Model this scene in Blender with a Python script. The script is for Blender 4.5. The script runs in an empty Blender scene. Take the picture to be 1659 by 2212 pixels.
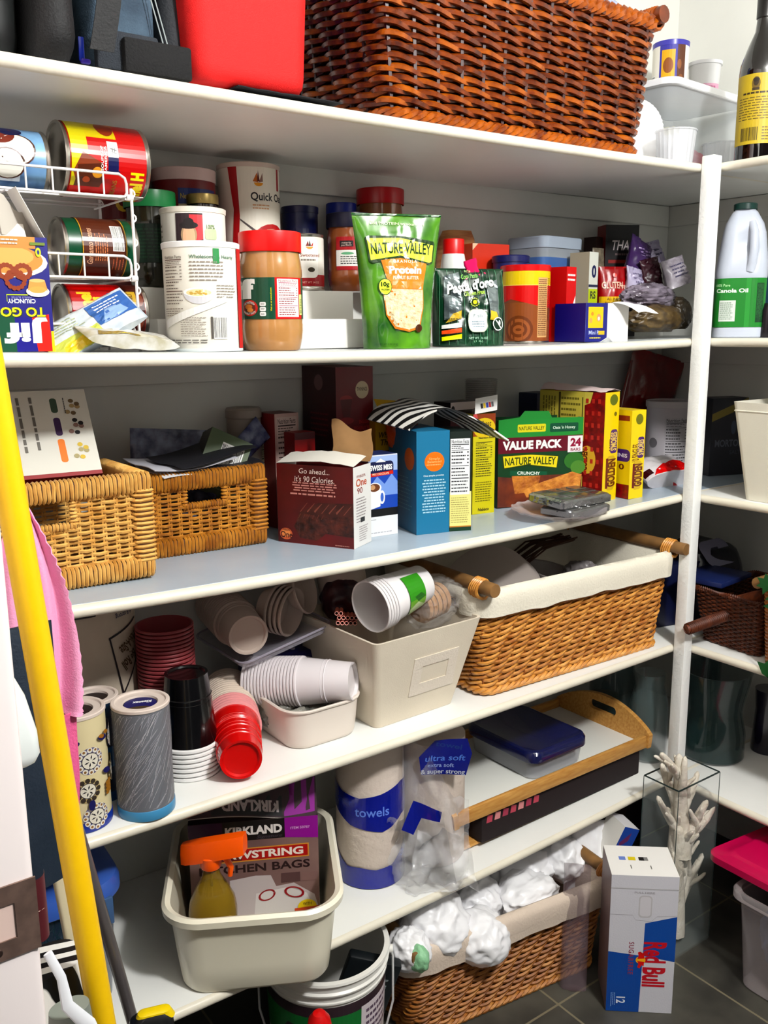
import bpy, bmesh, math, random
from mathutils import Vector, Matrix, noise
random.seed(7)
PI = math.pi
sc = bpy.context.scene
COL = sc.collection
# ------------------------------------------------------------------ camera, light, exposure
CAM_F, CAM_O = 1967.5, Vector((-1.7022, -1.1921, -0.3246))          # focal length in pixels of the 1659x2212 frame; eye point
CAM_YAW, CAM_PITCH, CAM_ROLL = 0.63048, -0.19909, -0.00782
IW, IH = 1659, 2212
_cy, _sy, _cp, _sp = math.cos(CAM_YAW), math.sin(CAM_YAW), math.cos(CAM_PITCH), math.sin(CAM_PITCH)
FWD = Vector((_sy*_cp, _cy*_cp, _sp)); _r = Vector((_cy, -_sy, 0)); _u = _r.cross(FWD)
RGT = _r*math.cos(CAM_ROLL) + _u*math.sin(CAM_ROLL); UPV = _u*math.cos(CAM_ROLL) - _r*math.sin(CAM_ROLL)
cd = bpy.data.cameras.new('camera'); cam = bpy.data.objects.new('camera', cd); COL.objects.link(cam)
cd.sensor_fit = 'VERTICAL'; cd.sensor_height = 36.0; cd.lens = CAM_F/IH*36.0; cd.clip_start = .02
cam.matrix_world = Matrix(((RGT.x, UPV.x, -FWD.x, CAM_O.x), (RGT.y, UPV.y, -FWD.y, CAM_O.y), (RGT.z, UPV.z, -FWD.z, CAM_O.z), (0, 0, 0, 1)))
sc.camera = cam
sc.view_settings.view_transform = 'Standard'; sc.view_settings.look = 'None'
sc.view_settings.exposure = 0.0; sc.view_settings.gamma = 1.0; sc.view_settings.use_curve_mapping = False
wd = bpy.data.worlds.new('ambient_fill'); sc.world = wd; wd.use_nodes = True
wd.node_tree.nodes['Background'].inputs[0].default_value = (.93, .95, 1, 1)
wd.node_tree.nodes['Background'].inputs[1].default_value = 0.06       # added ambient fill, entering where the front wall is left out
LAMP_POS, LAMP_POWER, LAMP_SIZE = Vector((-.78, -1.44, .56)), 142.0, .085
ld = bpy.data.lights.new('ceiling_lamp_light', 'POINT'); ld.shadow_soft_size = LAMP_SIZE; ld.energy = LAMP_POWER; ld.color = (1, .995, .985)
lo = bpy.data.objects.new('ceiling_lamp_light', ld); COL.objects.link(lo); lo.location = LAMP_POS
# ------------------------------------------------------------------ where things stand
ZS = {'A': 0.0, 'B': -.350, 'C': -.6849, 'D': -1.0299, 'E': -1.3597, 'F': -1.70}      # tops of the five shelves and the floor
SAG = {'A': .0043, 'B': .0093, 'C': .0139, 'D': .0055, 'E': .0153, 'F': 0}
SPAN, DEP = 1.45, .387
def shelf_z(s, x, y=0):
    t = max(0, min(1.15, -x/SPAN)) if y > -.03 or s == 'F' else 0
    return ZS[s] - SAG[s]*4*t*(1-t)
def ray(px, py): return FWD + RGT*((px-IW/2)/CAM_F) - UPV*((py-IH/2)/CAM_F)
def on(px, py, s):
    "point of a shelf top (or the floor) on the sight line"
    d = ray(px, py); z = ZS[s]
    for _ in range(8):
        p = CAM_O + d*((z-CAM_O.z)/d.z); z = shelf_z(s, p.x, 0 if s != 'F' else 1) if p.x < 0 else ZS[s]
    return p
def aty(px, py, Y): d = ray(px, py); return CAM_O + d*((Y-CAM_O.y)/d.y)
def atx(px, py, X): d = ray(px, py); return CAM_O + d*((X-CAM_O.x)/d.x)
def tall(p, py):
    "height above p at which its plumb line crosses picture row py"
    a, b = -.8, 1.2
    for _ in range(50):
        m = (a+b)/2; d = Vector((p.x, p.y, p.z+m)) - CAM_O
        if IH/2 - CAM_F*d.dot(UPV)/d.dot(FWD) > py: a = m
        else: b = m
    return a
def mpp(p): return (Vector(p)-CAM_O).dot(FWD)/CAM_F
def facing(p, turn=0): d = CAM_O-Vector(p); return math.atan2(d.x, -d.y) + turn
def stand(px, s, Y, lift=0):
    "base point on shelf s at depth Y under picture column px"
    p = aty(px, 900, Y); z = shelf_z(s, p.x)
    for _ in range(4):
        r = IH/2 - CAM_F*(Vector((p.x, Y, z))-CAM_O).dot(UPV)/(Vector((p.x, Y, z))-CAM_O).dot(FWD); p = aty(px, r, Y); z = shelf_z(s, p.x)
    return Vector((p.x, Y, z+lift))
# ------------------------------------------------------------------ materials
_mc = {}
def lin(c):
    o = []
    for v in c[:3]:
        v /= 255.0; o.append((v/12.92 if v <= .04045 else ((v+.055)/1.055)**2.4)**1.24)
    g = sum(o)/3; k = 1.04 if max(o)-min(o) > .4*max(o) else .92; return (*[min(1, max(0, g+(v-g)*k)) for v in o], 1)
def M(c, r=.5, metal=0, alpha=1, coat=0, var=0, vs=25, bump=0, bs=80, stretch=None, c2=None, trans=0, emit=0):
    key = (tuple(c), r, metal, alpha, coat, var, vs, bump, bs, stretch, tuple(c2) if c2 else None, trans, emit)
    if key in _mc: return _mc[key]
    m = bpy.data.materials.new('mat_%d' % len(_mc)); m.use_nodes = True; nt = m.node_tree; b = nt.nodes['Principled BSDF']
    b.inputs['Base Color'].default_value = lin(c); b.inputs['Roughness'].default_value = r; b.inputs['Metallic'].default_value = metal
    b.inputs['Alpha'].default_value = alpha; b.inputs['Coat Weight'].default_value = coat; b.inputs['Transmission Weight'].default_value = trans
    b.inputs['Specular IOR Level'].default_value = .4
    if emit: b.inputs['Emission Color'].default_value = lin(c); b.inputs['Emission Strength'].default_value = emit
    if var or bump or c2:
        tc = nt.nodes.new('ShaderNodeTexCoord'); mp = nt.nodes.new('ShaderNodeMapping'); nt.links.new(tc.outputs['Object'], mp.inputs['Vector'])
        if stretch: mp.inputs['Scale'].default_value = stretch
    if var or c2:
        n = nt.nodes.new('ShaderNodeTexNoise'); n.inputs['Scale'].default_value = vs; n.inputs['Detail'].default_value = 4; nt.links.new(mp.outputs[0], n.inputs['Vector'])
        rp = nt.nodes.new('ShaderNodeValToRGB'); rp.color_ramp.elements[0].position = .32; rp.color_ramp.elements[1].position = .68
        d = lin(c); e = lin(c2) if c2 else tuple(min(1, v*(1+var)) for v in d[:3])+(1,)
        if not c2: d = tuple(v*(1-var) for v in d[:3])+(1,)
        rp.color_ramp.elements[0].color = d; rp.color_ramp.elements[1].color = e
        nt.links.new(n.outputs['Fac'], rp.inputs[0]); nt.links.new(rp.outputs[0], b.inputs['Base Color'])
    if bump:
        n2 = nt.nodes.new('ShaderNodeTexNoise'); n2.inputs['Scale'].default_value = bs; n2.inputs['Detail'].default_value = 3; nt.links.new(mp.outputs[0], n2.inputs['Vector'])
        bp = nt.nodes.new('ShaderNodeBump'); bp.inputs['Strength'].default_value = bump; bp.inputs['Distance'].default_value = .004
        nt.links.new(n2.outputs['Fac'], bp.inputs['Height']); nt.links.new(bp.outputs[0], b.inputs['Normal'])
    _mc[key] = m; return m
WHITE = (240, 240, 236); BLACK = (12, 12, 14); INK = (28, 26, 30)
CARD = M((236, 234, 228), .7)
def clear(c=(225, 232, 235), a=.22, r=.08): return M(c, r, alpha=a)
# ------------------------------------------------------------------ mesh building
def rr(w, d, r, n=5):
    r = min(r, w/2-1e-5, d/2-1e-5); o = []
    for cx, cy, a0 in ((w/2-r, -d/2+r, -PI/2), (w/2-r, d/2-r, 0), (-w/2+r, d/2-r, PI/2), (-w/2+r, -d/2+r, PI)):
        for i in range(n+1): a = a0+PI/2*i/n; o.append((cx+r*math.cos(a), cy+r*math.sin(a)))
    return o
def circ(rx, ry=None, n=32): ry = ry or rx; return [(rx*math.cos(2*PI*i/n), ry*math.sin(2*PI*i/n)) for i in range(n)]
class MB:
    def __init__(s): s.v = []; s.f = []; s.m = []; s.mats = []
    def mi(s, mat):
        if mat not in s.mats: s.mats.append(mat)
        return s.mats.index(mat)
    def add(s, vs, fs, mat, T=None):
        k = len(s.v); i = s.mi(mat); s.v += [(T @ Vector(p))[:] if T else tuple(p) for p in vs]
        for f in fs: s.f.append([k+j for j in f]); s.m.append(i)
        return s
    def box(s, a, b, mat, bev=.0015, T=None, seg=2):
        bm = bmesh.new(); bmesh.ops.create_cube(bm, size=1)
        for v in bm.verts: v.co = Vector([(a[i]+b[i])/2 + v.co[i]*(b[i]-a[i]) for i in range(3)])
        if bev: bmesh.ops.bevel(bm, geom=list(bm.edges), offset=bev, segments=seg, profile=.5, affect='EDGES')
        bm.verts.index_update(); s.add([v.co[:] for v in bm.verts], [[v.index for v in f.verts] for f in bm.faces], mat, T); bm.free(); return s
    def carton(s, w, d, h, front, right=None, left=None, top=None, back=None, skip=()):
        "paper box, base centre at the origin, printed front toward -Y"
        x, y = w/2, d/2; V = [(-x, -y, 0), (x, -y, 0), (x, y, 0), (-x, y, 0), (-x, -y, h), (x, -y, h), (x, y, h), (-x, y, h)]
        right = right or front; left = left or right; top = top or front; back = back or front
        for nm, f, m in (('front', (0, 1, 5, 4), front), ('right', (1, 2, 6, 5), right), ('back', (2, 3, 7, 6), back), ('left', (3, 0, 4, 7), left), ('top', (4, 5, 6, 7), top), ('bottom', (3, 2, 1, 0), back)):
            if nm not in skip: s.add([V[i] for i in f], [(0, 1, 2, 3)], m)
        return s
    def loft(s, rings, mat, c0=True, c1=True, closed=True, T=None, ring_closed=True):
        n = len(rings[0]); V = [p for r in rings for p in r]; F = []
        for i in range(len(rings)-1):
            for j in range(n if ring_closed else n-1):
                k = (j+1) % n; F.append((i*n+j, i*n+k, (i+1)*n+k, (i+1)*n+j))
        if c0: F.append(tuple(reversed(range(n))))
        if c1: F.append(tuple(range((len(rings)-1)*n, len(rings)*n)))
        return s.add(V, F, mat, T)
    def lathe(s, prof, mat, n=36, T=None, c0=False, c1=False, sx=1, sy=1):
        return s.loft([[(r*sx*math.cos(2*PI*i/n), r*sy*math.sin(2*PI*i/n), z) for i in range(n)] for r, z in prof], mat, c0, c1, T=T)
    def tube(s, path, r, mat, n=6, closed=False, flat=1.0, T=None, up=None):
        P = [Vector(p) for p in path]; N = len(P); rs = r if isinstance(r, (list, tuple)) else [r]*N; rings = []; ref = None
        for i in range(N):
            t = (P[(i+1) % N]-P[i-1]) if closed else (P[min(i+1, N-1)]-P[max(i-1, 0)])
            t = t.normalized() if t.length > 1e-9 else Vector((0, 0, 1))
            if up is not None: a = Vector(up)
            elif ref is None: a = Vector((0, 0, 1)) if abs(t.z) < .9 else Vector((1, 0, 0))
            else: a = ref
            a = (a-t*a.dot(t)); a = a.normalized() if a.length > 1e-6 else t.orthogonal().normalized()
            ref = a; b = t.cross(a)
            rings.append([(P[i]+a*(rs[i]*math.cos(2*PI*k/n))+b*(rs[i]*flat*math.sin(2*PI*k/n)))[:] for k in range(n)])
        if closed: rings.append(rings[0]); return s.loft(rings, mat, False, False, T=T)
        return s.loft(rings, mat, True, True, T=T)
    def grid(s, fn, nu, nv, mat, T=None, wrap=False):
        V = [fn(i/nu, j/nv) for j in range(nv+1) for i in range(nu+1)]
        F = [(j*(nu+1)+i, j*(nu+1)+i+1, (j+1)*(nu+1)+i+1, (j+1)*(nu+1)+i) for j in range(nv) for i in range(nu)]
        return s.add(V, F, mat, T)
    def sheet(s, fn, nu, nv, mat, t=.0006, T=None):
        "a bent sheet with real thickness"
        P = [[Vector(fn(i/nu, j/nv)) for i in range(nu+1)] for j in range(nv+1)]
        def nrm(j, i):
            a = P[j][min(i+1, nu)]-P[j][max(i-1, 0)]; b = P[min(j+1, nv)][i]-P[max(j-1, 0)][i]; c = a.cross(b); return c.normalized() if c.length > 1e-12 else Vector((0, 0, 1))
        A = [P[j][i][:] for j in range(nv+1) for i in range(nu+1)]; B = [(P[j][i]-nrm(j, i)*t)[:] for j in range(nv+1) for i in range(nu+1)]
        n = nu+1; k = len(A); F = []
        for j in range(nv):
            for i in range(nu):
                q = (j*n+i, j*n+i+1, (j+1)*n+i+1, (j+1)*n+i); F.append(q); F.append(tuple(k+x for x in reversed(q)))
        edge = [i for i in range(nu)]; 
        for i in range(nu): F.append((i+1, i, k+i, k+i+1)); F.append((nv*n+i, nv*n+i+1, k+nv*n+i+1, k+nv*n+i))
        for j in range(nv): F.append((j*n, (j+1)*n, k+(j+1)*n, k+j*n)); F.append(((j+1)*n+nu, j*n+nu, k+j*n+nu, k+(j+1)*n+nu))
        return s.add(A+B, F, mat, T)
    def prism(s, pts, y0, y1, mat, T=None, hole=None):
        "outline in X-Z, extruded along Y"
        bm = bmesh.new(); loops = [pts]+([hole] if hole else []); es = []
        for lp in loops:
            vs = [bm.verts.new((p[0], y0, p[1])) for p in lp]; es += [bm.edges.new((vs[i], vs[(i+1) % len(vs)])) for i in range(len(vs))]
        bmesh.ops.triangle_fill(bm, use_beauty=True, edges=es)
        ex = bmesh.ops.extrude_face_region(bm, geom=list(bm.faces)); bmesh.ops.translate(bm, vec=(0, y1-y0, 0), verts=[g for g in ex['geom'] if isinstance(g, bmesh.types.BMVert)])
        bmesh.ops.recalc_face_normals(bm, faces=list(bm.faces)); bm.verts.index_update()
        s.add([v.co[:] for v in bm.verts], [[v.index for v in f.verts] for f in bm.faces], mat, T); bm.free(); return s
    def blob(s, c, size, mat, seed=0, amp=.25, freq=3, sub=4, ridge=False, flatb=None, T=None):
        bm = bmesh.new(); bmesh.ops.create_icosphere(bm, subdivisions=sub, radius=1)
        off = Vector((seed*7.31, seed*3.17, seed*1.93))
        for v in bm.verts:
            d = v.co.normalized(); q = d*freq+off
            n = noise.noise(q) if not ridge else (1-2*abs(noise.noise(q)))*.55+.6*noise.noise(q*.5)+.25*(1-2*abs(noise.noise(q*2.3+off)))
            k = 1+amp*n; v.co = Vector((d.x*size[0]*k, d.y*size[1]*k, d.z*size[2]*k))
            if flatb is not None and v.co.z < flatb: v.co.z = flatb + (v.co.z-flatb)*.05
            v.co += Vector(c)
        bm.verts.index_update(); s.add([v.co[:] for v in bm.verts], [[v.index for v in f.verts] for f in bm.faces], mat, T); bm.free(); return s
    def warp(s, fn): s.v = [tuple(fn(*p)) for p in s.v]; return s
    def build(s, name, parent=None, loc=(0, 0, 0), rz=0, sharp=35, M4=None, label=None):
        me = bpy.data.meshes.new(name); me.from_pydata(s.v, [], s.f)
        for m in s.mats: me.materials.append(m)
        me.polygons.foreach_set('material_index', s.m); me.polygons.foreach_set('use_smooth', [True]*len(s.f)); me.update()
        me.set_sharp_from_angle(angle=math.radians(sharp))
        o = bpy.data.objects.new(name, me); COL.objects.link(o)
        if parent is not None: o.parent = parent
        if M4 is not None: o.matrix_local = M4
        else: o.location = loc; o.rotation_euler = (0, 0, rz)
        if label: o['label'] = label
        return o
def tag(o, label, cat, group=None, kind=None):
    if label: o['label'] = label
    if cat: o['category'] = cat
    if group: o['group'] = group
    if kind: o['kind'] = kind
    return o
def thing(name, label, cat, loc=(0, 0, 0), rz=0, group=None, rot=None):
    o = bpy.data.objects.new(name, None); COL.objects.link(o); o.empty_display_size = .03; o.location = loc; o.rotation_euler = rot or (0, 0, rz)
    return tag(o, label, cat, group)
def solo(mb, name, label, cat, loc=(0, 0, 0), rz=0, group=None, rot=None, sharp=35, kind=None):
    o = mb.build(name, None, loc, rz, sharp)
    if rot: o.rotation_euler = rot
    return tag(o, label, cat, group, kind)
def struct(mb, name, loc=(0, 0, 0)): o = mb.build(name, None, loc); o['kind'] = 'structure'; return o
def dup(root, loc, rz=None, label=None, group=None, rot=None):
    r = root.copy(); COL.objects.link(r); r.location = loc
    if rz is not None: r.rotation_euler = (0, 0, rz)
    if rot is not None: r.rotation_euler = rot
    if label: r['label'] = label
    if group: r['group'] = group
    for ch in root.children:
        c = ch.copy(); COL.objects.link(c); c.parent = r
        for g in ch.children: d = g.copy(); COL.objects.link(d); d.parent = c
    return r
# ------------------------------------------------------------------ printed labels
_tc = {}
def glyphs(txt, bold=0.0, shear=0.0, space=1.0):
    k = (txt, bold, shear, space)
    if k not in _tc:
        cu = bpy.data.curves.new('print', 'FONT'); cu.body = txt; cu.size = 1; cu.offset = bold; cu.shear = shear; cu.resolution_u = 3; cu.space_character = space
        ob = bpy.data.objects.new('print', cu); me = ob.to_mesh(); vs = [(v.co.x, v.co.y) for v in me.vertices]; fs = [tuple(p.vertices) for p in me.polygons]; ob.to_mesh_clear()
        bpy.data.objects.remove(ob); bpy.data.curves.remove(cu)
        x0 = min([v[0] for v in vs], default=0); x1 = max([v[0] for v in vs], default=1)
        _tc[k] = ([((x-x0)/(x1-x0), y/.69) for x, y in vs], fs, (x1-x0)/.69)     # width 0..1, cap height 1, natural width per cap height
    return _tc[k]
class Lab:
    "flat print on a w x h panel; coordinates are fractions of the panel, (0,0) bottom left"
    def __init__(s, w, h, r=.5): s.w = w; s.h = h; s.it = []; s.r = r; s.n = 0
    def put(s, vs, fs, c, L=None):
        m = c if not isinstance(c, tuple) else M(c, s.r)
        s.n += 1; s.it.append(([(x*s.w, y*s.h) for x, y in vs], fs, m, s.n*.12+1 if L is None else L)); return s
    def rect(s, x0, y0, x1, y1, c): return s.put([(x0, y0), (x1, y0), (x1, y1), (x0, y1)], [(0, 1, 2, 3)], c)
    def poly(s, pts, c): return s.put(pts, [tuple(range(len(pts)))], c)
    def ell(s, cx, cy, rx, ry, c, n=20, a0=0, a1=2*PI): return s.poly([(cx+rx*math.cos(a0+(a1-a0)*i/n), cy+ry*math.sin(a0+(a1-a0)*i/n)) for i in range(n if a1-a0 > 6.28 else n+1)], c)
    def rrect(s, x0, y0, x1, y1, rad, c):
        w, h = (x1-x0)*s.w, (y1-y0)*s.h; return s.poly([((x0+x1)/2+a/s.w, (y0+y1)/2+b/s.h) for a, b in rr(w, h, rad*min(w, h), 4)], c)
    def text(s, t, cx, cy, h, c, w=None, bold=.012, rot=0, shear=0, arc=0, space=1.0):
        "cx, cy centre; h cap height and w width as fractions of the panel height / width"
        vs, fs, nat = glyphs(t, bold, shear, space); H = h*s.h; Wd = w*s.w if w else nat*H; o = []; ca, sa = math.cos(rot), math.sin(rot)
        if rot and w and abs(abs(rot)-PI/2) < .2: Wd = w*s.h
        for x, y in vs:
            a = (x-.5)*Wd; b = (y-.5)*H
            if arc: b -= arc*H*((x-.5)*2)**2
            o.append((cx+(a*ca-b*sa)/s.w, cy+(a*sa+b*ca)/s.h))
        return s.put(o, fs, c)
    def lines(s, x0, y0, x1, y1, n, c, fill=.42, ragged=.25, center=False, vert=False):
        vs = []; fs = []; rnd = random.Random(len(s.it)*13+n)
        for i in range(n):
            p = (i+.5)/n; e = 1-ragged*rnd.random(); a = (1-e)/2 if center else 0; q = a
            while q < a+e-.02:
                wl = min(rnd.uniform(.06, .16), a+e-q); k = len(vs); hh = fill/n/2
                if not vert: vs += [(x0+(x1-x0)*q, y1-(y1-y0)*(p+hh)), (x0+(x1-x0)*(q+wl), y1-(y1-y0)*(p+hh)), (x0+(x1-x0)*(q+wl), y1-(y1-y0)*(p-hh)), (x0+(x1-x0)*q, y1-(y1-y0)*(p-hh))]
                else: vs += [(x0+(x1-x0)*(p-hh), y1-(y1-y0)*(q+wl)), (x0+(x1-x0)*(p+hh), y1-(y1-y0)*(q+wl)), (x0+(x1-x0)*(p+hh), y1-(y1-y0)*q), (x0+(x1-x0)*(p-hh), y1-(y1-y0)*q)]
                fs.append((k, k+1, k+2, k+3)); q += wl+.025
        return s.put(vs, fs, c)
    def bars(s, x0, y0, x1, y1, c=INK, vert=False, bg=WHITE):
        if bg: s.rect(x0-.03*(x1-x0), y0-.06*(y1-y0), x1+.03*(x1-x0), y1+.06*(y1-y0), bg)
        rnd = random.Random(5); q = 0; vs = []; fs = []
        while q < 1:
            wl = rnd.choice((.012, .02, .035)); k = len(vs); e = min(1, q+wl)
            if vert: vs += [(x0, y0+(y1-y0)*q), (x1, y0+(y1-y0)*q), (x1, y0+(y1-y0)*e), (x0, y0+(y1-y0)*e)]
            else: vs += [(x0+(x1-x0)*q, y0), (x0+(x1-x0)*e, y0), (x0+(x1-x0)*e, y1), (x0+(x1-x0)*q, y1)]
            fs.append((k, k+1, k+2, k+3)); q = e+rnd.choice((.012, .02, .03))
        return s.put(vs, fs, c)
    def nutr(s, x0, y0, x1, y1, bg=WHITE, c=INK, title=True, n=14, bar=None):
        if bg: s.rect(x0, y0, x1, y1, bg)
        X = lambda a: x0+(x1-x0)*a
        Y = lambda a: y0+(y1-y0)*a
        if title: s.text('Nutrition Facts', X(.5), Y(.95), .036*(y1-y0)/.6, c, w=(x1-x0)*.88)
        for q, t in ((.90, .012), (.80, .006), (.52, .008), (.30, .012)): s.rect(X(.06), Y(q-t), X(.94), Y(q+t*.3), bar or c)
        s.lines(X(.06), Y(.815), X(.94), Y(.88), 2, c, .34, .5); s.lines(X(.06), Y(.54), X(.8), Y(.79), max(3, n//3), c, .34, .4); s.lines(X(.85), Y(.54), X(.94), Y(.79), max(3, n//3), c, .34, .1)
        s.lines(X(.06), Y(.32), X(.9), Y(.50), max(3, n//4), c, .34, .5); s.lines(X(.06), Y(.03), X(.94), Y(.27), max(3, n//3), c, .34, .2)
        return s
    def stick(s, fmap, parent, name='label', du=None, dv=None, off=.00022, label=None):
        bm = bmesh.new(); mats = []
        for vs, fs, m, L in s.it:
            if m not in mats: mats.append(m)
            i = mats.index(m); bv = [bm.verts.new((x, y, L)) for x, y in vs]
            for f in fs:
                try: bf = bm.faces.new([bv[k] for k in f]); bf.material_index = i
                except ValueError: pass
        bmesh.ops.triangulate(bm, faces=[f for f in bm.faces if len(f.verts) > 4])
        for step, ax, ext in ((du, 0, s.w), (dv, 1, s.h)):
            if step:
                k = 1
                while k*step < ext:
                    co = [0, 0, 0]; no = [0, 0, 0]; co[ax] = k*step; no[ax] = 1
                    bmesh.ops.bisect_plane(bm, geom=list(bm.verts)+list(bm.edges)+list(bm.faces), dist=1e-7, plane_co=co, plane_no=no); k += 1
        for v in bm.verts: v.co = Vector(fmap(v.co.x, v.co.y, off*v.co.z))
        me = bpy.data.meshes.new(name)
        bm.to_mesh(me); bm.free()
        for m in mats: me.materials.append(m)
        o = bpy.data.objects.new(name, me); COL.objects.link(o); o.parent = parent
        if label: o['label'] = label
        return o
def f_front(w, d, z0=0): return lambda u, v, o: (u-w/2, -d/2-o, v+z0)
def f_right(w, d, z0=0): return lambda u, v, o: (w/2+o, u-d/2, v+z0)
def f_left(w, d, z0=0): return lambda u, v, o: (-w/2-o, d/2-u, v+z0)
def f_top(w, d, h): return lambda u, v, o: (u-w/2, v-d/2, h+o)
def f_cyl(R, span, z0=0, turn=0):
    "print wrapped round a cylinder; R is a radius or a function of height"
    def f(u, v, o):
        r = R(v+z0) if callable(R) else R; r0 = R(z0) if callable(R) else R; a = (u-span/2)/r0+turn; return ((r+o)*math.sin(a), -(r+o)*math.cos(a), v+z0)
    return f
# ================================================================== the room
PAINT = M((222, 222, 216), .6, var=.03, vs=6, bump=.06, bs=40)
SHELF = M((232, 232, 228), .38, var=.02, vs=9, bump=.08, bs=60)
EDGE = M((226, 220, 204), .35, var=.04, vs=14, bump=.25, bs=45)
def floor_mat():
    m = bpy.data.materials.new('slate_tile'); m.use_nodes = True; nt = m.node_tree; b = nt.nodes['Principled BSDF']; L = nt.links.new
    tc = nt.nodes.new('ShaderNodeTexCoord'); mp = nt.nodes.new('ShaderNodeMapping'); L(tc.outputs['Object'], mp.inputs['Vector'])
    mp.inputs['Location'].default_value = (.146, .07, 0)
    br = nt.nodes.new('ShaderNodeTexBrick'); L(mp.outputs[0], br.inputs['Vector']); br.offset = 0; br.inputs['Scale'].default_value = 1
    br.inputs['Brick Width'].default_value = .3; br.inputs['Row Height'].default_value = .3; br.inputs['Mortar Size'].default_value = .0028; br.inputs['Mortar Smooth'].default_value = .3
    n = nt.nodes.new('ShaderNodeTexNoise'); n.inputs['Scale'].default_value = 9; n.inputs['Detail'].default_value = 6; L(tc.outputs['Object'], n.inputs['Vector'])
    rp = nt.nodes.new('ShaderNodeValToRGB'); rp.color_ramp.elements[0].position = .3; rp.color_ramp.elements[1].position = .7
    rp.color_ramp.elements[0].color = lin((58, 56, 52)); rp.color_ramp.elements[1].color = lin((98, 95, 86)); L(n.outputs['Fac'], rp.inputs[0])
    L(rp.outputs[0], br.inputs['Color1']); L(rp.outputs[0], br.inputs['Color2']); br.inputs['Mortar'].default_value = lin((132, 124, 105)); L(br.outputs['Color'], b.inputs['Base Color'])
    b.inputs['Roughness'].default_value = .45
    bp = nt.nodes.new('ShaderNodeBump'); bp.inputs['Strength'].default_value = .15; L(n.outputs['Fac'], bp.inputs['Height']); L(bp.outputs[0], b.inputs['Normal'])
    return m
CEIL = .75; WL, WR, WB, WF = -1.555, .387, .387, -1.75
struct(MB().box((-2.6, WF, -1.75), (WR+.1, WB+.1, -1.70), floor_mat(), 0), 'floor')
struct(MB().box((WL-.12, WF, CEIL), (WR+.1, WB+.1, CEIL+.06), PAINT, 0), 'ceiling')
struct(MB().box((WL-.12, WB, -1.70), (WR+.1, WB+.1, CEIL), PAINT, 0), 'wall_back')
struct(MB().box((WR, WF, -1.70), (WR+.1, WB, CEIL), PAINT, 0), 'wall_right')
struct(MB().box((WL-.12, -.55, -1.70), (WL, WB, CEIL), M((240, 230, 228), .5, bump=.05, bs=30), .006), 'wall_left')
struct(MB().box((WL-.12, -1.45, .40), (WL, -.55, CEIL), PAINT, 0).box((WL-.12, WF, -1.70), (WL, -1.45, CEIL), PAINT, 0), 'wall_doorway')
mb = MB()                                            # cleats that carry the shelves
k = 0
for s in 'ABCDE':
    z = ZS[s]-.0178
    k += 1; struct(MB().box((WL, WB-.013, z-.052), (WR-.0135, WB-.0002, z-.0008), PAINT, .003), 'trim_%d' % k)
    k += 1; struct(MB().box((WR-.013, -1.25, z-.052), (WR-.0002, WB-.0002, z-.0008), PAINT, .003), 'trim_%d' % k)
# shelves: long boards on the left run, shorter boards along the right wall; bull-nosed front edges
LINER = {'B': M((196, 200, 200), .3, var=.06, vs=12), 'C': M((178, 192, 204), .22, var=.05, vs=7)}
POSN = {'A': 'topmost', 'B': 'second', 'C': 'third', 'D': 'fourth', 'E': 'lowest'}
CARRY = {'A': 'carrying the red cooler and dark wicker basket', 'B': 'carrying cans, jars and pouches', 'C': 'lined grey-blue, with snack boxes and rattan baskets',
         'D': 'carrying cups, bins and the lined willow basket', 'E': 'carrying the dishpan bin and wooden tray'}
RCARRY = {'A': 'carrying the dark wine bottle', 'B': 'carrying the canola oil bottle', 'C': 'carrying the white fabric bin', 'D': 'carrying the dark rattan box', 'E': 'carrying the glass vase, above the pink-lidded tub'}
def nose(x, y, z, t=.0178, n=6): return [(x, y+t/2-t/2*math.cos(-PI/2+PI*i/n), z-t/2+t/2*math.sin(-PI/2+PI*i/n)) for i in range(n+1)]
for s in 'ABCDE':
    N = 28; mb = MB(); rings = []
    for i in range(N+1):
        x = WL+.001+(WR-.001-WL-.001)*i/N; z = shelf_z(s, x)
        rings.append(nose(x, 0, z)+[(x, WB-.001, z), (x, WB-.001, z-.0178)])
    mb.loft(rings, SHELF)
    for j, f in enumerate(mb.f):
        if len(f) == 4 and all(mb.v[q][1] < .0093 for q in f): mb.m[j] = mb.mi(EDGE)
    t = solo(mb, 'shelf', '%s long white shelf along the back wall, %s' % (POSN[s], CARRY[s]), 'shelf', group=None)
    if s in LINER:
        ml = MB(); P = []
        for i in range(N+1):
            x = WL+.002+(WR-.003-WL)*i/N; z = shelf_z(s, x); e = .012+.003*noise.noise(Vector((x*9, 3.3, 0)))
            P.append([(x, e, z+.0001), (x, WB-.002, z+.0001), (x, WB-.002, z+.0006), (x, e, z+.0006)])
        ml.loft(P, LINER[s]).build('shelf_liner', t)
    mb = MB(); rings = [[(p[1], y, p[2]) for p in nose(0, 0, ZS[s])]+[(WR-.001, y, ZS[s]), (WR-.001, y, ZS[s]-.0178)] for y in (-.0008, -1.25)]
    mb.loft(list(reversed(rings)), SHELF)
    for j, f in enumerate(mb.f):
        if len(f) == 4 and all(mb.v[q][0] < .0093 for q in f): mb.m[j] = mb.mi(EDGE)
    solo(mb, 'shelf', '%s short white right-wall shelf, %s' % (POSN[s], RCARRY[s]), 'shelf')
mb = MB().box((-.0285, -.0287, -1.3778), (-.0002, -.0003, .012), M((242, 243, 240), .35, bump=.3, bs=120), .002)
solo(mb, 'shelf_post', 'slim white square post holding the shelf corner', 'post')
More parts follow.
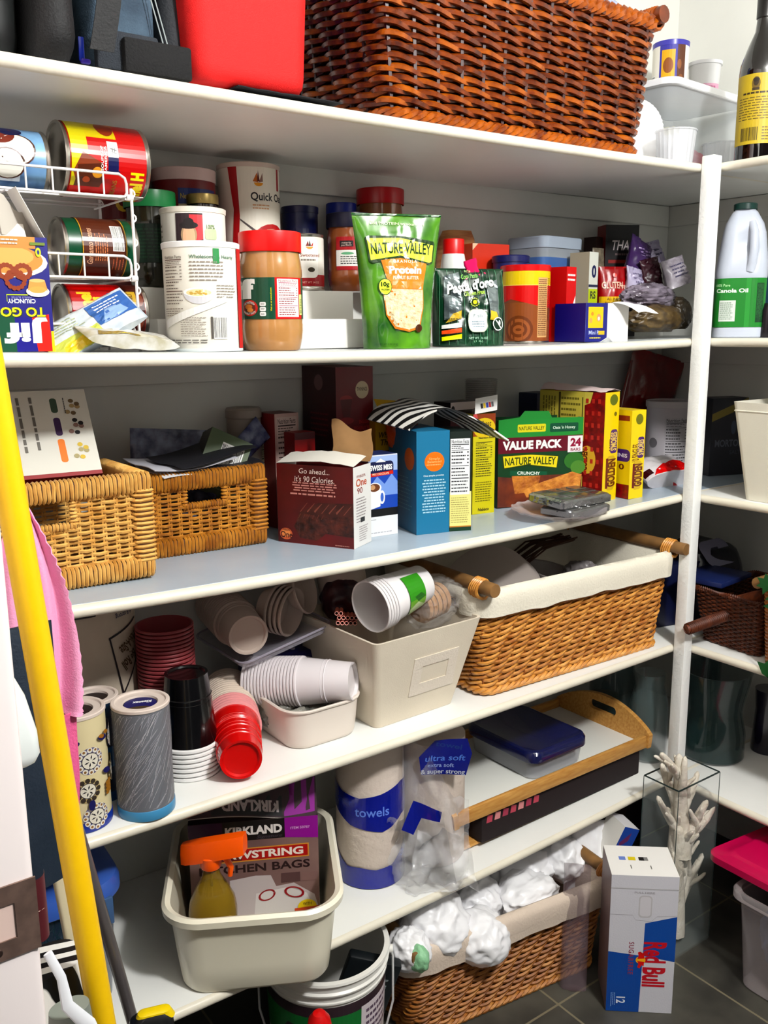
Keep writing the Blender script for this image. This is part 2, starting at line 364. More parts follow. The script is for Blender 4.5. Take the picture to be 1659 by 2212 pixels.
# ceiling lamp: flush dome over the aisle
t = thing('ceiling_lamp', 'bare bulb lamp hanging close under the pantry ceiling', 'lamp', (LAMP_POS.x, LAMP_POS.y, CEIL))
MB().lathe([(.0001, 0), (.05, 0), (.048, -.012), (.022, -.03), (.020, -.045), (.0001, -.045)], M((230, 230, 228), .3)).build('socket', t)
# strike plate on the jamb
a, b = aty(-60, 1935, -.55), aty(80, 1905, -.55); zc = aty(60, 1975, -.55).z
t = thing('strike_plate', 'worn steel strike plate screwed to the white door jamb', 'strike plate', (WL, -.5501, zc))
BR = M((150, 128, 118), .45, metal=.7, var=.25, vs=60)
mb = MB().prism([(-.046, -.029), (.0, -.029), (.0, .029), (-.046, .029)], -.0016, 0, BR, hole=[(-.040, -.014), (-.016, -.014), (-.016, .014), (-.040, .014)])
mb.tube([(.0, -.0008, 0), (.004, .0005, 0), (.007, .006, 0)], [.0009]*3, BR, n=4)
mb.build('plate', t)
MB().grid(lambda u, v: (.0+.009*math.sin(u*1.5), -.0014+.012*(1-math.cos(u*1.5)), -.026+.052*v), 6, 1, M((120, 60, 66), .4, metal=.6)).build('lip', t, label='curved dark reddish lip round the jamb edge')
for zz in (-.022, .022):
    MB().lathe([(.0035, -.0005), (.0028, .0008), (0.0001, .0010)], M((90, 75, 70), .4, metal=.8), n=12, T=Matrix.Translation((-.03, -.0016, zz)) @ Matrix.Rotation(PI/2, 4, 'X')).build('screw', t)
MB().box((-.040, -.0004, -.014), (-.016, -.0002, .014), M((225, 200, 190), .6), 0).build('latch_hole', t, label='pale wood showing through the latch hole')
# ================================================================== basket weaving
RDK = M((104, 66, 30), .6)
def rrpath(w, d, r, step):
    "points, tangents and lengths round a rounded rectangle"
    pts = rr(w, d, r, 8); out = []; P = [Vector((a, b, 0)) for a, b in pts]; L = [0]
    for i in range(len(P)): L.append(L[-1]+(P[(i+1) % len(P)]-P[i]).length)
    tot = L[-1]; n = max(8, int(round(tot/step))); j = 0
    for q in range(n):
        s = tot*q/n
        while L[j+1] < s: j += 1
        a, b = P[j], P[(j+1) % len(P)]; f = (s-L[j])/max(1e-9, L[j+1]-L[j]); t = (b-a).normalized()
        out.append((a+(b-a)*f, Vector((t.y, -t.x, 0)), s/tot))
    return out
def woven(w0, d0, w1, d1, h, rows, pitch, r, mat, stake, rad=.02, pair=True, flat=1.3, amp=None, z0=0, seed=1, mats2=None, slant=1, shift=.0, inner=None):
    mb = MB(); amp = amp or r*1.15; rnd = random.Random(seed)
    ns = int(round((2*(w0+d0))/pitch/2))*2
    for q in range(rows):
        f = (q+.5)/rows; w = w0+(w1-w0)*f; d = d0+(d1-d0)*f; z = z0+h*f; n = ns*6
        base = rrpath(w, d, rad, 2*(w+d)/n); n = len(base)
        for k in ((0, 1) if pair else (0,)):
            P = []
            for i, (p, nr, s) in enumerate(base):
                ph = PI*s*ns+k*PI+(PI*(q % 2) if not pair else 0) + (shift*q if pair else 0)
                dz = slant*.36*h/rows*math.sin(ph) if pair else 0
                jit = r*.25*noise.noise(Vector((s*40, q*3.1+k, seed)))
                P.append(p+nr*(amp*math.cos(ph)+jit)+Vector((0, 0, z+dz+jit)))
            m = mat if not mats2 or rnd.random() > .4 else mats2
            mb.tube(P, r, m, n=5, closed=True, up=(0, 0, 1))
    base0 = rrpath(w0, d0, rad, .005); base1 = rrpath(w1, d1, rad, .005)
    for i in range(ns):
        s = i/ns; a = base0[int(s*len(base0)) % len(base0)][0]; b = base1[int(s*len(base1)) % len(base1)][0]
        mb.tube([a+Vector((0, 0, z0)), b+Vector((0, 0, z0+h))], r*.85, stake, n=5)
    bt = rr(w0-.004, d0-.004, rad, 4)
    mb.loft([[(x, y, z0+.002) for x, y in bt], [(x, y, z0+.008) for x, y in bt]], stake)
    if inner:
        mb.loft([[(x, y, z0+.004) for x, y in rr(w0-.018, d0-.018, rad, 5)], [(x, y, z0+h) for x, y in rr(w1-.018, d1-.018, rad, 5)]], inner, False, False)  # added dark shell: shade of the weave gaps put into its colour
    return mb
def braid(mb, w, d, z, r, mat, rad=.02, n=3, tw=46):
    for k in range(n):
        P = []
        for p, nr, s in rrpath(w, d, rad, .006):
            ph = 2*PI*(s*tw+k/n); P.append(p+nr*(r*1.1*math.cos(ph))+Vector((0, 0, z+r*1.1*math.sin(ph))))
        mb.tube(P, r, mat, n=5, closed=True, up=(0, 0, 1))
def coil(mb, a, b, hw, hh, mat, pitch=.006, up=(0, 0, 1), r=.0026):
    "bar from a to b wrapped in cane: one rounded ring beside the other"
    a, b = Vector(a), Vector(b); t = (b-a).normalized(); u = Vector(up); sd = t.cross(u).normalized(); n = max(1, int((b-a).length/pitch))
    sec = rr(hw*2, hh*2, min(hw, hh)*.7, 2)
    for i in range(n):
        c = a+(b-a)*((i+.5)/n)
        mb.tube([c+sd*x+u*y+t*(.0012*noise.noise(Vector((i*1.7, x*90, y*90)))) for x, y in sec], [r]*len(sec), mat, n=4, closed=True)
    mb.loft([[(q+sd*x*.93+u*y*.93)[:] for x, y in sec] for q in (a, b)], RDK)
# ================================================================== generic packages
def softbox(w, d, h, r, mat, amp=.006, freq=9, seed=0, bulge=.0, nz=14, top=.7, mb=None):
    mb = mb or MB(); rings = []
    for i in range(nz+1):
        f = i/nz; e = min(f, 1-f); k = 1-.10*(1-min(1, e/.10))**2*1.6; b = bulge*math.sin(PI*f); tw = 1+(top-1)*max(0, f-.6)/.4*.5
        rings.append([(x*k*tw*(1+b), y*k*(1+b)*(1+(top-1)*f), h*f) for x, y in rr(w, d, r, 8)])
    n0 = len(mb.v); mb.loft(rings, mat)
    for j in range(n0, len(mb.v)):
        p = Vector(mb.v[j]); q = noise.noise_vector(p*freq+Vector((seed, seed*2, 0)))
        mb.v[j] = (p.x+q.x*amp, p.y+q.y*amp, p.z+(q.z*amp if p.z > .004 else 0))
    return mb
def canister(name, label, cat, P, r, h, wall, lid, rz=0, lidh=.008, lip=.0012, base=None, group=None):
    "board canister: body, plastic or metal lid"
    t = thing(name, label, cat, P, rz, group)
    mb = MB().lathe([(0.0001, .0005), (r-.001, .0005), (r, .002), (r, h-lidh*.8)], wall, c0=True); mb.lathe([(r, h-lidh*.8), (0.0001, h-lidh*.8)], wall)
    if base: mb.lathe([(r+.0012, .0), (r+.0016, .002), (r+.0012, .004), (r, .0045)], base)
    mb.build('body', t)
    MB().lathe([(r, h-lidh-.0005), (r+lip, h-lidh), (r+lip+.0005, h-.001), (r+lip-.001, h), (r-.003, h-.0005), (r-.004, h-.0025), (0.0001, h-.0025)], lid).build('lid', t)
    return t
def tin(name, label, cat, P, r, h, wall, rz=0, group=None, rot=None, metal=None):
    "steel food can with rolled rims and a paper band"
    t = thing(name, label, cat, P, rz, group, rot); S = metal or M((190, 186, 178), .28, metal=1)
    MB().lathe([(0.0001, .002), (r-.004, .002), (r-.003, 0), (r, 0), (r+.0008, .0015), (r, .0035), (r-.0008, .005), (r-.0008, h-.005), (r, h-.0035), (r+.0008, h-.0015), (r, h), (r-.003, h), (r-.004, h-.003), (r*.6, h-.0035), (r*.58, h-.003), (0.0001, h-.003)], S).build('can_body', t)
    MB().lathe([(r-.0006, .0058), (r-.0004, .006), (r-.0004, h-.006), (r-.0006, h-.0058)], wall).build('paper_band', t)
    return t
def jar(name, label, cat, P, r, h, stuff, lid, rz=0, lidh=.024, neck=.86, fill=None, group=None, foot=.85, lidr=None, glassy=.18, rib=True):
    "plastic spread jar: body with the spread inside, screw lid"
    t = thing(name, label, cat, P, rz, group); hb = h-lidh; lr = lidr or r*neck+.003
    prof = [(0.0001, .004), (r*foot*.8, .002), (r*foot, 0), (r*foot+.002, .002), (r*.97, h*.10), (r, h*.17), (r, h*.22), (r*.985, h*.235), (r*.985, h*.62), (r, h*.635), (r, h*.69), (r*.97, h*.75), (r*neck, hb-.002), (r*neck, hb+.004), (0.0001, hb+.004)]
    MB().lathe(prof, M(stuff, .22, coat=.6, var=.06, vs=40), 48).build('jar_body', t)
    mb = MB(); n = 96; rings = []
    for z, k in ((hb, 0), (hb+.001, 1), (h-.003, 1), (h-.0008, 0)):
        rings.append([((lr+(.0006*k if (i % 2 and rib) else 0))*math.cos(2*PI*i/n), (lr+(.0006*k if (i % 2 and rib) else 0))*math.sin(2*PI*i/n), z) for i in range(n)])
    mb.loft(rings, lid, False, False); mb.lathe([(lr, h-.0008), (lr-.002, h), (lr*.75, h), (lr*.73, h-.0008), (0.0001, h-.0008)], lid, 48); mb.build('lid', t)
    return t, (lambda z: r*.985+.0004)
def crumple(name, label, cat, c, size, mat, seed, amp=.3, freq=2.6, rz=0, group=None, sub=5, ridge=True, flatb=-.9, tail=None):
    mb = MB().blob((0, 0, size[2]*.9), size, mat, seed, amp, freq, sub, ridge, flatb=None)
    mb.warp(lambda x, y, z: (x, y, max(z, .0003)))
    return solo(mb, name, label, cat, c, rz, group, sharp=60)
def pouch_fn(w, h, d, pinch=.0, seed=0, wr=.002, flare=0, sag=0):
    "front / back surface of a filled stand-up pouch: u, v in 0..1"
    def f(u, v, side=-1, o=0):
        a = (u-.5)*2; ww = w*(1-pinch*math.sin(PI*v)*.5+flare*v)/2
        th = d/2*(max(0, 1-v**2.2)**.8)*(max(0, 1-abs(a)**2.6))**.6 + .0006
        n = wr*noise.noise(Vector((u*6+seed, v*7, seed*2.1)))*(1-abs(a)**3)+wr*.8*noise.noise(Vector((u*15+seed, v*11, 9)))*(1-abs(a)**3)*(1 if v > .02 else 0)
        n = abs(n) if th < .003 else n
        lean = sag*v*v
        return (a*ww, side*(th+n+o)+lean, h*v)
    return f
def pouch(t, f, mat, name='pouch', nu=26, nv=36, back=None):
    f.res = (nu, nv); mb = MB(); mb.grid(lambda u, v: f(u, v, -1), nu, nv, mat); mb.grid(lambda u, v: f(1-u, v, 1), nu, nv, back or mat)
    k = (nu+1)*(nv+1)
    for j in range(nv):
        for (a, b) in ((0, nu), (nu, 0)):
            mb.f.append([j*(nu+1)+a, k+j*(nu+1)+b, k+(j+1)*(nu+1)+b, (j+1)*(nu+1)+a][::(1 if a else -1)]); mb.m.append(0)
    for i in range(nu):
        mb.f.append([i, k+nu-i, k+nu-i-1, i+1]); mb.m.append(0)
        q = nv*(nu+1); mb.f.append([q+i, q+i+1, k+q+nu-i-1, k+q+nu-i]); mb.m.append(0)
    return mb.build(name, t, sharp=70)
def on_pouch(f, w, h, nu=None, nv=None):
    def g(u, v, o):
        nu_, nv_ = f.res; a = min(max(u/w, 0), 1)*nu_; b = min(max(v/h, 0), 1)*nv_; i = min(int(a+1e-6), nu_-1); j = min(int(b+1e-6), nv_-1); s = a-i; t = b-j
        P = [Vector(f((i+p)/nu_, (j+q)/nv_, -1)) for p, q in ((0, 0), (1, 0), (0, 1), (1, 1))]
        q = P[0]*(1-s)*(1-t)+P[1]*s*(1-t)+P[2]*(1-s)*t+P[3]*s*t; return (q.x, q.y-o-.0005, q.z)
    return g
def cup_mesh(rt, rb, h, mat, rim=.0022, wall=.0007, ribs=(), foot=.003, inner=None, n=40):
    "paper or plastic cup standing upright, base at the origin"
    R = lambda z: rb+(rt-rb)*z/h
    out = [(0.0001, foot), (rb*.82, foot), (rb*.88, .0004), (rb, 0)]
    zs = sorted(set([.25*h, .5*h, .75*h, h-rim*2]+[x for z in ribs for x in (z*h-.0012, z*h, z*h+.0012)]))
    for z in zs: out.append((R(z)+(.0012 if any(abs(z-q*h) < 1e-6 for q in ribs) else 0), z))
    mb = MB().lathe(out, mat, n)
    mb.lathe([(R(h-rim*2), h-rim*2), (rt+rim*.9, h-rim*1.6), (rt+rim, h-rim*.6), (rt+rim*.5, h), (rt-wall, h-rim*.4), (rb-wall, foot+.001), (0.0001, foot+.001)], inner or mat, n)
    return mb
def axis_rot(a, spin=0):
    "rotation taking +Z to the direction a"
    q = Vector(a).normalized().to_track_quat('Z', 'Y'); return (q.to_matrix().to_4x4() @ Matrix.Rotation(spin, 4, 'Z')).to_euler()
def cup_stack(name, mb, label, cat, group, P, ax, n, pitch, first=None, last=None, spin=0, start=0):
    "n nested cups along the axis ax, each an object of its own"
    ax = Vector(ax).normalized(); e = axis_rot(ax, spin); o = None
    for i in range(n):
        loc = Vector(P)+ax*pitch*i
        if o is None: o = c = solo(mb, name, label, cat, loc, rot=e, group=group)
        else: c = o.copy(); COL.objects.link(c); c.location = loc; c.rotation_euler = e
        c['label'] = label; c['group'] = group
        if i == 0 and first: c['label'] = first
        if i == n-1 and last: c['label'] = last
    return o
def flap(fn, mat, name, parent, nu=8, nv=4, t=.0006, label=None):
    o = MB().sheet(fn, nu, nv, mat, t).build(name, parent, sharp=60)
    if label: o['label'] = label
    return o
def seat(fl, fr, s, depth, lift=0, Y=None):
    "front-left / front-right foot pixels of a box -> base centre, turn, width"
    a, b = (on(*fl, s), on(*fr, s)) if Y is None else (aty(*fl, Y), aty(*fr, Y)); d = b-a; w = math.hypot(d.x, d.y); rz = math.atan2(d.y, d.x)
    c = (a+b)/2+Vector((-d.y, d.x, 0))/w*depth/2; return Vector((c.x, c.y, shelf_z(s, c.x, c.y if s != 'F' else 1)+lift)), rz, w
# ================================================================== top shelf
# dark wicker hamper
YB = .022; a = aty(842, 238, YB); b = aty(1374, 322, YB); w0 = b.x-a.x; dW = .315; cx = (a.x+b.x)/2; hW = tall(b, 40)
z0 = shelf_z('A', cx)+.001
DW = M((150, 78, 24), .36, coat=.15, c2=(84, 34, 8), vs=55, bump=.15, bs=200); DW2 = M((182, 106, 34), .36, coat=.15, c2=(122, 56, 14), vs=45, bump=.15, bs=200); DST = M((66, 26, 14), .4)
t = thing('wicker_hamper', 'large dark brown wicker basket standing on the top shelf', 'basket', (cx, YB+dW/2, z0))
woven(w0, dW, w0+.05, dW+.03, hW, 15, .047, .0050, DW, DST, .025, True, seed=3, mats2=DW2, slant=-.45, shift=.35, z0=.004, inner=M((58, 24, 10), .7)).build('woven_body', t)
mb = MB(); braid(mb, w0+.052, dW+.032, hW+.004, .0075, DW2, .03, 3, 40); mb.build('rim', t)
mb = MB(); braid(mb, w0+.008, dW+.008, .0085, .0048, DW2, .03, 3, 34); mb.build('foot_border', t)
for sg in (-1, 1):
    mb = MB(); X = sg*(w0/2+.030); mb.tube([(X, -dW/2-.028, hW+.020), (X, dW/2+.028, hW+.020)], .0155, M((120, 62, 26), .4, var=.3, vs=50), n=14); h = mb.build('handle', t)
    for yy in (-dW/2+.0, dW/2-.0):
        mb = MB()
        for q in range(5): mb.tube([(X+.019*math.cos(k*PI/6), yy+q*.006-.012, hW+.016+.019*math.sin(k*PI/6)) for k in range(12)], .0035, DW2, n=5, closed=True)
        mb.build('cane_lashing', h)
c = aty(1368, 12, .05); crumple('snack_bag', 'blue and white plastic bag showing over the dark wicker rim', 'bag', (c.x, .13, z0+hW-.02), (.05, .05, .045), M((190, 200, 225), .2, c2=(40, 70, 170), vs=30), 4)
c = aty(692, 5, .30); crumple('tissue_bundle', 'pale pinkish tissue bundle between red cooler and dark wicker basket', 'tissue', (c.x, .27, .13), (.03, .03, .05), M((214, 190, 196), .6, var=.1), 9)
# red insulated cooler
a = aty(421, 175, .012); b = aty(672, 212, .012); w = b.x-a.x; d = .20; h = .27
RED = M((212, 44, 42), .7, bump=.3, bs=900, var=.05, vs=90)
t = thing('cooler_cube', 'bright red rounded insulated cooler at the front of the top shelf', 'cooler', ((a.x+b.x)/2, .012+d/2, .0065))
mb = MB(); rings = []
for z, k in ((0, .88), (.004, .94), (.012, .985), (.022, 1), (.14, 1.05), (h-.02, 1.07), (h-.006, 1.05), (h, .98)): rings.append([(x*k, y*k, z) for x, y in rr(w, d, .028, 8)])
mb.loft(rings, RED); mb.build('body', t)
MB().lathe([(.001, h), (.03, h), (.03, h+.01), (.0001, h+.012)], M((30, 30, 34), .4)).build('cap', t)
# black cloth under the cooler and under the hamper
def cloth(x0, x1, y0, y1, zb, amp, seed, drop=0):
    def f(u, v):
        x = x0+(x1-x0)*u; y = y1+(y0-y1)*v; z = zb+.0015+amp*abs(noise.noise(Vector((x*22, y*22, seed))))
        if y < 0: z = zb+.0015-drop*min(1, -y/.01); y = max(y, -.004)
        return (x, y, z)
    return f
solo(MB().sheet(cloth(a.x+.06, b.x+.05, .004, .19, .0008, .0022, 4), 20, 14, M((22, 22, 34), .85, bump=.3, bs=200), -.0012), 'cloth', 'folded dark navy cloth lying under the red cooler', 'cloth')
# blue folder between cooler and hamper
c = aty(684, 120, .14); solo(MB().box((-.004, 0, 0), (.004, .2, .24), M((28, 44, 150), .4), .002), 'folder', 'thin royal blue folder upright between the red cooler and dark wicker basket', 'folder', (b.x+.022, .13, .004), -.06)
# bags at the left end
def strapbag(name, label, px0, px1, Y, d, h, mat, seed, amp=.008, r=.04, bulge=.06):
    a = aty(px0, 120, Y); b = aty(px1, 140, Y); t = thing(name, label, 'bag', ((a.x+b.x)/2, Y+d/2, shelf_z('A', (a.x+b.x)/2)+.0012)); softbox(b.x-a.x, d, h, r, mat, amp, 10, seed, bulge, 20, .85).build('body', t); return t, b.x-a.x
BLK = M((24, 25, 28), .7, bump=.35, bs=300); CHAR = M((44, 48, 54), .75, bump=.35, bs=300)
t, w = strapbag('duffel_bag', 'black duffel bag overhanging the left end of the top shelf', 84, 180, -.004, .26, .26, BLK, 3)
mb = MB(); mb.sheet(lambda u, v: (-.5*w+.058+.03*u+.018*math.sin(v*3), -.13-.013-.004*math.sin(v*PI), .012+v*.24), 4, 14, BLK, .002); mb.build('strap', t)
t, w = strapbag('denim_tote', 'faded blue denim tote with a stitched seam', 192, 346, .035, .20, .27, M((92, 112, 128), .8, c2=(58, 76, 92), vs=18, bump=.4, bs=420), 8, .006, .03)
mb = MB()
for k in (0, .006): mb.tube([(-.015+k+.07*u-.0, -.5*.20-.0095-.004*math.sin(PI*u), .26-.235*u) for u in [i/14 for i in range(15)]], .0009, M((176, 186, 186), .7), n=4)
mb.build('stitching', t)
MB().box((-w/2+.004, -.118, .002), (w*.42, -.104, .050), M((52, 58, 66), .8, bump=.5, bs=500), .004).build('hem_panel', t, label='dark grey felt panel along the bottom')
t, w = strapbag('grey_backpack', 'charcoal grey fabric backpack between the denim tote and red cooler', 356, 408, .05, .22, .27, CHAR, 12, .006, .03)
a = aty(272, 150, .006); b = aty(418, 175, .006); solo(MB().box((a.x, .006, .0012), (b.x, .03, .043), M((17, 17, 20), .85, bump=.4, bs=300), .004), 'webbing_strap', 'wide black webbing band lying in front of the denim tote', 'strap', (0, 0, shelf_z('A', a.x)))
c = aty(182, 115, .004); t = thing('luggage_tag', 'small blue plastic tag hanging beside the black duffel bag', 'tag', (c.x, .0135, .004)); MB().box((-.0035, -.0015, 0), (.0035, .0015, .028), M((34, 60, 170), .35), .001).build('tag_body', t); MB().box((-.002, -.004, -.003), (.010, .003, .003), M((70, 50, 160), .4), .002).build('clasp', t)
c = aty(28, 60, .05); t, w = strapbag('knit_pouch', 'dark green and black pouch with white trim at the left edge of the top shelf', -60, 58, .03, .2, .24, M((26, 34, 32), .6, c2=(12, 14, 14), vs=30), 21, .008)
mb = MB(); mb.blob((.022, -.10, .155), (.022, .016, .032), M((206, 206, 198), .6, var=.1), 3, .2, 3, 3); mb.build('white_trim', t)
MB().lathe([(.0001, .006), (.004, .005), (.006, 0), (.005, -.002)], M((200, 205, 205), .2, metal=.9), 14, T=Matrix.Translation((.018, -.112, .075)) @ Matrix.Rotation(PI/2, 4, 'X')).build('snap_button', t)
# corner: clear tub with white lid, things on it, stack of fluted plates, small cups
c0 = Vector((.178, .235, .0)); ub = thing('storage_tub', 'large clear plastic tub with a white lid in the corner of the top shelf', 'tub', c0, .09)
hT = tall(c0+Vector((-.1, -.1, 0)), 175)
mb = MB(); mb.loft([[(x*k, y*k, z) for x, y in rr(.33, .20, .03, 6)] for z, k in ((.001, .90), (.004, .93), (hT*.5, .97), (hT-.01, 1))], clear((215, 222, 226), .30, .12), True, False); mb.build('tub_body', ub)
LIDW = M((238, 238, 240), .35)
MB().loft([[(x*k, y*k, z) for x, y in rr(.345, .215, .03, 6)] for z, k in ((hT-.016, .99), (hT-.014, 1.01), (hT-.002, 1.01), (hT, .99), (hT+.0005, .93), (hT-.003, .92))], LIDW).build('lid', ub)
for nm, lb, p, s, m, sd in (('cloth_bundle', 'pink cloth bundle inside the clear corner tub', (.04, -.01, .012), (.06, .05, .034), (205, 120, 130), 3), ('sponge_pack', 'pale yellow pack inside the clear corner tub', (.05, .04, .082), (.045, .03, .03), (214, 208, 160), 4), ('foil_roll', 'grey foil bundle inside the clear corner tub', (-.07, .02, .02), (.045, .05, .05), (150, 156, 165), 5)):
    crumple(nm, lb, 'bundle', c0+Vector(p), s, M(m, .6, var=.15), sd, .25)
c = aty(1447, 162, .25); rN = 37*mpp(c); zt = c0.z+hT+.001
Pn = Vector((c.x, .25, zt)); hN = tall(Pn, 95)
t = canister('nut_can', 'small nut can with a purple lid standing on the clear tub', 'can', Pn, rN, hN, M((206, 200, 190), .35), M((78, 74, 170), .3), facing(Pn), .011)
L = Lab(rN*3.2, hN-.012); L.rect(0, 0, .3, 1, (230, 226, 214)).rect(.3, .0, .62, 1, (70, 66, 160)).rect(.34, .25, .58, .9, (214, 170, 40)).ell(.46, .58, .09, .16, (150, 92, 40)).rect(.62, 0, .78, 1, (104, 62, 36)).rect(.78, 0, 1, 1, (226, 224, 220)).bars(.04, .1, .2, .4).ell(.66, .6, .04, .1, (150, 100, 60)).ell(.7, .3, .05, .1, (140, 90, 50))
L.stick(f_cyl(rN+.0003, rN*3.2, .001), t, 'label', du=.006)
c = aty(1521, 180, .22); Pn = Vector((c.x, .22, zt)); r1 = 36*mpp(c)
t = thing('deli_tub', 'small white lidded deli tub standing on the clear tub', 'tub', Pn); h1 = tall(Pn, 136)
MB().lathe([(.0001, .001), (r1*.8, .001), (r1*.93, h1-.008), (.0001, h1-.008)], M((226, 226, 226), .4, alpha=.85)).build('tub_body', t); MB().lathe([(r1*.94, h1-.009), (r1, h1-.008), (r1, h1-.001), (r1*.9, h1), (.0001, h1-.002)], M((222, 222, 224), .35)).build('lid', t)
L = Lab(r1*1.2, h1*.3, .5); L.rect(0, 0, 1, 1, (214, 170, 190)).lines(.1, .1, .9, .9, 2, (180, 110, 140)); L.stick(lambda u, v, o: ((r1*.88+o+.0004)*math.sin(u/r1-1.0), -(r1*.88+o+.0004)*math.cos(u/r1-1.0), v+.006), t, 'label', du=.005)
# fluted paper plates on edge
def fluted(r, n=48):
    mb = MB(); rings = []
    for q, (k, z) in enumerate(((.02, 0), (.62, 0), (.70, .002), (.98, .016), (1.0, .016))):
        rings.append([((r*k)*(1+(.012 if q > 2 and i % 2 else 0))*math.cos(2*PI*i/(2*n)), (r*k)*math.sin(2*PI*i/(2*n)), z+(.0018 if (q > 2 and i % 2) else 0)) for i in range(2*n)])
    mb.loft(rings, M((238, 238, 238), .6), True, False); return mb
c = aty(1366, 285, .16); pl = None
for i in range(4):
    loc = (c.x+.004*i-.012, .16+.006*i, .073); rot = (PI/2+.14, .0, -.42)
    if pl is None: pl = solo(fluted(.072), 'paper_plate', 'white fluted paper plate on edge beside the dark wicker basket', 'plate', loc, rot=rot, group='fluted plates on edge on the top shelf')
    else: q = dup(pl, loc, rot=rot)
# clear drinking cups in a sleeve before the tub
c = aty(1458, 335, .07); rc = 42*mpp(c)
CL = M((226, 228, 232), .15, alpha=.45)
mb = cup_mesh(rc, rc*.84, tall(Vector((c.x, .07, 0)), 283), CL, .002, n=48)
for v in range(len(mb.v)):
    x, y, z = mb.v[v]; a = math.atan2(y, x); k = 1+.02*math.cos(24*a); mb.v[v] = (x*k, y*k, z)
t = solo(mb, 'plastic_cup', 'short clear ribbed plastic cup at the corner of the top shelf', 'cup', (c.x, .07, .0005))
c2 = aty(1500, 335, .16); q = dup(t, (c2.x+.012, .098, .0005), label='second clear ribbed plastic cup behind the first, by the tub')
# wine bottle on the right-hand shelf
c = atx(1625, 345, .075); rB = 46*mpp(c); P = Vector((.075+rB*.3, c.y, 0)); hB = tall(P, -40)
t = thing('wine_bottle', 'dark glass wine bottle with a yellow label on the right top shelf', 'bottle', P, facing(P))
GL = M((20, 12, 10), .06, coat=1)
MB().lathe([(.0001, .002), (rB-.004, .0), (rB, .004), (rB, hB*.50), (rB*.97, hB*.55), (rB*.72, hB*.64), (rB*.42, hB*.73), (rB*.36, hB*.80), (rB*.36, hB*.86)], GL, 48).build('glass_body', t)
MB().lathe([(rB*.37, hB*.80), (rB*.40, hB*.805), (rB*.40, hB*.99), (rB*.36, hB), (.0001, hB)], M((26, 22, 22), .3)).build('neck_foil', t)
zl = tall(P, 318); zh = tall(P, 168); sp = rB*2.7; L = Lab(sp, zh-zl); L.rect(0, 0, 1, 1, (190, 168, 56))
L.ell(.42, .86, .07, .095, (120, 100, 44)).ell(.42, .88, .045, .055, (70, 56, 30)).ell(.42, .91, .05, .03, (50, 40, 26)).rect(.36, .76, .48, .80, (70, 56, 30)).lines(.2, .70, .8, .755, 1, (70, 56, 24), .5).lines(.12, .34, .88, .68, 9, (110, 94, 34), .35, .1).bars(.2, .05, .5, .24, (70, 60, 24), bg=None).lines(.56, .04, .9, .25, 5, (110, 94, 34), .4)
L.stick(f_cyl(rB+.0003, sp, zl), t, 'label', du=.006)
# ================================================================== second shelf: cans, jars and pouches
# white two-step riser for the back rows
xa = stand(303, 'B', .2).x; xb = stand(786, 'B', .2).x; zB = shelf_z('B', (xa+xb)/2)
RIS = M((232, 230, 224), .45)
H1, H2, YS1, YS2 = .049, .100, .125, .232
t = thing('step_riser', 'white two-step plastic can riser behind the front row of the second shelf', 'riser', ((xa+xb)/2, 0, zB+.001)); wr = (xb-xa)/2
MB().box((-wr, YS1, 0), (wr, YS2+.002, H1), RIS, .002).build('lower_step', t); MB().box((-wr, YS2, 0), (wr, WB-.003, H2), RIS, .002).build('upper_step', t)
z1, z2 = zB+.001+H1+.0004, zB+.001+H2+.0004
def put(px, Y, z, py=None):
    p = aty(px, 600, Y); p = Vector((p.x, Y, z))
    for _ in range(3):
        d = p-CAM_O; r = IH/2-CAM_F*d.dot(UPV)/d.dot(FWD); q = aty(px, r, Y); p = Vector((q.x, Y, z))
    return p
MET = M((196, 190, 180), .25, metal=1)
# --- front row
# carton of peanut butter cups, standing upside down
P, rz, w = seat((0, 762), (115, 762), 'B', .05, .0006, None); P = Vector((aty(57, 700, .03).x, .055, shelf_z('B', -1.38)+.0012)); w = 115*mpp((P.x, .03, P.z)); h = tall(Vector((P.x, .03, P.z)), 511)
BLU = M((36, 30, 132), .4); YEL = (236, 214, 30)
t = thing('snack_carton', 'blue peanut butter cup carton standing upside down with torn flaps', 'box', P, -.03)
MB().carton(w, .05, h, BLU, right=M((222, 190, 40), .5), left=BLU, top=CARD, skip=('top',)).build('carton', t)
L = Lab(w, h, .35); L.rect(0, 0, .31, .34, (26, 92, 66)).rect(.31, 0, .69, .30, (40, 34, 140)).poly([(.69, 0), (.95, 0), (.93, .33), (.62, .30)], (226, 52, 34)).rect(.95, 0, 1, .18, (232, 200, 40))
L.text('Jif', .5, .165, .16, WHITE, w=.80, bold=.045, rot=PI)
L.text('TO GO', .48, .345, .075, (60, 66, 20), w=.80, bold=.05, rot=PI).text('TO GO', .47, .35, .075, (226, 224, 60), w=.80, bold=.03, rot=PI)
L.text('CRUNCHY', .46, .445, .035, (225, 228, 240), w=.5, bold=.03, rot=PI).text('PEANUT BUTTER', .46, .478, .016, (150, 150, 200), w=.36, rot=PI).rect(.2, .50, .21, .44, (190, 210, 60)).rect(.2, .495, .58, .505, (190, 210, 60))
L.ell(.36, .78, .62, .13, (238, 232, 214)).ell(.34, .80, .56, .12, (206, 150, 82)).ell(.30, .83, .44, .085, (222, 176, 108)).rect(0, .90, .78, 1.0, (204, 148, 84))
for cx, cy, rx, ry in ((.23, .70, .13, .055), (.52, .70, .13, .055), (.38, .63, .16, .075)):
    for k in range(14):
        a = 2*PI*k/14; L.ell(cx+rx*math.cos(a), cy+ry*math.sin(a), .045, .022, (150, 72, 36), 8)
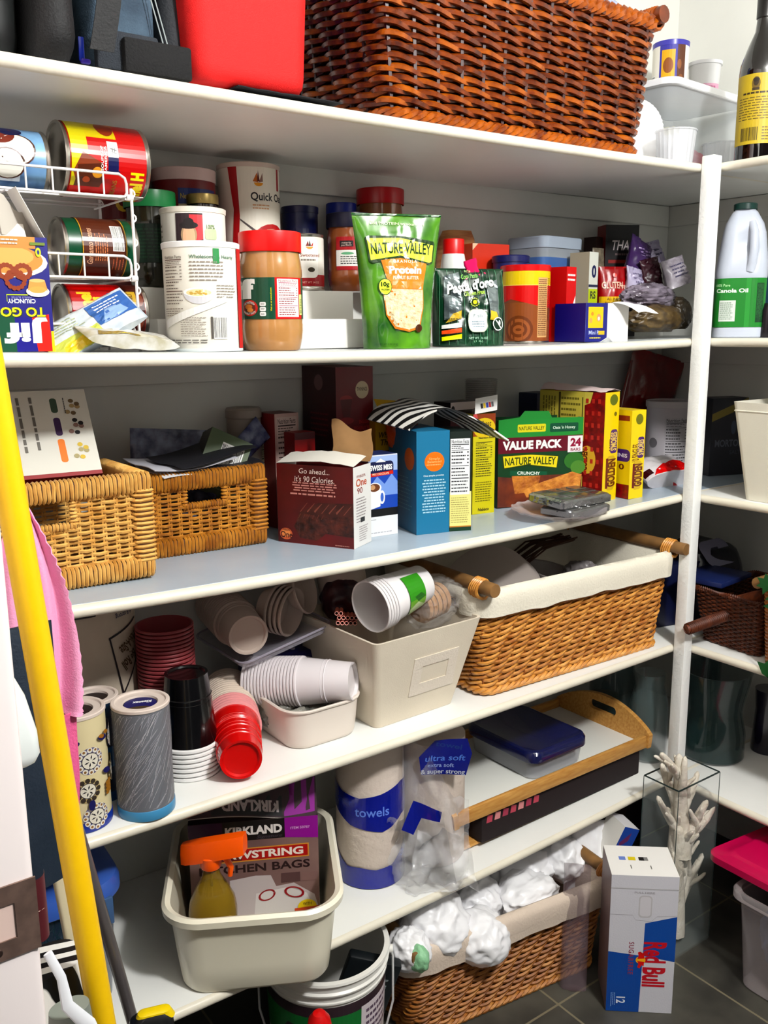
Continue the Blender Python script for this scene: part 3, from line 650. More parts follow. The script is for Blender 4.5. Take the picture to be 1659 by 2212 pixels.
L.ell(.76, .53, .21, .048, WHITE).poly([(.58, .54), (.94, .54), (.90, .625), (.62, .625)], (214, 160, 92)).ell(.76, .545, .15, .03, (226, 170, 96)).ell(.76, .625, .14, .016, (232, 190, 130))
L.ell(.82, .87, .05, .04, (196, 214, 60)).ell(.82, .87, .022, .02, BLU).rect(.68, .93, .95, .955, (120, 140, 60)).lines(.08, .925, .5, .985, 2, (240, 230, 214), .4)
L.stick(f_front(w, .05), t, 'front_print')
flap(lambda u, v: (-w/2+.002+.045*u, -.022+.055*u*.2+.012*v, h+v*.018), M((236, 232, 224), .6), 'flap', t, label='torn open white flap')
flap(lambda u, v: (w/2-.052+.055*u-.006*v, -.02+.04*u, h+.002+v*(.046-.030*u*u+.006*math.sin(9*u))), M((196, 190, 180), .7), 'flap', t, label='tall torn grey cardboard flap')
flap(lambda u, v: (w/2-.002-.030*v, -.024+.048*u, h+.060*v), CARD, 'flap', t)
crumple('cup_wrapper', 'orange and red wrapper sticking out of the open blue carton', 'wrapper', P+Vector((-.012, -.0, h-.016)), (.012, .012, .012), M((226, 90, 30), .3, c2=(236, 180, 50), vs=80), 3, .2, sub=3)
# crinkled snack wrappers in front of the can rack
def laid(name, label, c, w, h, d, rot, seed, cols, body):
    f = pouch_fn(w, h, d, 0, seed, .003); t = thing(name, label, 'wrapper', c, rot=rot); pouch(t, f, body, 'film', 20, 20); L = Lab(w, h, .25)
    for r in cols: L.put(*r) if len(r) == 3 else L.rect(*r)
    L.stick(on_pouch(f, w, h), t, 'print', du=w/18, dv=h/12); return t
a = aty(128, 752, .045); b = aty(343, 640, .055)
f = pouch_fn(.145, .062, .016, 0, 5, .003); t = thing('snack_wrapper', 'crinkled white, green and blue snack wrapper slanting up beside the blue carton', 'wrapper', ((a.x+b.x)/2-.01, .05, (a.z+b.z)/2-.026), rot=(-.75, -.46, .06))
pouch(t, f, M((214, 222, 226), .18, c2=(186, 196, 206), vs=50), 'film', 22, 16); L = Lab(.145, .062, .2); L.rect(0, .0, .55, .42, (196, 204, 110)).poly([(.1, .0), (.45, .05), (.4, .3), (.15, .28)], (224, 200, 70)).rect(.56, .3, .98, .92, (70, 110, 170)).poly([(.60, .3), (.9, .35), (.86, .6), (.7, .62)], (150, 176, 210)).lines(.62, .62, .92, .86, 3, (235, 240, 245)).lines(.05, .55, .5, .9, 5, (170, 180, 150))
L.stick(on_pouch(f, .145, .062), t, 'print', du=.145/22, dv=.062/16)
a = aty(190, 752, .04); f = pouch_fn(.135, .05, .018, 0, 8, .003); t = thing('snack_wrapper', 'flat white foil snack wrapper lying below the slanting one, tip to the right', 'wrapper', (a.x+.062, .028, shelf_z('B', a.x)+.0125), rot=(-1.25, .10, .10)); pouch(t, f, M((222, 222, 220), .2, c2=(190, 184, 160), vs=40), 'film', 20, 14)
L = Lab(.135, .05, .25); L.poly([(.1, .02), (.55, .02), (.45, .3), (.14, .32)], (150, 130, 70)).poly([(.2, .04), (.45, .04), (.4, .2)], (214, 196, 60)); L.stick(on_pouch(f, .135, .05), t, 'print', du=.135/20, dv=.05/14)
# white oats canister with its back turned
P = stand(443, 'B', .072, .0012); r = 82*mpp((P.x, .072-.05, P.z)); h = tall(Vector((P.x, .03, P.z)), 522)
OATW = M((234, 232, 222), .42)
rz0 = facing(P); t = canister('oats_canister', 'white oats canister turned back to front at the shelf edge', 'canister', P, r, h, OATW, M((238, 240, 240), .4), rz0, .008, base=M((206, 214, 214), .4))
sp = r*3.1; L = Lab(sp, h-.012); G = (150, 140, 128); DK = (90, 84, 78)
L.nutr(.115, .42, .345, .93, None, (136, 126, 116), bar=(110, 84, 76)).text('Wholesome & Hearty', .60, .905, .035, (92, 130, 108), w=.40).lines(.40, .66, .70, .87, 6, G, .35).rect(.60, .84, .655, .985, (40, 140, 76))
L.ell(.47, .56, .13, .115, (206, 206, 210), a0=PI, a1=2*PI).ell(.47, .56, .13, .045, (240, 240, 238)).ell(.47, .555, .105, .034, (226, 214, 170))
for k in range(12): L.ell(.40+.13*random.random(), .54+.03*random.random(), .014, .010, (200, 170, 90), 7)
L.lines(.62, .50, .84, .64, 5, G, .3).lines(.115, .32, .36, .41, 4, G, .35).lines(.3, .12, .53, .32, 9, G, .3).lines(.08, .05, .55, .10, 2, DK, .3).rect(.56, .10, .575, .32, DK).bars(.585, .11, .70, .31, (60, 56, 54)).rect(.86, 0, 1, 1, (190, 40, 44)).poly([(.1, .28), (.7, .52), (.72, .47), (.12, .20)], (228, 228, 224))
L.stick(f_cyl(r+.0003, sp, .004), t, 'label', du=.006)
# big red-capped peanut butter jar
P = stand(590, 'B', .078, .0012); r = 68*mpp((P.x, .03, P.z)); h = tall(Vector((P.x, .04, P.z)), 498)
PBUT = (182, 140, 92); REDC = M((232, 40, 34), .35)
t, R = jar('peanut_butter_jar', 'large peanut butter jar with a bright red lid and green label at the shelf edge', 'jar', P, r, h, PBUT, REDC, facing(P), .030, .92)
sp = r*3.3; z0 = h*.268; hl = h*.345; L = Lab(sp, hl, .3); L.rect(0, 0, .535, 1, (20, 84, 62)).rect(.535, 0, .86, 1, (210, 36, 42)).rect(.86, 0, 1, 1, (20, 84, 62))
L.text('Jif', .10, .73, .42, WHITE, w=.40, bold=.05).text('f', .275, .73, .42, WHITE, w=.13, bold=.05).ell(.265, .27, .10, .20, (196, 40, 30)).ell(.262, .27, .078, .155, (110, 40, 22)).ell(.255, .30, .05, .06, (206, 130, 60)).ell(.275, .22, .04, .05, (220, 150, 80)).text('ROASTED', .265, .405, .05, WHITE, w=.13, arc=1).text('PEANUT TASTE', .265, .13, .05, WHITE, w=.15, arc=-1)
for q in (.12, .24, .36): L.rrect(.385, q-.05, .445, q+.05, .3, (226, 230, 226)).lines(.395, q-.03, .435, q+.03, 2, DK)
L.text('Visit us at www.jif.com', .495, .47, .035, (226, 220, 60), w=.56, rot=PI/2).nutr(.555, .05, .80, .965, (240, 236, 232), (150, 60, 66), n=14, bar=(170, 30, 90)).rect(.81, .10, .86, .60, (226, 224, 150)).bars(.818, .14, .855, .5, (90, 110, 60), True, None)
L.stick(f_cyl(R(0)+.0003, sp, z0), t, 'label', du=.005)
# granola stand-up pouch
P = stand(858, 'B', .06, .0012); m = mpp(P); wb, h = 150*m, tall(Vector((P.x, .03, P.z)), 458); wt = 196*m; wm = (wb+wt)/2
f = pouch_fn(wb, h, .055, .10, 3, .0028, flare=wt/wb-1)
t = thing('granola_pouch', 'green stand-up granola pouch with a window of oat clusters', 'pouch', P, facing(P)*.55)
pouch(t, f, M((14, 84, 40), .22, coat=.5, c2=(104, 160, 48), vs=17), 'film', back=M((30, 110, 50), .3))
L = Lab(wb, h, .22); CR = (240, 236, 214); LG = (214, 226, 92)
L.text('add PROTEIN to your day!', .49, .925, .020, (214, 232, 190), w=.62, rot=-.02).rect(.0, .985, 1, .997, (30, 90, 44))
L.poly([(.10, .82), (.12, .645), (.16, .632), (.5, .675), (.88, .625), (.93, .64), (.945, .775), (.93, .80), (.5, .835), (.14, .835)], (44, 74, 32)); L.poly([(.12, .815), (.14, .655), (.5, .69), (.88, .64), (.915, .65), (.925, .77), (.5, .82)], LG)
L.text('NATURE VALLEY', .525, .747, .078, (30, 66, 30), w=.74, bold=.02, arc=.12)
L.poly([(.26, .655), (.5, .672), (.84, .632), (.80, .44), (.34, .45)], (214, 142, 64)).text('GRANOLA', .56, .648, .022, CR, w=.30, space=1.3).text('Protein', .56, .585, .052, WHITE, w=.42, bold=.04).text('PEANUT BUTTER', .565, .528, .024, CR, w=.34)
OAT = M((206, 186, 146), .7, c2=(238, 226, 196), vs=110, bump=.9, bs=190)
L.poly([(.26, .40), (.32, .455), (.80, .445), (.81, .30), (.77, .15), (.60, .125), (.40, .15), (.28, .25)], (206, 132, 56)); L.poly([(.27, .40), (.33, .445), (.79, .438), (.80, .30), (.75, .165), (.60, .142), (.41, .165), (.29, .26)], OAT)
L.ell(.285, .46, .085, .062, (34, 90, 40)).ell(.285, .46, .078, .056, LG).text('10g', .285, .478, .030, (30, 60, 30), w=.10, bold=.03).text('PROTEIN', .285, .438, .011, (30, 60, 30), w=.10).ell(.745, .152, .052, .030, (88, 52, 26)).text('NET WT 11 OZ (312g)', .30, .035, .014, (30, 80, 36), w=.26)
L.stick(on_pouch(f, wb, h), t, 'label', du=wb/26, dv=h/36, off=.0012)
# pasta bag with pink clip
P = stand(1012, 'B', .095, .0012); m = mpp(P); w, h = 166*m, tall(Vector((P.x, .06, P.z)), 578)
f = pouch_fn(w, h, .065, -.06, 11, .0038, flare=-.06)
t = thing('pasta_bag', 'dark green striped pasta bag closed with a pink clip', 'bag', P, facing(P)*.5+.05); pouch(t, f, M((10, 50, 34), .25, coat=.4, c2=(18, 78, 48), vs=12), 'film')
L = Lab(w, h, .22); SIL = M((150, 160, 160), .25, metal=.6, c2=(84, 96, 100), vs=40)
for k in range(10): L.rect(.05+.1*k, .02, .056+.1*k, .98, (90, 140, 110))
L.poly([(.10, .90), (.31, .95), (.31, .36), (.10, .34)], SIL).poly([(.68, .80), (.86, .86), (.84, .35), (.70, .38)], SIL).poly([(.11, .30), (.31, .36), (.31, .46), (.2, .42)], (206, 176, 70)).poly([(.70, .34), (.84, .33), (.80, .44), (.71, .46)], (206, 186, 70))
L.text("Pasta d'oro", .47, .775, .115, (20, 40, 26), w=.68, rot=.16, bold=.06, shear=.15).text("Pasta d'oro", .465, .782, .115, WHITE, w=.68, rot=.16, bold=.035, shear=.15).text('Corn Pasta', .45, .90, .055, (150, 206, 110), w=.24, rot=.1, shear=.2).text("It's", .44, .965, .03, (180, 214, 150), w=.08).text('Gluten Free', .50, .685, .055, (170, 210, 70), w=.30, rot=.12, shear=.2)
for k in range(12): a = k*PI/6; L.ell(.49+.055*math.cos(a), .565+.05*math.sin(a), .012, .01, (190, 200, 90), 6)
L.ell(.49, .565, .03, .028, (236, 230, 70)).rrect(.385, .18, .645, .475, .3, (190, 196, 176)).rrect(.395, .19, .635, .465, .3, (226, 230, 230)).text('Fusilli', .515, .39, .04, (120, 140, 140), w=.12).lines(.43, .24, .60, .33, 3, (150, 170, 180), center=True)
L.ell(.81, .285, .082, .088, WHITE).ell(.81, .285, .07, .075, (14, 56, 38)).poly([(.765, .33), (.775, .34), (.855, .24), (.845, .23)], WHITE).ell(.825, .30, .018, .035, WHITE).lines(.10, .335, .29, .365, 1, (30, 40, 30)).poly([(.06, .27), (.29, .31), (.29, .245), (.06, .225)], (226, 226, 222)).poly([(.06, .20), (.29, .24), (.29, .18), (.06, .155)], (226, 96, 54)).poly([(.06, .12), (.29, .16), (.29, .10), (.06, .07)], (216, 222, 40)).text('NET WT. 16 OZ', .51, .105, .028, (170, 200, 180), w=.26).text('(1 lb)', .51, .065, .022, (150, 190, 160), w=.12)
L.stick(on_pouch(f, w, h), t, 'label', du=w/26, dv=h/36, off=.0012)
c = aty(1030, 585, .085); tc = thing('bag_clip', 'hot pink plastic clip gripping the top of the pasta bag', 'clip', (c.x, .0945, P.z+h-.022), rot=(0, -.28, -.25)); PK = M((206, 24, 104), .3)
MB().box((-.023, -.013, 0), (.023, -.0045, .011), PK, .003).build('jaw', tc); MB().box((-.023, .0045, 0), (.023, .013, .011), PK, .003).build('jaw', tc)
MB().loft([[(x*k, y*.55-.006+.010*(q/4)*0, .011+.028*q/4) for x, y in rr(.034, .012, .005, 4)] for q, k in enumerate((.9, .72, .66, .8, .74))], PK).build('lever', tc); MB().tube([(-.016, 0, .013), (.016, 0, .013)], .0035, M((235, 190, 210), .3), n=10).build('spring', tc)
# cocoa canister
P = stand(1132, 'B', .155, .0012); m = mpp((P.x, .10, P.z)); r = 53*m; h = tall(Vector((P.x, .105, P.z)), 571)
t = canister('cocoa_can', 'red, yellow and brown cocoa can with a red lid', 'can', P, r, h, M((140, 82, 44), .35, coat=.4), M((206, 24, 40), .3), facing(P), .012, base=MET)
sp = r*3.0; L = Lab(sp, h-.014, .3); L.rect(0, .0, 1, .55, (146, 86, 46)).poly([(0, .50), (.3, .60), (.7, .50), (1, .47), (1, .80), (0, .80)], (204, 30, 34)).rect(0, .80, 1, 1, (222, 196, 44))
for k in range(5): L.ell(.42, .17, .20-.04*k, .20-.045*k, ((120, 66, 32), (158, 96, 54))[k % 2])
L.rect(.68, .06, .86, .90, (206, 166, 118)).lines(.69, .08, .85, .88, 30, (120, 76, 50), .5, .1).lines(.88, .3, .92, .9, 20, (120, 76, 50), .5, .1).rect(0, .79, 1, .80, (236, 214, 120)); L.stick(f_cyl(r+.0003, sp, .003), t, 'label', du=.006)
# red carton beside it
P = stand(1203, 'B', .15, .0012); m = mpp(P); h = tall(P, 578); t = thing('red_carton', 'slim red carton with a white wave beside the cocoa can', 'box', P, .2); w = 38*m; MB().carton(w, .06, h, M((204, 36, 38), .35), right=M((188, 26, 32), .4)).build('carton', t)
L = Lab(w, h, .35); L.poly([(.55, .15), (.95, .40), (.95, .62), (.70, .50), (.5, .3)], WHITE).poly([(.1, .0), (.9, .0), (.9, .2), (.1, .12)], (90, 40, 30)).lines(.1, .8, .9, .92, 2, WHITE).text('TEA', .5, .08, .05, (220, 200, 190), w=.5, rot=PI/2); L.stick(f_front(w, .06), t, 'label')
# --- on the riser
def lying(name, label, px0, px1, pyc, Y, rpx, wall, up=-1):
    a = aty(px0, pyc, Y); b = aty(px1, pyc, Y); hh = b.x-a.x; r = rpx*mpp(((a.x+b.x)/2, Y-.03, a.z)); zc = (aty((px0+px1)/2, pyc, Y-.01)).z
    P = Vector((b.x if up < 0 else a.x, Y, zc)); t = tin(name, label, 'can', P, r, hh, wall, rot=(0, -PI/2 if up < 0 else PI/2, 0)); return t, r, hh, zc
RACK = []
CHR = M((186, 22, 26), .32)
t, r, hh, zc = lying('chili_can', 'large red and yellow chili can lying on the top tier of the wire rack', 119, 297, 348, .135, 76, CHR); RACK.append((r, zc))
sp = r*4.4; L = Lab(sp, hh-.014, .3); L.rect(0, .0, 1, .22, (60, 30, 20)) if 0 else None
L.rect(0, 0, 1, 1, (190, 20, 26)).rect(.30, .78, 1, 1, (206, 196, 44)).rect(.62, .38, 1, .78, (206, 190, 40)).poly([(.46, .60), (.52, .85), (.40, .98), (.30, .9), (.30, .6)], (140, 70, 40)).poly([(.30, .95), (.44, .92), (.46, .60), (.36, .56), (.30, .62)], (96, 46, 24)).ell(.40, .66, .035, .07, (206, 150, 60)).ell(.35, .8, .02, .05, (190, 90, 40)).ell(.72, .5, .08, .12, (150, 60, 30)).ell(.80, .4, .05, .08, (200, 140, 90)).rect(.40, .38, .50, .52, (30, 34, 90)).rect(.50, .38, .60, .52, WHITE).text('#', .54, .45, .08, INK, w=.04).rect(.40, .36, .42, .54, (40, 40, 90)).text('SOUPS OF', .49, .60, .03, WHITE, w=.15).text('AMERICA', .49, .555, .03, WHITE, w=.15)
L.text('Hormel', .22, .12, .16, (226, 206, 50), w=.26, bold=.05).text('H', .395, .12, .16, (226, 214, 40), w=.05, bold=.06).text('BEANS', .30, .42, .06, (160, 130, 60), w=.12)
L.stick(f_cyl(r+.0004, sp, .007), t, 'label', du=.006)
t, r, hh, zc = lying('coconut_can', 'blue coconut milk can with halved coconuts lying at the left of the top tier', -70, 90, 343, .135, 66, M((44, 84, 150), .32, c2=(150, 190, 220), vs=14)); RACK.append((r, zc))
sp = r*4.2; L = Lab(sp, hh-.014, .3); L.rect(.3, .4, .55, 1, (206, 216, 226)).ell(.56, .44, .13, .30, (90, 52, 34)).ell(.56, .44, .12, .27, (228, 226, 216)).ell(.44, .60, .12, .28, (90, 52, 34)).ell(.44, .60, .11, .25, (226, 224, 214)).ell(.68, .68, .09, .25, (130, 60, 44)).text('Coconut', .5, .93, .10, (50, 60, 130), w=.25, bold=.03).ell(.72, .5, .05, .2, (24, 30, 80))
L.stick(f_cyl(r+.0004, sp, .007), t, 'label', du=.006)
t, r, hh, zc = lying('garbanzo_can', 'brown and green garbanzo bean can lying on the middle tier', 121, 279, 535, .135, 62, M((14, 84, 56), .3)); RACK.append((r, zc))
sp = r*4.2; L = Lab(sp, hh-.014, .3); L.rect(.0, .14, 1, .80, (96, 52, 34)).rect(0, .80, 1, .815, (190, 150, 60)).rect(0, .125, 1, .14, (190, 150, 60)).text('Garbanzo Beans', .5, .70, .085, (214, 170, 140), w=.30, shear=.2).lines(.38, .42, .64, .63, 6, (200, 130, 90), .4).bars(.47, .18, .68, .34, INK, True)
L.lines(.30, .16, .42, .36, 4, (190, 110, 80), .3); L.stick(f_cyl(r+.0004, sp, .007), t, 'label', du=.006)
t, r, hh, zc = lying('chili_can', 'red turkey chili can lying on the bottom tier behind the snack wrappers', 128, 301, 678, .135, 62, M((150, 22, 24), .32)); RACK.append((r, zc))
sp = r*4.2; L = Lab(sp, hh-.014, .3); L.rect(0, 0, 1, 1, (176, 20, 26)).rect(0, .0, 1, .26, (74, 26, 18)).text('Hormel', .50, .82, .17, (222, 190, 60), w=.38, bold=.05).text('Chili', .50, .63, .17, (222, 190, 60), w=.28, bold=.05).rect(.36, .28, .68, .50, (40, 74, 130)).text('Turkey', .52, .42, .10, WHITE, w=.26, bold=.03).text('NO BEANS', .52, .33, .05, (200, 214, 230), w=.18).rect(.56, .10, .70, .28, (190, 160, 60)).text('CHILI', .62, .19, .07, (90, 40, 30), w=.1).ell(.45, .08, .08, .06, (120, 60, 40)).ell(.62, .06, .06, .05, (130, 70, 46))
L.stick(f_cyl(r+.0004, sp, .007), t, 'label', du=.006)
# the wire rack itself
WIRE = M((232, 230, 228), .3); xr = aty(284, 500, .075).x; x0 = -1.53
t = thing('can_rack', 'white three-tier wire can rack at the left end of the second shelf', 'rack', (x0, 0, 0))
def w2(mb, pts, r=.0016, n=6): mb.tube([(p[0]-x0, p[1], p[2]) for p in pts], r, WIRE, n)
tz = [max(RACK[0][1]-RACK[0][0], RACK[1][1]-RACK[1][0])-.0035, RACK[2][1]-RACK[2][0]-.0035, max(RACK[3][1]-RACK[3][0]-.0035, shelf_z('B', -1.4)+.003)]
for q, zt_ in enumerate(tz):
    mb = MB(); rt_ = zt_+.030
    xe = xr-(.0, .0, .0)[q]
    w2(mb, [(x0, .078, rt_), (xe-.012, .078, rt_), (xe-.004, .078, rt_-.005), (xe-.002, .078, rt_-.012), (xe-.002, .078, zt_+.006), (xe-.005, .078, zt_+.001), (xe-.012, .078, zt_), (x0, .078, zt_)], .0019)
    k = 0
    while xe-.034-.034*k > x0: xx = xe-.034-.034*k; w2(mb, [(xx, .078, zt_), (xx, .078, rt_)], .0013); k += 1
    for yy in (.10, .165, .20): w2(mb, [(x0, yy, zt_), (xe-.004, yy, zt_)], .0014)
    for xx in (xe-.004, (xe+x0)/2, x0): w2(mb, [(xx, .078, zt_-.0022), (xx, .205, zt_-.0022)], .0015)
    mb.build('tier', t)
for yy in (.078, .205):
    mb = MB(); zt0 = tz[0]+.012; w2(mb, [(xr+.004, yy, shelf_z('B', xr)+.001), (xr+.004, yy, zt0)], .0022)
    for q in range(7): zz = shelf_z('B', xr)+.02+q*(zt0-shelf_z('B', xr)-.02)/6.2; w2(mb, [(xr+.004+.005*math.cos(a_), yy, zz+.005*math.sin(a_)) for a_ in [-PI/2+PI*j/6 for j in range(7)]], .0012, 5)
    mb.build('upright', t)
for q, zt_ in enumerate(tz): mb = MB(); w2(mb, [(xr-.003, .079, zt_), (xr+.006, .079, zt_)], .0045, 10); mb.build('bracket_knob', t)
t, = [thing('can_mat', 'crumpled white paper lining under the top tier chili can', 'paper', (aty(150, 410, .12).x, .115, tz[0]+.0004))]
for q, (pp, lb) in enumerate(((0, 0),)): MB().sheet(lambda u, v: (-.02+.11*u, -.033+.03*v, .0012+.002*abs(noise.noise(Vector((u*9, v*5, 1))))), 14, 5, M((220, 216, 206), .8), -.0006).build('sheet', t)
# upright chili can on another can, behind the rack
P = put(280, .344, z2); r = .038
tin('stock_can', 'plain lower can carrying the chili can behind the wire rack', 'can', P, r, .105, M((120, 30, 26), .4), facing(P))
P = P+Vector((0, 0, .1054)); h = tall(P, 335); t = tin('chili_can', 'upright red chili can peeking out behind the wire rack', 'can', P, r, h, CHR, facing(P)); sp = r*3; L = Lab(sp, h-.012, .3); L.rect(0, 0, 1, 1, (110, 18, 22)).text('Hormel', .56, .68, .26, (200, 160, 60), w=.60, bold=.05).text('Chili', .60, .28, .30, (206, 170, 60), w=.46, bold=.05)
L.stick(f_cyl(r+.0004, sp, .006), t, 'label', du=.006)
# red canister with white lid
P = put(408, .333, z2); r = .053; h = tall(P, 370); t = canister('cocoa_canister', 'dark red canister with a white lid on the riser', 'canister', P, r, h, M((128, 26, 34), .4), M((214, 190, 186), .4), facing(P), .020)
sp = r*2.4; L = Lab(sp, h-.03, .4); L.rect(.42, .80, 1, .95, (36, 60, 130)).text('New! Smooth taste', .7, .875, .05, (190, 170, 60), w=.5).rect(.42, .4, 1, .8, (214, 196, 160)).ell(.75, .55, .2, .14, (70, 40, 30)); L.stick(f_cyl(r+.0004, sp, .004), t, 'label', du=.007)
# green-lidded jar and gold-lidded jar
P = put(333, .262, z2); r = .0385; h = tall(P, 415); t, R = jar('parmesan_jar', 'dark jar with a wide green lid on the riser', 'jar', P, r, h, (46, 44, 26), M((14, 120, 66), .35), facing(P), .026, .98)
L = Lab(r*2.6, h*.40, .4); L.rect(0, 0, 1, 1, (20, 52, 36)).lines(.1, .1, .9, .9, 9, (40, 80, 56)); L.stick(f_cyl(R(0)+.0003, r*2.6, h*.25), t, 'label', du=.006)
P = put(446, .258, z2); h = tall(P, 421); jar('coffee_jar', 'small dark jar with a gold lid behind the oats canister', 'jar', P, .0235, h, (40, 26, 20), M((150, 132, 84), .35, metal=.6), facing(P), .016, .96)
# oats canister with portrait
P = put(427, .1785, z1); r = .0495; h = tall(Vector((P.x, .13, P.z)), 446); t = canister('oats_canister', 'white oats canister with a portrait and navy band, on the riser', 'canister', P, r, h, OATW, M((226, 220, 206), .4), facing(P), .008)
sp = r*2.9; L = Lab(sp, h-.012, .4); L.rect(.12, .36, .80, .56, (34, 44, 92)).rect(.31, .36, .60, .985, (60, 44, 50)).poly([(.46, .70), (.60, .74), (.60, .97), (.46, .97)], (206, 70, 76)).ell(.45, .78, .085, .10, (176, 150, 120)).ell(.45, .76, .065, .12, (222, 180, 148)).ell(.45, .87, .10, .035, (34, 26, 28)).ell(.45, .90, .055, .04, (34, 26, 28)).poly([(.38, .60), (.53, .60), (.50, .70), (.41, .70)], (226, 222, 214)).text('QUAKER', .455, .50, .085, WHITE, w=.28, bold=.03).text('100%', .69, .86, .04, (120, 150, 100), w=.1).rrect(.62, .74, .76, .84, .2, (190, 206, 170)).lines(.02, .5, .1, .9, 8, G)
L.stick(f_cyl(r+.0003, sp, .004), t, 'label', du=.006)
# quick oats
P = put(545, .33, z2); r = .0545; h = tall(P, 360); t = canister('oats_canister', 'tall white and red quick oats canister at the back of the riser', 'canister', P, r, h, M((226, 216, 204), .42), M((214, 196, 184), .4), facing(P), .008)
sp = r*2.7; L = Lab(sp, h-.012, .4); L.poly([(.24, 1), (.36, 1), (.385, .6), (.36, .35), (.28, .0), (.18, .0), (.28, .35), (.31, .65)], (176, 26, 38)).poly([(.36, 1), (1, 1), (1, 0), (.28, 0), (.36, .35), (.385, .6)], (232, 226, 212)).rect(.90, .82, .95, 1, (170, 26, 40))
L.poly([(.55, .88), (.60, .95), (.615, .87)], (190, 110, 40)).poly([(.60, .88), (.615, .97), (.635, .88)], (110, 50, 40)).poly([(.62, .87), (.67, .95), (.675, .88)], (150, 120, 110)).ell(.62, .87, .055, .03, (222, 160, 60), a0=PI, a1=2*PI).text('Quick Oats', .79, .76, .062, INK, w=.54, bold=.02).lines(.54, .65, .80, .70, 2, (206, 160, 120)).poly([(.38, .58), (.39, .56), (.70, .38), (.69, .42)], (90, 80, 80)).ell(.80, .38, .28, .16, (186, 40, 44)).ell(.80, .35, .27, .15, (176, 160, 140)).ell(.78, .27, .26, .10, (90, 76, 76)); L.stick(f_cyl(r+.0003, sp, .004), t, 'label', du=.006)
# condensed milk, natural peanut butter, nuts, blue lidded jar, red capped jar
P = put(657, .268, z2); r = .0365; h = tall(Vector((P.x, .23, P.z)), 504); t = tin('milk_can', 'small white and red condensed milk can on the riser', 'can', P, r, h, M((232, 226, 214), .35), facing(P))
sp = r*3; L = Lab(sp, h-.014, .35); L.rect(0, 0, 1, 1, (228, 222, 212)).rect(0, 0, 1, .24, (160, 24, 38)).rrect(.14, .17, .76, 1.0, .15, (236, 232, 224)).poly([(.54, .82), (.58, .93), (.60, .82)], (140, 50, 40)).poly([(.59, .82), (.61, .95), (.63, .82)], (40, 30, 30)).poly([(.62, .82), (.67, .9), (.66, .82)], (190, 60, 40)).ell(.605, .81, .06, .05, (222, 160, 60), a0=PI, a1=2*PI).text('Sweetened', .62, .64, .07, (150, 90, 70), w=.34).lines(.46, .5, .78, .58, 1, G).ell(.63, .34, .06, .05, (70, 60, 44)).text('NET WT 14 OZ', .62, .08, .04, (226, 170, 160), w=.3); L.stick(f_cyl(r+.0004, sp, .007), t, 'label', du=.005)
P = put(757, .272, z2); r = .0425; h = tall(Vector((P.x, .23, P.z)), 458); t, R = jar('peanut_butter_jar', 'natural peanut butter jar with a dark navy lid and red and white label', 'jar', P, r, h, (150, 88, 48), M((34, 34, 60), .35), facing(P), .026, .94)
sp = r*2.6; L = Lab(sp, h*.42, .35); L.rect(.26, 0, .80, 1, (170, 32, 42)).rect(.26, .12, .80, .60, (226, 224, 218)).rect(.33, .70, .56, .88, (40, 30, 32)).text('nearly', .445, .82, .05, (200, 180, 170), w=.16).text('perfect', .445, .75, .05, (200, 180, 170), w=.17).ell(.46, .50, .11, .04, (110, 170, 130)).lines(.34, .16, .70, .44, 4, (80, 80, 80), .4); L.stick(f_cyl(R(0)+.0004, sp, h*.27), t, 'label', du=.005)
P = put(652, .349, z2); r = .0335; h = tall(P, 448); t = canister('nut_can', 'dark blue nut can behind the condensed milk can', 'can', P, r, h, M((36, 42, 96), .35), M((30, 34, 90), .35), facing(P), .012)
sp = r*2.6; L = Lab(sp, h-.016, .35); L.rect(.1, .5, .9, .8, (30, 34, 84)).text('PLANTERS', .62, .66, .14, (200, 200, 200), w=.62, bold=.02, rot=.05).poly([(.4, .3), (.9, .36), (.9, .5), (.4, .46)], (70, 60, 90)).ell(.36, .42, .1, .16, (190, 150, 60)).text('NUTS', .7, .36, .12, (200, 190, 180), w=.34, bold=.02); L.stick(f_cyl(r+.0003, sp, .003), t, 'label', du=.006)
P = put(740, .356, z2); h = tall(P, 440); jar('spread_jar', 'jar with a royal blue lid at the back beside the red capped jar', 'jar', P, .0265, h, (120, 74, 40), M((26, 50, 150), .35), facing(P), .024, .98)
P = put(823, .335, z2); r = .0455; h = tall(P, 410); jar('peanut_butter_jar', 'tall jar with a dark red lid behind the granola pouch', 'jar', P, r, h, (150, 92, 50), M((186, 18, 42), .3), facing(P), .030, .96)
# --- right part, on the shelf
P = stand(978, 'B', .205, .0012); r = 27*mpp(P); h = tall(P, 517); t = thing('salt_shaker', 'white plastic bottle with a red cap behind the pasta bag', 'bottle', P)
MB().lathe([(.0001, .0), (r*.95, 0), (r, .003), (r, h*.74), (r*.95, h*.80), (r*.86, h*.86), (.0001, h*.86)], M((220, 224, 220), .35)).build('body', t); MB().lathe([(r*.84, h*.86), (r*.84, h-.002), (r*.8, h), (.0001, h)], M((206, 26, 32), .35)).build('cap', t)
P = stand(1043, 'B', .30, .0012); m = mpp(P); h = tall(P, 529); t = thing('taco_carton', 'red-orange carton standing behind the pasta bag', 'box', P, -.12); MB().carton(94*m, .05, h, M((204, 62, 40), .4, c2=(222, 92, 50), vs=30)).build('carton', t)
L = Lab(94*m, h, .4); L.rect(0, 0, 1, 1, (206, 66, 42)).poly([(.0, .93), (.0, 1), (.15, 1)], (230, 200, 170)).poly([(.5, .72), (1, .80), (1, .70), (.6, .64)], (176, 40, 34)); L.stick(f_front(94*m, .05), t, 'label')
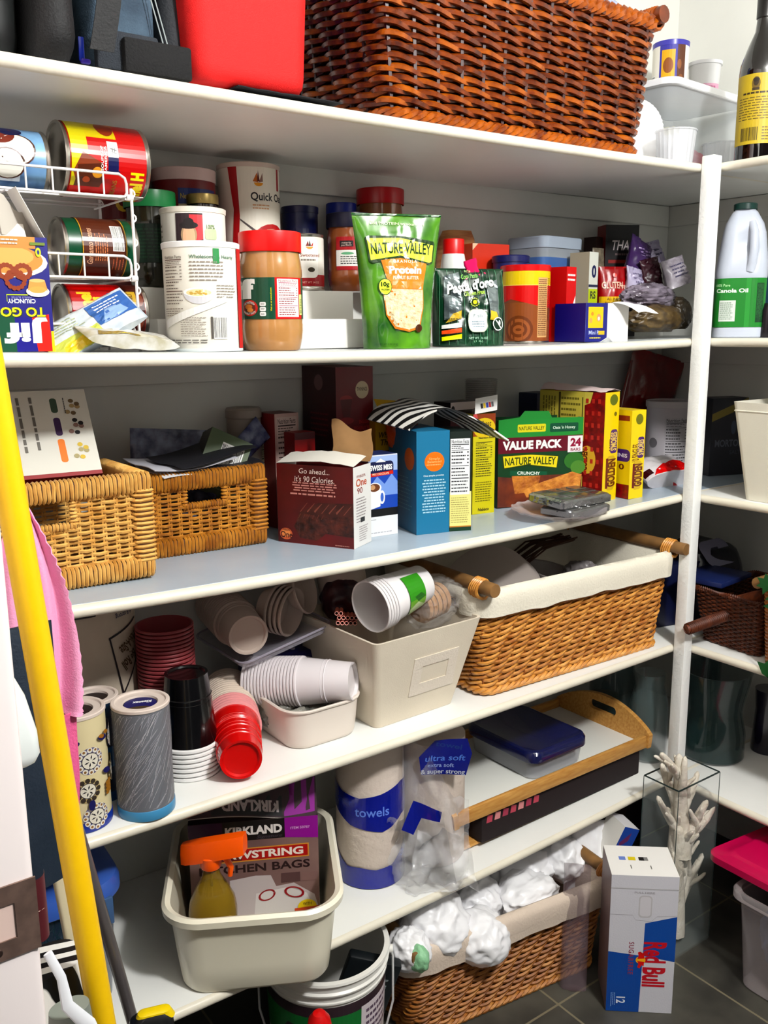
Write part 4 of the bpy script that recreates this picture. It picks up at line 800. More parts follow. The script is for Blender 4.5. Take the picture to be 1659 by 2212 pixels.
P = stand(985, 'B', .352, .0012); m = mpp(P); h = tall(P, 500); softm = M((150, 92, 52), .6, c2=(206, 160, 110), vs=16, stretch=(1, 1, 6)); t = thing('bread_loaf', 'brown striped loaf in a bag at the back wall', 'bread', P); softbox(86*m, .06, h, .02, softm, .004, 12, 3, .05).build('loaf', t)
P = stand(1172, 'B', .312, .0012); m = mpp((P.x, .25, P.z)); w = 140*m; h = tall(Vector((P.x, .26, P.z)), 512); t = thing('flour_tub', 'large clear food tub with a blue band under its lid', 'tub', P, .12)
mb = MB(); mb.loft([[(x*k, y*k, z) for x, y in rr(w, .105, .02, 6)] for z, k in ((0, .93), (.004, .95), (h*.62, .99), (h-.024, 1))], clear((206, 214, 222), .42, .12), True, False); mb.build('tub_body', t)
MB().loft([[(x*k, y*k, z) for x, y in rr(w*.94, .097, .02, 6)] for z, k in ((.004, .95), (h*.42, .98))], M((214, 214, 212), .7)).build('flour', t, label='white flour inside'); MB().loft([[(x*k, y*k, z) for x, y in rr(w, .105, .02, 6)] for z, k in ((h*.44, .985), (h*.80, 1.004))], M((74, 116, 176), .35, alpha=.75), False, False).build('band', t, label='translucent blue band'); MB().loft([[(x*k, y*k, z) for x, y in rr(w*1.03, .112, .02, 6)] for z, k in ((h-.024, .99), (h-.003, 1), (h, .97))], M((178, 190, 204), .35, alpha=.85)).build('lid', t)
P = stand(1100, 'B', .235, .0012); m = mpp(P); h = tall(P, 553); t = thing('navy_tub', 'round navy blue tub behind the cocoa can', 'tub', P); MB().lathe([(.0001, 0), (36*m, 0), (38*m, h-.012), (.0001, h-.012)], M((36, 44, 104), .4)).build('body', t); MB().lathe([(40*m, h-.014), (40*m, h-.002), (38*m, h), (.0001, h)], M((28, 34, 96), .35)).build('lid', t)
P = stand(1284, 'B', .36, .0012); m = mpp(P); h = tall(P, 514); t = thing('brown_carton', 'dark brown carton at the back behind the clear food tub', 'box', P, .1); MB().carton(56*m, .035, h, M((74, 42, 32), .6), right=M((60, 34, 28), .6)).build('carton', t)
P = stand(1256, 'B', .225, .0012); m = mpp(P); h = tall(P, 546); w = 34*m; t = thing('snack_carton', 'narrow white and lime green carton beside the clear food tub', 'box', P, .15); MB().carton(w, .05, h, M((214, 216, 206), .45), right=M((170, 160, 140), .5)).build('carton', t)
L = Lab(w, h, .4); L.rect(0, 0, 1, .58, (184, 200, 56)).rect(0, .60, 1, .63, (50, 60, 90)).text('0', .55, .78, .13, (40, 50, 96), w=.5, bold=.04).text('RS', .5, .51, .08, (40, 60, 60), w=.6, bold=.03).lines(.1, .05, .9, .4, 7, (130, 140, 60)); L.stick(f_front(w, .05), t, 'label')
P = stand(1285, 'B', .262, .0012); m = mpp(P); h = tall(P, 536); w = 40*m; f = pouch_fn(w, h, .04, 0, 4, .003); t = thing('grain_bag', 'clear bag of grain standing behind the red gluten free pouch', 'bag', P, .1); pouch(t, f, M((140, 130, 112), .35, c2=(96, 88, 76), vs=90), 'film', 12, 20)
P = stand(1318, 'B', .20, .0012); m = mpp(P); h = tall(P, 576); w = 66*m; f = pouch_fn(w, h, .05, 0, 14, .003); t = thing('baking_pouch', 'red gluten free flour pouch behind the small blue carton', 'pouch', P, facing(P)*.5); pouch(t, f, M((168, 28, 34), .3, c2=(140, 18, 26), vs=14), 'film', 16, 22)
L = Lab(w, h, .3); L.text('GLUTEN', .42, .74, .09, (226, 190, 170), w=.70, bold=.02).text('Free', .80, .73, .08, (226, 190, 170), w=.3).rect(.02, .46, .98, .58, (216, 180, 50)).text('ALL PURPOSE', .5, .545, .035, (80, 30, 20), w=.6).text('BAKING FLOUR', .5, .49, .035, (80, 30, 20), w=.7).poly([(.1, .12), (.9, .12), (.8, .34), (.45, .40), (.15, .3)], (226, 220, 206)).ell(.5, .88, .07, .03, (206, 90, 80)).rect(0, .40, 1, .45, (110, 40, 50)); L.stick(on_pouch(f, w, h), t, 'label', du=w/16, dv=h/22, off=.0012)
# small blue carton lying open
P = stand(1276, 'B', .085, .0012); m = mpp(P); h = tall(P, 656); w = 122*m; t = thing('snack_carton', 'small blue and yellow carton lying with its open end showing', 'box', P, -.10); MB().carton(w, .09, h, M((230, 228, 224), .5), left=BLU, top=M((40, 40, 120), .4)).build('carton', t)
L = Lab(w, h, .35); L.rect(0, 0, .50, 1, (36, 42, 130)).rect(.06, .36, .40, .90, (228, 190, 44)).ell(.15, .72, .03, .05, (226, 140, 60)).ell(.30, .62, .05, .10, (226, 150, 110)).ell(.30, .60, .025, .05, (240, 220, 200)).ell(.12, .55, .035, .07, (230, 160, 100)).text('Mini Pita', .24, .24, .10, (190, 200, 230), w=.32).rect(.30, .18, .44, .28, (206, 180, 60)).lines(.1, .06, .42, .14, 1, (200, 190, 90)); L.stick(f_front(w, .09), t, 'label')
hh = h; flap(lambda u, v: (.012+.055*u+.030*v, -.045-.042*v, hh+.0006-.020*v*v+.002*math.sin(5*u)), M((240, 240, 240), .5), 'flap', t, label='white flap hanging over the open end')
a = stand(1312, 'B', .018, .0002); solo(MB().sheet(lambda u, v: (-.018+.036*u, -.008*v*(1-abs(u-.5)), .0008+.010*(1-abs(2*u-1))*v), 8, 4, M((236, 236, 236), .5)), 'paper_scrap', 'little folded white paper scrap at the shelf edge', 'paper', (a.x, .024, a.z+.0003))
# crumpled bags in the corner
PUR = M((84, 56, 110), .3, c2=(56, 34, 76), vs=16); LIL = M((190, 184, 206), .3, c2=(150, 140, 168), vs=14)
def corner(name, label, px, py, Y, sx, sy, sz, mat, seed, cat='bag', amp=.3, fr=2.6, zl=None):
    p = aty(px, py, Y); m = mpp(p); z = p.z-sz*m*.9; return crumple(name, label, cat, (p.x, Y, max(z, ZS['B']+.0012)), (sx*m, sy, sz*m), mat, seed, amp, fr)
def crushed(name, label, px, py, Y, w_, h_, d_, mat, seed, rot, prints=()):
    p = aty(px, py, Y); m = mpp(p); w, h = w_*m, h_*m; f = pouch_fn(w, h, d_, .15, seed, .009); t = thing(name, label, 'bag', (p.x, Y, max(p.z-h*.45, ZS['B']+.002)), rot=rot); pouch(t, f, mat, 'film', 20, 20)
    if prints:
        L = Lab(w, h, .3)
        for q in prints: L.lines(*q[:4], q[4], q[5])
        L.stick(on_pouch(f, w, h), t, 'print', du=w/20, dv=h/20)
crushed('granola_bag', 'purple granola bag crumpled in the corner', 1376, 565, .235, 84, 92, .05, PUR, 3, (-.1, .35, .1), [(.2, .5, .8, .75, 3, (150, 130, 170))])
crushed('granola_bag', 'lilac-white end of a crumpled bag above the purple one', 1418, 548, .30, 60, 50, .03, LIL, 5, (-.2, -.2, .1), [(.3, .3, .7, .7, 2, (90, 84, 110))])
crushed('granola_bag', 'lilac-white lower half of a folded bag below the purple one', 1374, 612, .165, 58, 64, .03, LIL, 15, (-.2, .15, .1), [(.2, .2, .8, .8, 4, (120, 112, 140))])
crushed('tea_bag', 'dark maroon bag between two pale bags in the corner', 1412, 592, .20, 62, 62, .03, M((66, 22, 38), .35), 7, (-.1, -.2, 0))
crushed('bread_bag', 'whitish printed plastic bag behind the post', 1468, 590, .165, 76, 62, .04, M((190, 184, 192), .3, c2=(140, 132, 142), vs=40), 8, (-.2, -.25, 0), [(.2, .3, .8, .8, 4, (100, 96, 120))])
corner('cling_bag', 'clear striped plastic bag over the brown bags', 1400, 642, .12, 68, .035, 26, M((160, 150, 164), .2, c2=(80, 70, 80), vs=30, stretch=(1, 1, 4)), 9)
corner('lentil_bag', 'brown bag of lentils lying at the shelf edge', 1410, 690, .085, 72, .045, 30, M((110, 92, 58), .4, c2=(64, 50, 34), vs=60), 10, amp=.2)
corner('rice_bag', 'olive-brown clear bag behind the bag of lentils', 1462, 680, .15, 30, .03, 34, M((96, 84, 64), .3, c2=(50, 42, 34), vs=50), 11, amp=.2)
corner('tissue_wrap', 'black twisted wrapper above the purple granola bag', 1345, 528, .34, 24, .02, 16, M((40, 26, 42), .5), 12)
P = Vector((.12, .33, ZS['B']+.0012)); m = mpp(P); h = tall(P, 488); w = .085; t = thing('black_carton', 'black carton with a red side and slanted pale lettering in the corner', 'box', P, -.45); MB().carton(w, .05, h, M((24, 18, 20), .4), left=M((130, 30, 28), .4)).build('carton', t); L = Lab(w, h, .4); L.text('THAI', .5, .82, .085, (206, 196, 196), w=.6, shear=.2).rect(.1, .66, .9, .69, (150, 40, 34)).lines(.3, .72, .9, .76, 1, (120, 100, 100)); L.stick(f_front(w, .05), t, 'label')
# --- right-hand shelf: canola oil
X0 = .066; c = atx(1592, 727, X0); P = Vector((X0, c.y, ZS['B']+.0006)); m = mpp(P); hB = tall(P, 440); t = thing('oil_bottle', 'translucent white canola oil jug with green label and cap', 'bottle', P, facing(P)); s = hB/820.0
JUG = M((196, 202, 214), .28, alpha=.92, coat=.3); prof = [(0, 150, 0), (6, 158, 0), (60, 158, 0), (90, 154, 0), (355, 152, 0), (375, 156, 0), (400, 156, 0), (470, 150, 4), (560, 138, 4), (640, 128, 4), (700, 112, 2), (740, 90, 0), (768, 74, 0), (775, 64, 0), (782, 62, 0)]
rings = [[(x+o*s, y, z*s) for x, y in rr(2*hw*s, 2*hw*s*.80, hw*s*.62, 6)] for z, hw, o in prof]
mb = MB(); mb.loft(rings, JUG)
mb.warp(lambda x, y, z: (x, y+(.016*math.exp(-((x-.016)/.010)**2)*max(0, math.sin(PI*min(1, max(0, (z/s-410)/300)))) if y < 0 else 0), z)); mb.build('jug_body', t)
MB().tube([(45*s, -70*s, 700*s), (62*s, -100*s, 640*s), (66*s, -112*s, 540*s), (60*s, -112*s, 450*s), (50*s, -105*s, 405*s)], [24*s, 26*s, 26*s, 27*s, 30*s], JUG, n=12).build('handle', t)
MB().lathe([(70*s, 782*s), (70*s, 815*s), (64*s, 820*s), (.0001, 820*s)], M((20, 62, 56), .35), 40).build('cap', t)
wl = 350*s; L = Lab(wl, 300*s, .35); L.rect(0, 0, 1, 1, (40, 132, 52)).rect(.6, 0, .68, 1, (56, 148, 66)).text('100% Pure', .2, .86, .05, (190, 226, 180), w=.26).text('Canola Oil', .36, .75, .075, (230, 240, 226), w=.55, bold=.03).rect(.16, .12, .44, .55, (206, 214, 206)).lines(.18, .15, .42, .52, 9, (120, 140, 120)).rect(.78, .1, .92, .9, (20, 70, 40)).lines(.79, .12, .91, .88, 8, (60, 120, 70), vert=True)
def jugf(u, v, o):
    x = u-wl/2; hw = 157*s; rc = .62*hw; fl = hw-rc; e = abs(x)-fl
    if e <= 0: return (x, -hw*.8-.0008-o, v+64*s)
    a_ = min(e/rc, 1.45); return (math.copysign(fl+(rc+.0008+o)*math.sin(a_), x), -(hw*.8-min(rc, hw*.8-1e-4))-(min(rc, hw*.8-1e-4)+.0008+o)*math.cos(a_), v+64*s)
L.stick(jugf, t, 'label', du=.005)
c = atx(1660, 727, .09); P = Vector((.09, c.y, ZS['B']+.0006)); m = mpp(P); h = tall(P, 655); solo(MB().lathe([(.0001, 0), (24*m, 0), (25*m, .004), (25*m, h*.8), (20*m, h), (.0001, h)], M((30, 26, 34), .25)), 'spice_jar', 'dark jar at the right edge beside the canola oil jug', 'jar', P)
P = Vector((.20, -.02, ZS['B']+.0006)); h = tall(P, 545); solo(MB().box((-.02, -.03, 0), (.02, .03, h), M((46, 70, 92), .5), .002), 'blue_carton', 'dark blue carton half hidden between the post and oil jug', 'box', P)
# ================================================================== third shelf: snack boxes and rattan baskets
RAT = M((228, 190, 122), .45, c2=(204, 156, 86), vs=40, bump=.2, bs=220); RAT2 = M((204, 150, 70), .45, c2=(162, 106, 44), vs=40, bump=.2, bs=220)
def rattan(name, label, x0, x1, y0, d, h, z, mat, hole, wrap=.0062):
    "cane-wrapped frame, woven panels, hand hole in the front"
    t = thing(name, label, 'basket', ((x0+x1)/2, y0+d/2, z)); w = x1-x0; b = .011; X = w/2-b; Y = d/2-b
    for zz in (b*1.3, h-b*1.3):
        for sy in (-1, 1): mb = MB(); coil(mb, (-X-b*.6, sy*Y, zz), (X+b*.6, sy*Y, zz), b*.9, b*1.3, mat, wrap); mb.build('rail', t)
        for sx in (-1, 1): mb = MB(); coil(mb, (sx*X, -Y, zz), (sx*X, Y, zz), b*.9, b*1.3, mat, wrap); mb.build('rail', t)
    for sx in (-1, 1):
        for sy in (-1, 1): mb = MB(); coil(mb, (sx*(X-.004), sy*(Y-.001), b*2), (sx*(X-.004), sy*(Y-.001), h-b*2), b*1.35, b*1.0, mat, wrap*1.1, up=(0, 1, 0)); mb.build('corner_post', t)
    hx0, hx1, hz0 = hole; rows = int((h-b*4.6)/.0068); mb = MB(); ns = int(w/.018)
    def row(xa, xb, yy, zz, q, nrm=0):
        n = max(3, int((xb-xa)/.0045)); P = []
        for i in range(n+1):
            x = xa+(xb-xa)*i/n; o = .0034*math.cos(PI*(x/ (w/ns))+PI*q)
            P.append((x, yy+o, zz+.0008*noise.noise(Vector((x*60, q, 2)))) if not nrm else (yy+o, x, zz))
        mb.tube(P, .0026, mat, n=5, up=(0, 0, 1))
    for q in range(rows):
        zz = b*2.5+(q+.5)*(h-b*5)/rows
        if zz > hz0-.004: row(-X, hx0, -Y, zz, q); row(hx1, X, -Y, zz, q)
        else: row(-X, X, -Y, zz, q)
        row(-X, X, Y, zz, q); row(-Y, Y, -X, zz, q, 1); row(-Y, Y, X, zz, q, 1)
    k = 0
    for i in range(ns+1):
        x = -w/2+i*w/ns
        if abs(x) < X:
            for o in (-.002, .002):
                top = hz0-.002 if hx0 < x < hx1 else h-b*2
                mb.tube([(x+o, -Y, b*2), (x+o, -Y, top)], .0017, mat, n=5); mb.tube([(x+o, Y, b*2), (x+o, Y, h-b*2)], .0017, mat, n=5)
    for i in range(int(d/.018)):
        y = -Y+(i+.5)*.018
        for sx in (-1, 1): mb.tube([(sx*X, y, b*2), (sx*X, y, h-b*2)], .0017, mat, n=5)
    mb.box((-X, -Y, .006), (X, Y, .011), RDK, .001); mb.build('woven_panels', t)
    mb = MB(); coil(mb, (hx0-.004, -Y, hz0), (hx1+.004, -Y, hz0), .0045, .0045, mat, .005, r=.0022); 
    for xx in (hx0, hx1): coil(mb, (xx, -Y, hz0), (xx, -Y, h-b*2.2), .004, .004, mat, .005, up=(0, 1, 0), r=.0022)
    mb.build('hand_hole_edge', t); return t
zC = shelf_z('C', -1.3)+.003
rattan('rattan_basket', 'pale rattan basket with a hand hole at the left end of the third shelf', -1.545, -1.193, .083, .195, .156, zC, RAT, (-.03, .058, .090))
rattan('rattan_basket', 'smaller golden rattan basket set back beside the pale one', -1.172, -.938, .198, .170, .138, shelf_z('C', -1.05)+.002, RAT2, (-.036, .037, .080))
# recipe box leaning in the first basket
w, d, h = .180, .045, .142; Pc = aty(222, 1022, .125); Pm = Matrix.Rotation(-.08, 4, 'Z') @ Matrix.Rotation(-.58, 4, 'X'); P = Pc - (Pm @ Vector((w/2, -d/2, 0))); t = thing('recipe_box', 'red box with a white printed front leaning in the pale rattan basket', 'box', P, rot=Pm.to_euler())
MB().carton(w, d, h, M((150, 24, 34), .5), right=M((160, 30, 40), .5), top=M((90, 16, 24), .5), left=M((120, 20, 30), .5)).build('carton', t)
L = Lab(w, h-.006, .55); L.rect(0, 0, 1, 1, (214, 212, 202))
for x, c in ((.84, (110, 96, 70)),): pass
for y0, y1, c in ((.72, .90, (70, 92, 74)), (.44, .66, (76, 44, 96)), (.12, .40, (222, 130, 40))): L.rrect(.70-.0, y0, .755, y1, .4, c)
for y, cs in ((.80, ((120, 100, 70), (170, 150, 110))), (.56, ((30, 26, 26), (150, 120, 110))), (.26, ((206, 180, 70), (170, 160, 120)))):
    for k in range(7): L.ell(.87+.05*math.sin(k*2.1), y+.06*math.cos(k*1.7)-.02*k*.4, .022, .026, cs[k % 2], 9)
L.lines(.10, .12, .60, .92, 5, (120, 116, 108), .22, .2, vert=True).lines(.80, .7, .82, .9, 1, (90, 90, 90), .4, vert=True)
L.stick(lambda u, v, o: (u-w/2, -d/2-o, v+.006), t, 'printed_front')
# things in the second basket
P = Vector((-1.065, .305, -.650)); f = pouch_fn(.17, .155, .03, 0, 6, .004); t = thing('napkin_pack', 'navy and grey patterned paper pack standing in the golden rattan basket', 'pack', P, rot=(-.12, .10, .05)); pouch(t, f, M((22, 24, 66), .35, c2=(132, 136, 156), vs=46), 'film', 18, 18)
P = Vector((-1.02, .275, -.60)); f = pouch_fn(.05, .17, .02, .2, 9, .004); t = thing('foil_strip', 'crinkled navy strip of wrapper rising out of the golden basket', 'wrapper', P, rot=(-.2, .95, 0)); pouch(t, f, M((40, 44, 92), .25, c2=(120, 124, 150), vs=60), 'film', 8, 16)
for i, (x, a, b_) in enumerate(((-1.12, -.05, .10), (-1.09, .03, .16), (-1.06, .0, .05), (-1.11, .08, .22), (-1.07, -.03, .28))):
    solo(MB().sheet(lambda u, v: (-.085+.17*u, -.045+.09*v, .006*math.sin(u*4+i)+.002*math.sin(v*7)), 12, 5, M(((58, 54, 70), (226, 226, 228), (44, 42, 50), (206, 206, 214), (38, 38, 46))[i], .5), .0012), 'paper_packet', ('dark folded paper packet', 'white folded paper packet', 'black folded paper packet', 'pale grey folded packet', 'uppermost charcoal folded packet')[i]+' lying on the golden rattan basket', 'packet', (x+.035, .250, -.566+.0085*i), rot=(.12, -.03+a*.4, b_))
P = Vector((-1.022, .258, -.600)); t = thing('green_carton', 'olive green carton with a barcode tilted in the golden rattan basket', 'box', P, rot=(-.30, .46, -.25)); MB().carton(.078, .055, .100, M((98, 112, 84), .5), left=M((54, 52, 40), .5), top=M((60, 60, 48), .5)).build('carton', t)
L = Lab(.078, .100, .45); L.bars(.36, .30, .86, .80, INK); L.stick(f_front(.078, .055), t, 'barcode_label')
P = Vector((-1.055, .262, -.565)); solo(MB().lathe([(.0001, 0), (.017, 0), (.019, .004), (.019, .018), (.016, .022), (.0001, .022)], M((18, 44, 36), .3, coat=.5)), 'bottle_cap', 'dark green round cap lying among the packets in the golden basket', 'cap', P, rot=(1.2, 0, .4))
# boxes behind
def box_at(name, label, px, Y, w_px, depth, pytop, rz=0, cols=None, cat='box', **kw):
    P = stand(px, 'C', Y+depth/2, .0006); m = mpp((P.x, Y, P.z)); w = w_px*m; h = tall(Vector((P.x, Y, P.z)), pytop); t = thing(name, label, cat, P, rz); MB().carton(w, depth, h, *cols).build('carton', t); return t, w, h, depth
t, w, h, d = box_at('cereal_box', 'pinkish white nutrition-panel box behind the maroon snack box', 606, .30, 62, .06, 893, .1, [M((196, 168, 160), .55), M((150, 60, 56), .5), M((140, 50, 50), .5), M((120, 70, 60), .5)])
L = Lab(w, h, .5); L.nutr(.08, .25, .92, .97, (206, 182, 174), (70, 50, 50)); L.stick(f_front(w, d), t, 'label')
t, w, h, d = box_at('pasta_box', 'beige and gold nutrition-panel box behind the golden rattan basket', 563, .335, 56, .045, 925, .0, [M((176, 166, 138), .55), M((150, 140, 110), .5), None, M((170, 130, 60), .5)])
L = Lab(w, h, .5); L.rect(0, .93, 1, 1, (176, 128, 48)).rect(0, .86, 1, .93, (70, 110, 104)).nutr(.08, .2, .95, .85, (176, 170, 146), (60, 56, 50)); L.stick(f_front(w, d), t, 'label')
P = stand(535, 'C', .345, .0012); h = tall(P, 880); solo(MB().lathe([(.0001, 0), (.031, 0), (.032, h-.020), (.034, h-.018), (.034, h-.004), (.031, h), (.0001, h)], M((150, 138, 128), .5)), 'round_tub', 'round grey tub with a rim lid at the back behind the olive carton', 'tub', P)
TW = M((120, 18, 28), .4)
t, w, h, d = box_at('tea_box', 'tall dark red tea pod box with a black band under the second shelf', 733, .245, 93, .125, 792, -.02, [TW, M((90, 12, 22), .4), M((64, 10, 18), .45)])
L = Lab(w, h, .4); L.ell(.70, .855, .18, .055, (206, 190, 160)).text('TWININGS', .70, .86, .022, (90, 60, 40), w=.28, bold=.02).ell(.27, .80, .17, .025, (150, 50, 50)).poly([(.11, .80), (.43, .80), (.36, .69), (.18, .69)], (100, 14, 22)).ell(.27, .665, .20, .022, (150, 40, 44)).text('ENGLISH', .74, .655, .022, (180, 60, 60), w=.26).text('BREAKFAST TEA', .70, .615, .022, (180, 60, 60), w=.46).rect(0, .40, 1, .515, (20, 16, 20)).text('KEURIG', .22, .435, .024, (150, 146, 150), w=.24).ell(.22, .485, .05, .02, (120, 116, 124)).rect(0, .0, 1, .40, (206, 194, 190)).text('ENGLISH', .86, .34, .022, (140, 90, 90), w=.24).text('TEA', .90, .30, .022, (140, 90, 90), w=.12)
L.stick(f_front(w, d), t, 'label')
L = Lab(d, h, .4); L.ell(.5, .90, .13, .05, (120, 90, 90)).lines(.25, .55, .8, .72, 5, (110, 30, 40), .3); L.stick(f_left(w, d), t, 'side_label')
t, w, h, d = box_at('cocoa_box', 'small bright red box top showing behind the maroon snack box', 652, .262, 52, .035, 934, .06, [M((150, 16, 26), .45), M((120, 14, 24), .45)]); L = Lab(w, h, .4); L.rect(0, 0, 1, 1, (150, 16, 26)).rect(.0, .93, 1, 1, (96, 12, 22)).lines(.1, .5, .9, .7, 3, (170, 60, 60)); L.stick(f_front(w, d), t, 'label')
# maroon brownie box, angled, with torn top
P, rz, w = seat((602, 1170), (765, 1188), 'C', .068, .0008); a = on(765, 1188, 'C'); h = tall(a, 1012)
t = thing('brownie_box', 'maroon brownie box with white sides and a torn open top', 'box', P, rz); MB().carton(w, .068, h, M((84, 20, 22), .4, c2=(116, 26, 28), vs=9), right=M((222, 220, 216), .5), left=M((200, 190, 184), .5), skip=('top',)).build('carton', t)
L = Lab(w, h, .4); CRM = (232, 216, 206); L.text('Go ahead...', .50, .925, .062, CRM, w=.40, shear=.1, bold=.0).text("it's 90 Calories.", .50, .825, .070, CRM, w=.52, shear=.1, bold=.0).lines(.18, .665, .82, .79, 4, (206, 150, 140), .45, .2, True).lines(.18, .615, .80, .655, 1, (206, 150, 140), .5, .1)
BRW = M((44, 16, 12), .4, c2=(104, 50, 36), vs=70, bump=.6, bs=120)
L.poly([(.22, .22), (.30, .40), (.62, .36), (.64, .16), (.52, .06), (.30, .08)], BRW).poly([(.30, .40), (.55, .54), (1, .56), (1, .40), (.62, .36)], M((96, 44, 32), .4, c2=(60, 26, 20), vs=40)).poly([(.62, .36), (1, .40), (1, .14), (.64, .16)], BRW)
for k in range(7):
    x = .30+.095*k; L.poly([(x, .41+.012*(k % 3)), (x+.10, .53), (x+.108, .53), (x+.012, .41)], (140, 84, 70))
for k in range(6): x = .28+.06*k; L.poly([(x, .33), (x+.03, .39), (x+.036, .385), (x+.006, .33)], (120, 68, 56))
L.ell(.11, .115, .085, .075, (206, 110, 70)).ell(.11, .125, .06, .05, (226, 150, 90)).text('One', .115, .105, .075, (70, 24, 20), w=.16, bold=.02).text('FIBER', .115, .165, .025, (90, 30, 24), w=.10).lines(.76, .015, .97, .04, 1, (200, 150, 140))
L.stick(f_front(w, .068), t, 'front_print')
L = Lab(.068, h, .5); L.text('One', .45, .80, .09, (190, 96, 60), w=.6, bold=.02).text('FIBER', .45, .875, .03, (150, 90, 80), w=.5).text('90', .36, .70, .07, (150, 80, 70), w=.3).lines(.15, .30, .75, .62, 9, (150, 140, 140), .35, .4).rect(.38, .30, .62, .36, (60, 60, 60)).lines(.3, .06, .8, .26, 7, (160, 150, 150), .35); L.stick(f_right(w, .068), t, 'side_print')
hh = h
flap(lambda u, v: (-w/2+w*u, -.033+.050*v, hh+.001+.012*v+.006*math.sin(u*3)+.002*noise.noise(Vector((u*9, v*7, 1)))), M((226, 222, 212), .6), 'flap', t, 12, 5, label='white torn top flap')
KR = M((172, 138, 98), .75, var=.08, vs=40)
flap(lambda u, v: (-w*.02+w*.52*u+.004*math.sin(v*5), .031+.016*v, hh+.002+v*(.062+.010*math.sin(u*6+1)-.030*max(0, u-.6))), KR, 'flap', t, 14, 6, label='brown cardboard flap standing up at the back')
# cocoa mix carton
P, rz, w = seat((797, 1162), (859, 1153), 'C', .055, .0008); h = tall(on(859, 1153, 'C'), 980); t = thing('cocoa_box', 'blue and white hot cocoa box beside the maroon brownie box', 'box', P, rz)
MB().carton(w, .055, h, M((216, 220, 228), .4), right=M((60, 80, 140), .4), top=M((44, 60, 110), .45)).build('carton', t)
L = Lab(w, h, .35); L.rect(0, .34, 1, .985, (44, 84, 176)).rect(0, .80, 1, .985, (170, 190, 226)).poly([(.0, .60), (.3, .74), (.55, .64), (.8, .76), (1, .66), (1, .5), (0, .5)], (130, 160, 216)).rrect(.02, .76, .86, .92, .3, (28, 36, 84)).poly([(.25, .91), (.42, .955), (.6, .91)], WHITE).text('SWISS MISS', .44, .845, .06, WHITE, w=.76, bold=.04).poly([(.0, .735), (.86, .755), (.84, .80), (.02, .775)], (200, 50, 36)).text('MILK CHOCOLATE', .42, .768, .024, (240, 220, 190), w=.56).poly([(.0, .58), (.42, .60), (.40, .37), (.08, .34), (.0, .34)], (232, 232, 232)).ell(.20, .60, .24, .065, (240, 240, 240)).ell(.20, .605, .19, .05, (120, 74, 44)).ell(.14, .61, .09, .03, (200, 160, 120)).ell(.46, .48, .10, .085, (232, 232, 232)).ell(.46, .48, .055, .055, (70, 110, 190)).rect(0, .245, 1, .34, (14, 14, 18)).rect(0, .0, 1, .245, (226, 228, 230)).lines(.08, .03, .9, .06, 1, (180, 180, 186)).lines(.05, .20, .3, .22, 1, (150, 150, 150))
L.stick(f_front(w, .055), t, 'label')
# open cracker carton at the back
t, w, h, d = box_at('cracker_carton', 'open yellow cracker carton at the back with its flap folded up', 822, .225, 70, .06, 902, .0, [M((186, 150, 40), .45), M((110, 70, 30), .5), M((150, 110, 34), .5)])
L = Lab(w, h, .45); L.text('Wheat', .42, .84, .055, (60, 34, 20), w=.6, shear=.2, bold=.02).text('Thins', .46, .77, .055, (60, 34, 20), w=.55, shear=.2, bold=.02).rect(.0, .66, 1, .69, (90, 60, 30)).lines(.08, .3, .92, .64, 9, (110, 84, 30)); L.stick(f_front(w, d), t, 'label')
hh = h; fo = flap(lambda u, v: (-w*.35+w*1.35*u, -.028-.004*v+.02*v*v, hh+v*.036-.010*u*v), M((206, 168, 40), .45), 'flap', t, label='yellow flap folded up'); L = Lab(w, .03, .45); L.text('Wheat Thins', .6, .45, .4, (50, 36, 20), w=.7, rot=PI); L.stick(lambda u, v, o: (u-w*.2, -.0295-o, hh+.003+v), t, 'flap_print')
p = aty(858, 905, .20); crumple('cracker_pouch', 'orange cracker pouch bulging out beside the yellow cracker carton', 'pouch', (p.x+.01, .20, p.z-.055), (.030, .022, .045), M((206, 96, 44), .3, c2=(160, 56, 30), vs=24), 5, .2)
# teal box
P, rz, w = seat((898, 1157), (969, 1150), 'C', .13, .0008); h = tall(on(969, 1150, 'C'), 930); d = .13
t = thing('granola_box', 'teal blue box with an orange round seal on its front', 'box', P, rz+.02); TEAL = M((44, 124, 158), .42); MB().carton(w, d, h, TEAL, left=M((38, 108, 140), .45)).build('carton', t)
L = Lab(w, h, .42); L.ell(.54, .705, .30, .095, (232, 126, 46)).text('Simply', .54, .735, .022, (240, 180, 120), w=.34).text('Balanced', .54, .705, .022, (240, 180, 120), w=.42).lines(.3, .66, .78, .69, 1, (240, 170, 110), .4).text('One simple promise', .52, .572, .016, (206, 226, 232), w=.62, bold=.02).lines(.16, .20, .90, .54, 12, (170, 206, 218), .45, .22, True); L.stick(f_front(w, d), t, 'label')
L = Lab(d, h, .42); L.ell(.76, .72, .17, .11, (190, 96, 40)).lines(.3, .2, .9, .55, 9, (80, 140, 160), .25, .3); L.stick(f_left(w, d), t, 'side_label')
# white and yellow nutrition box
P, rz, w = seat((972, 1149), (1018, 1146), 'C', .09, .0008); h = tall(on(1018, 1146, 'C'), 932); t = thing('cracker_box', 'slim white and pale yellow box with a green foot beside the teal box', 'box', P, rz-.02); MB().carton(w, .09, h, M((20, 40, 32), .45), right=M((24, 44, 36), .45)).build('carton', t)
L = Lab(w, h, .4); L.rect(0, .05, 1, .40, (224, 220, 150)).rect(0, 0, 1, .04, (24, 70, 46)).rect(0, .04, 1, .052, (190, 130, 50)).nutr(.02, .37, .92, .93, (226, 228, 228), (60, 60, 64)).lines(.06, .08, .92, .35, 12, (180, 170, 110), .35, .2); L.stick(f_front(w, .09), t, 'label')
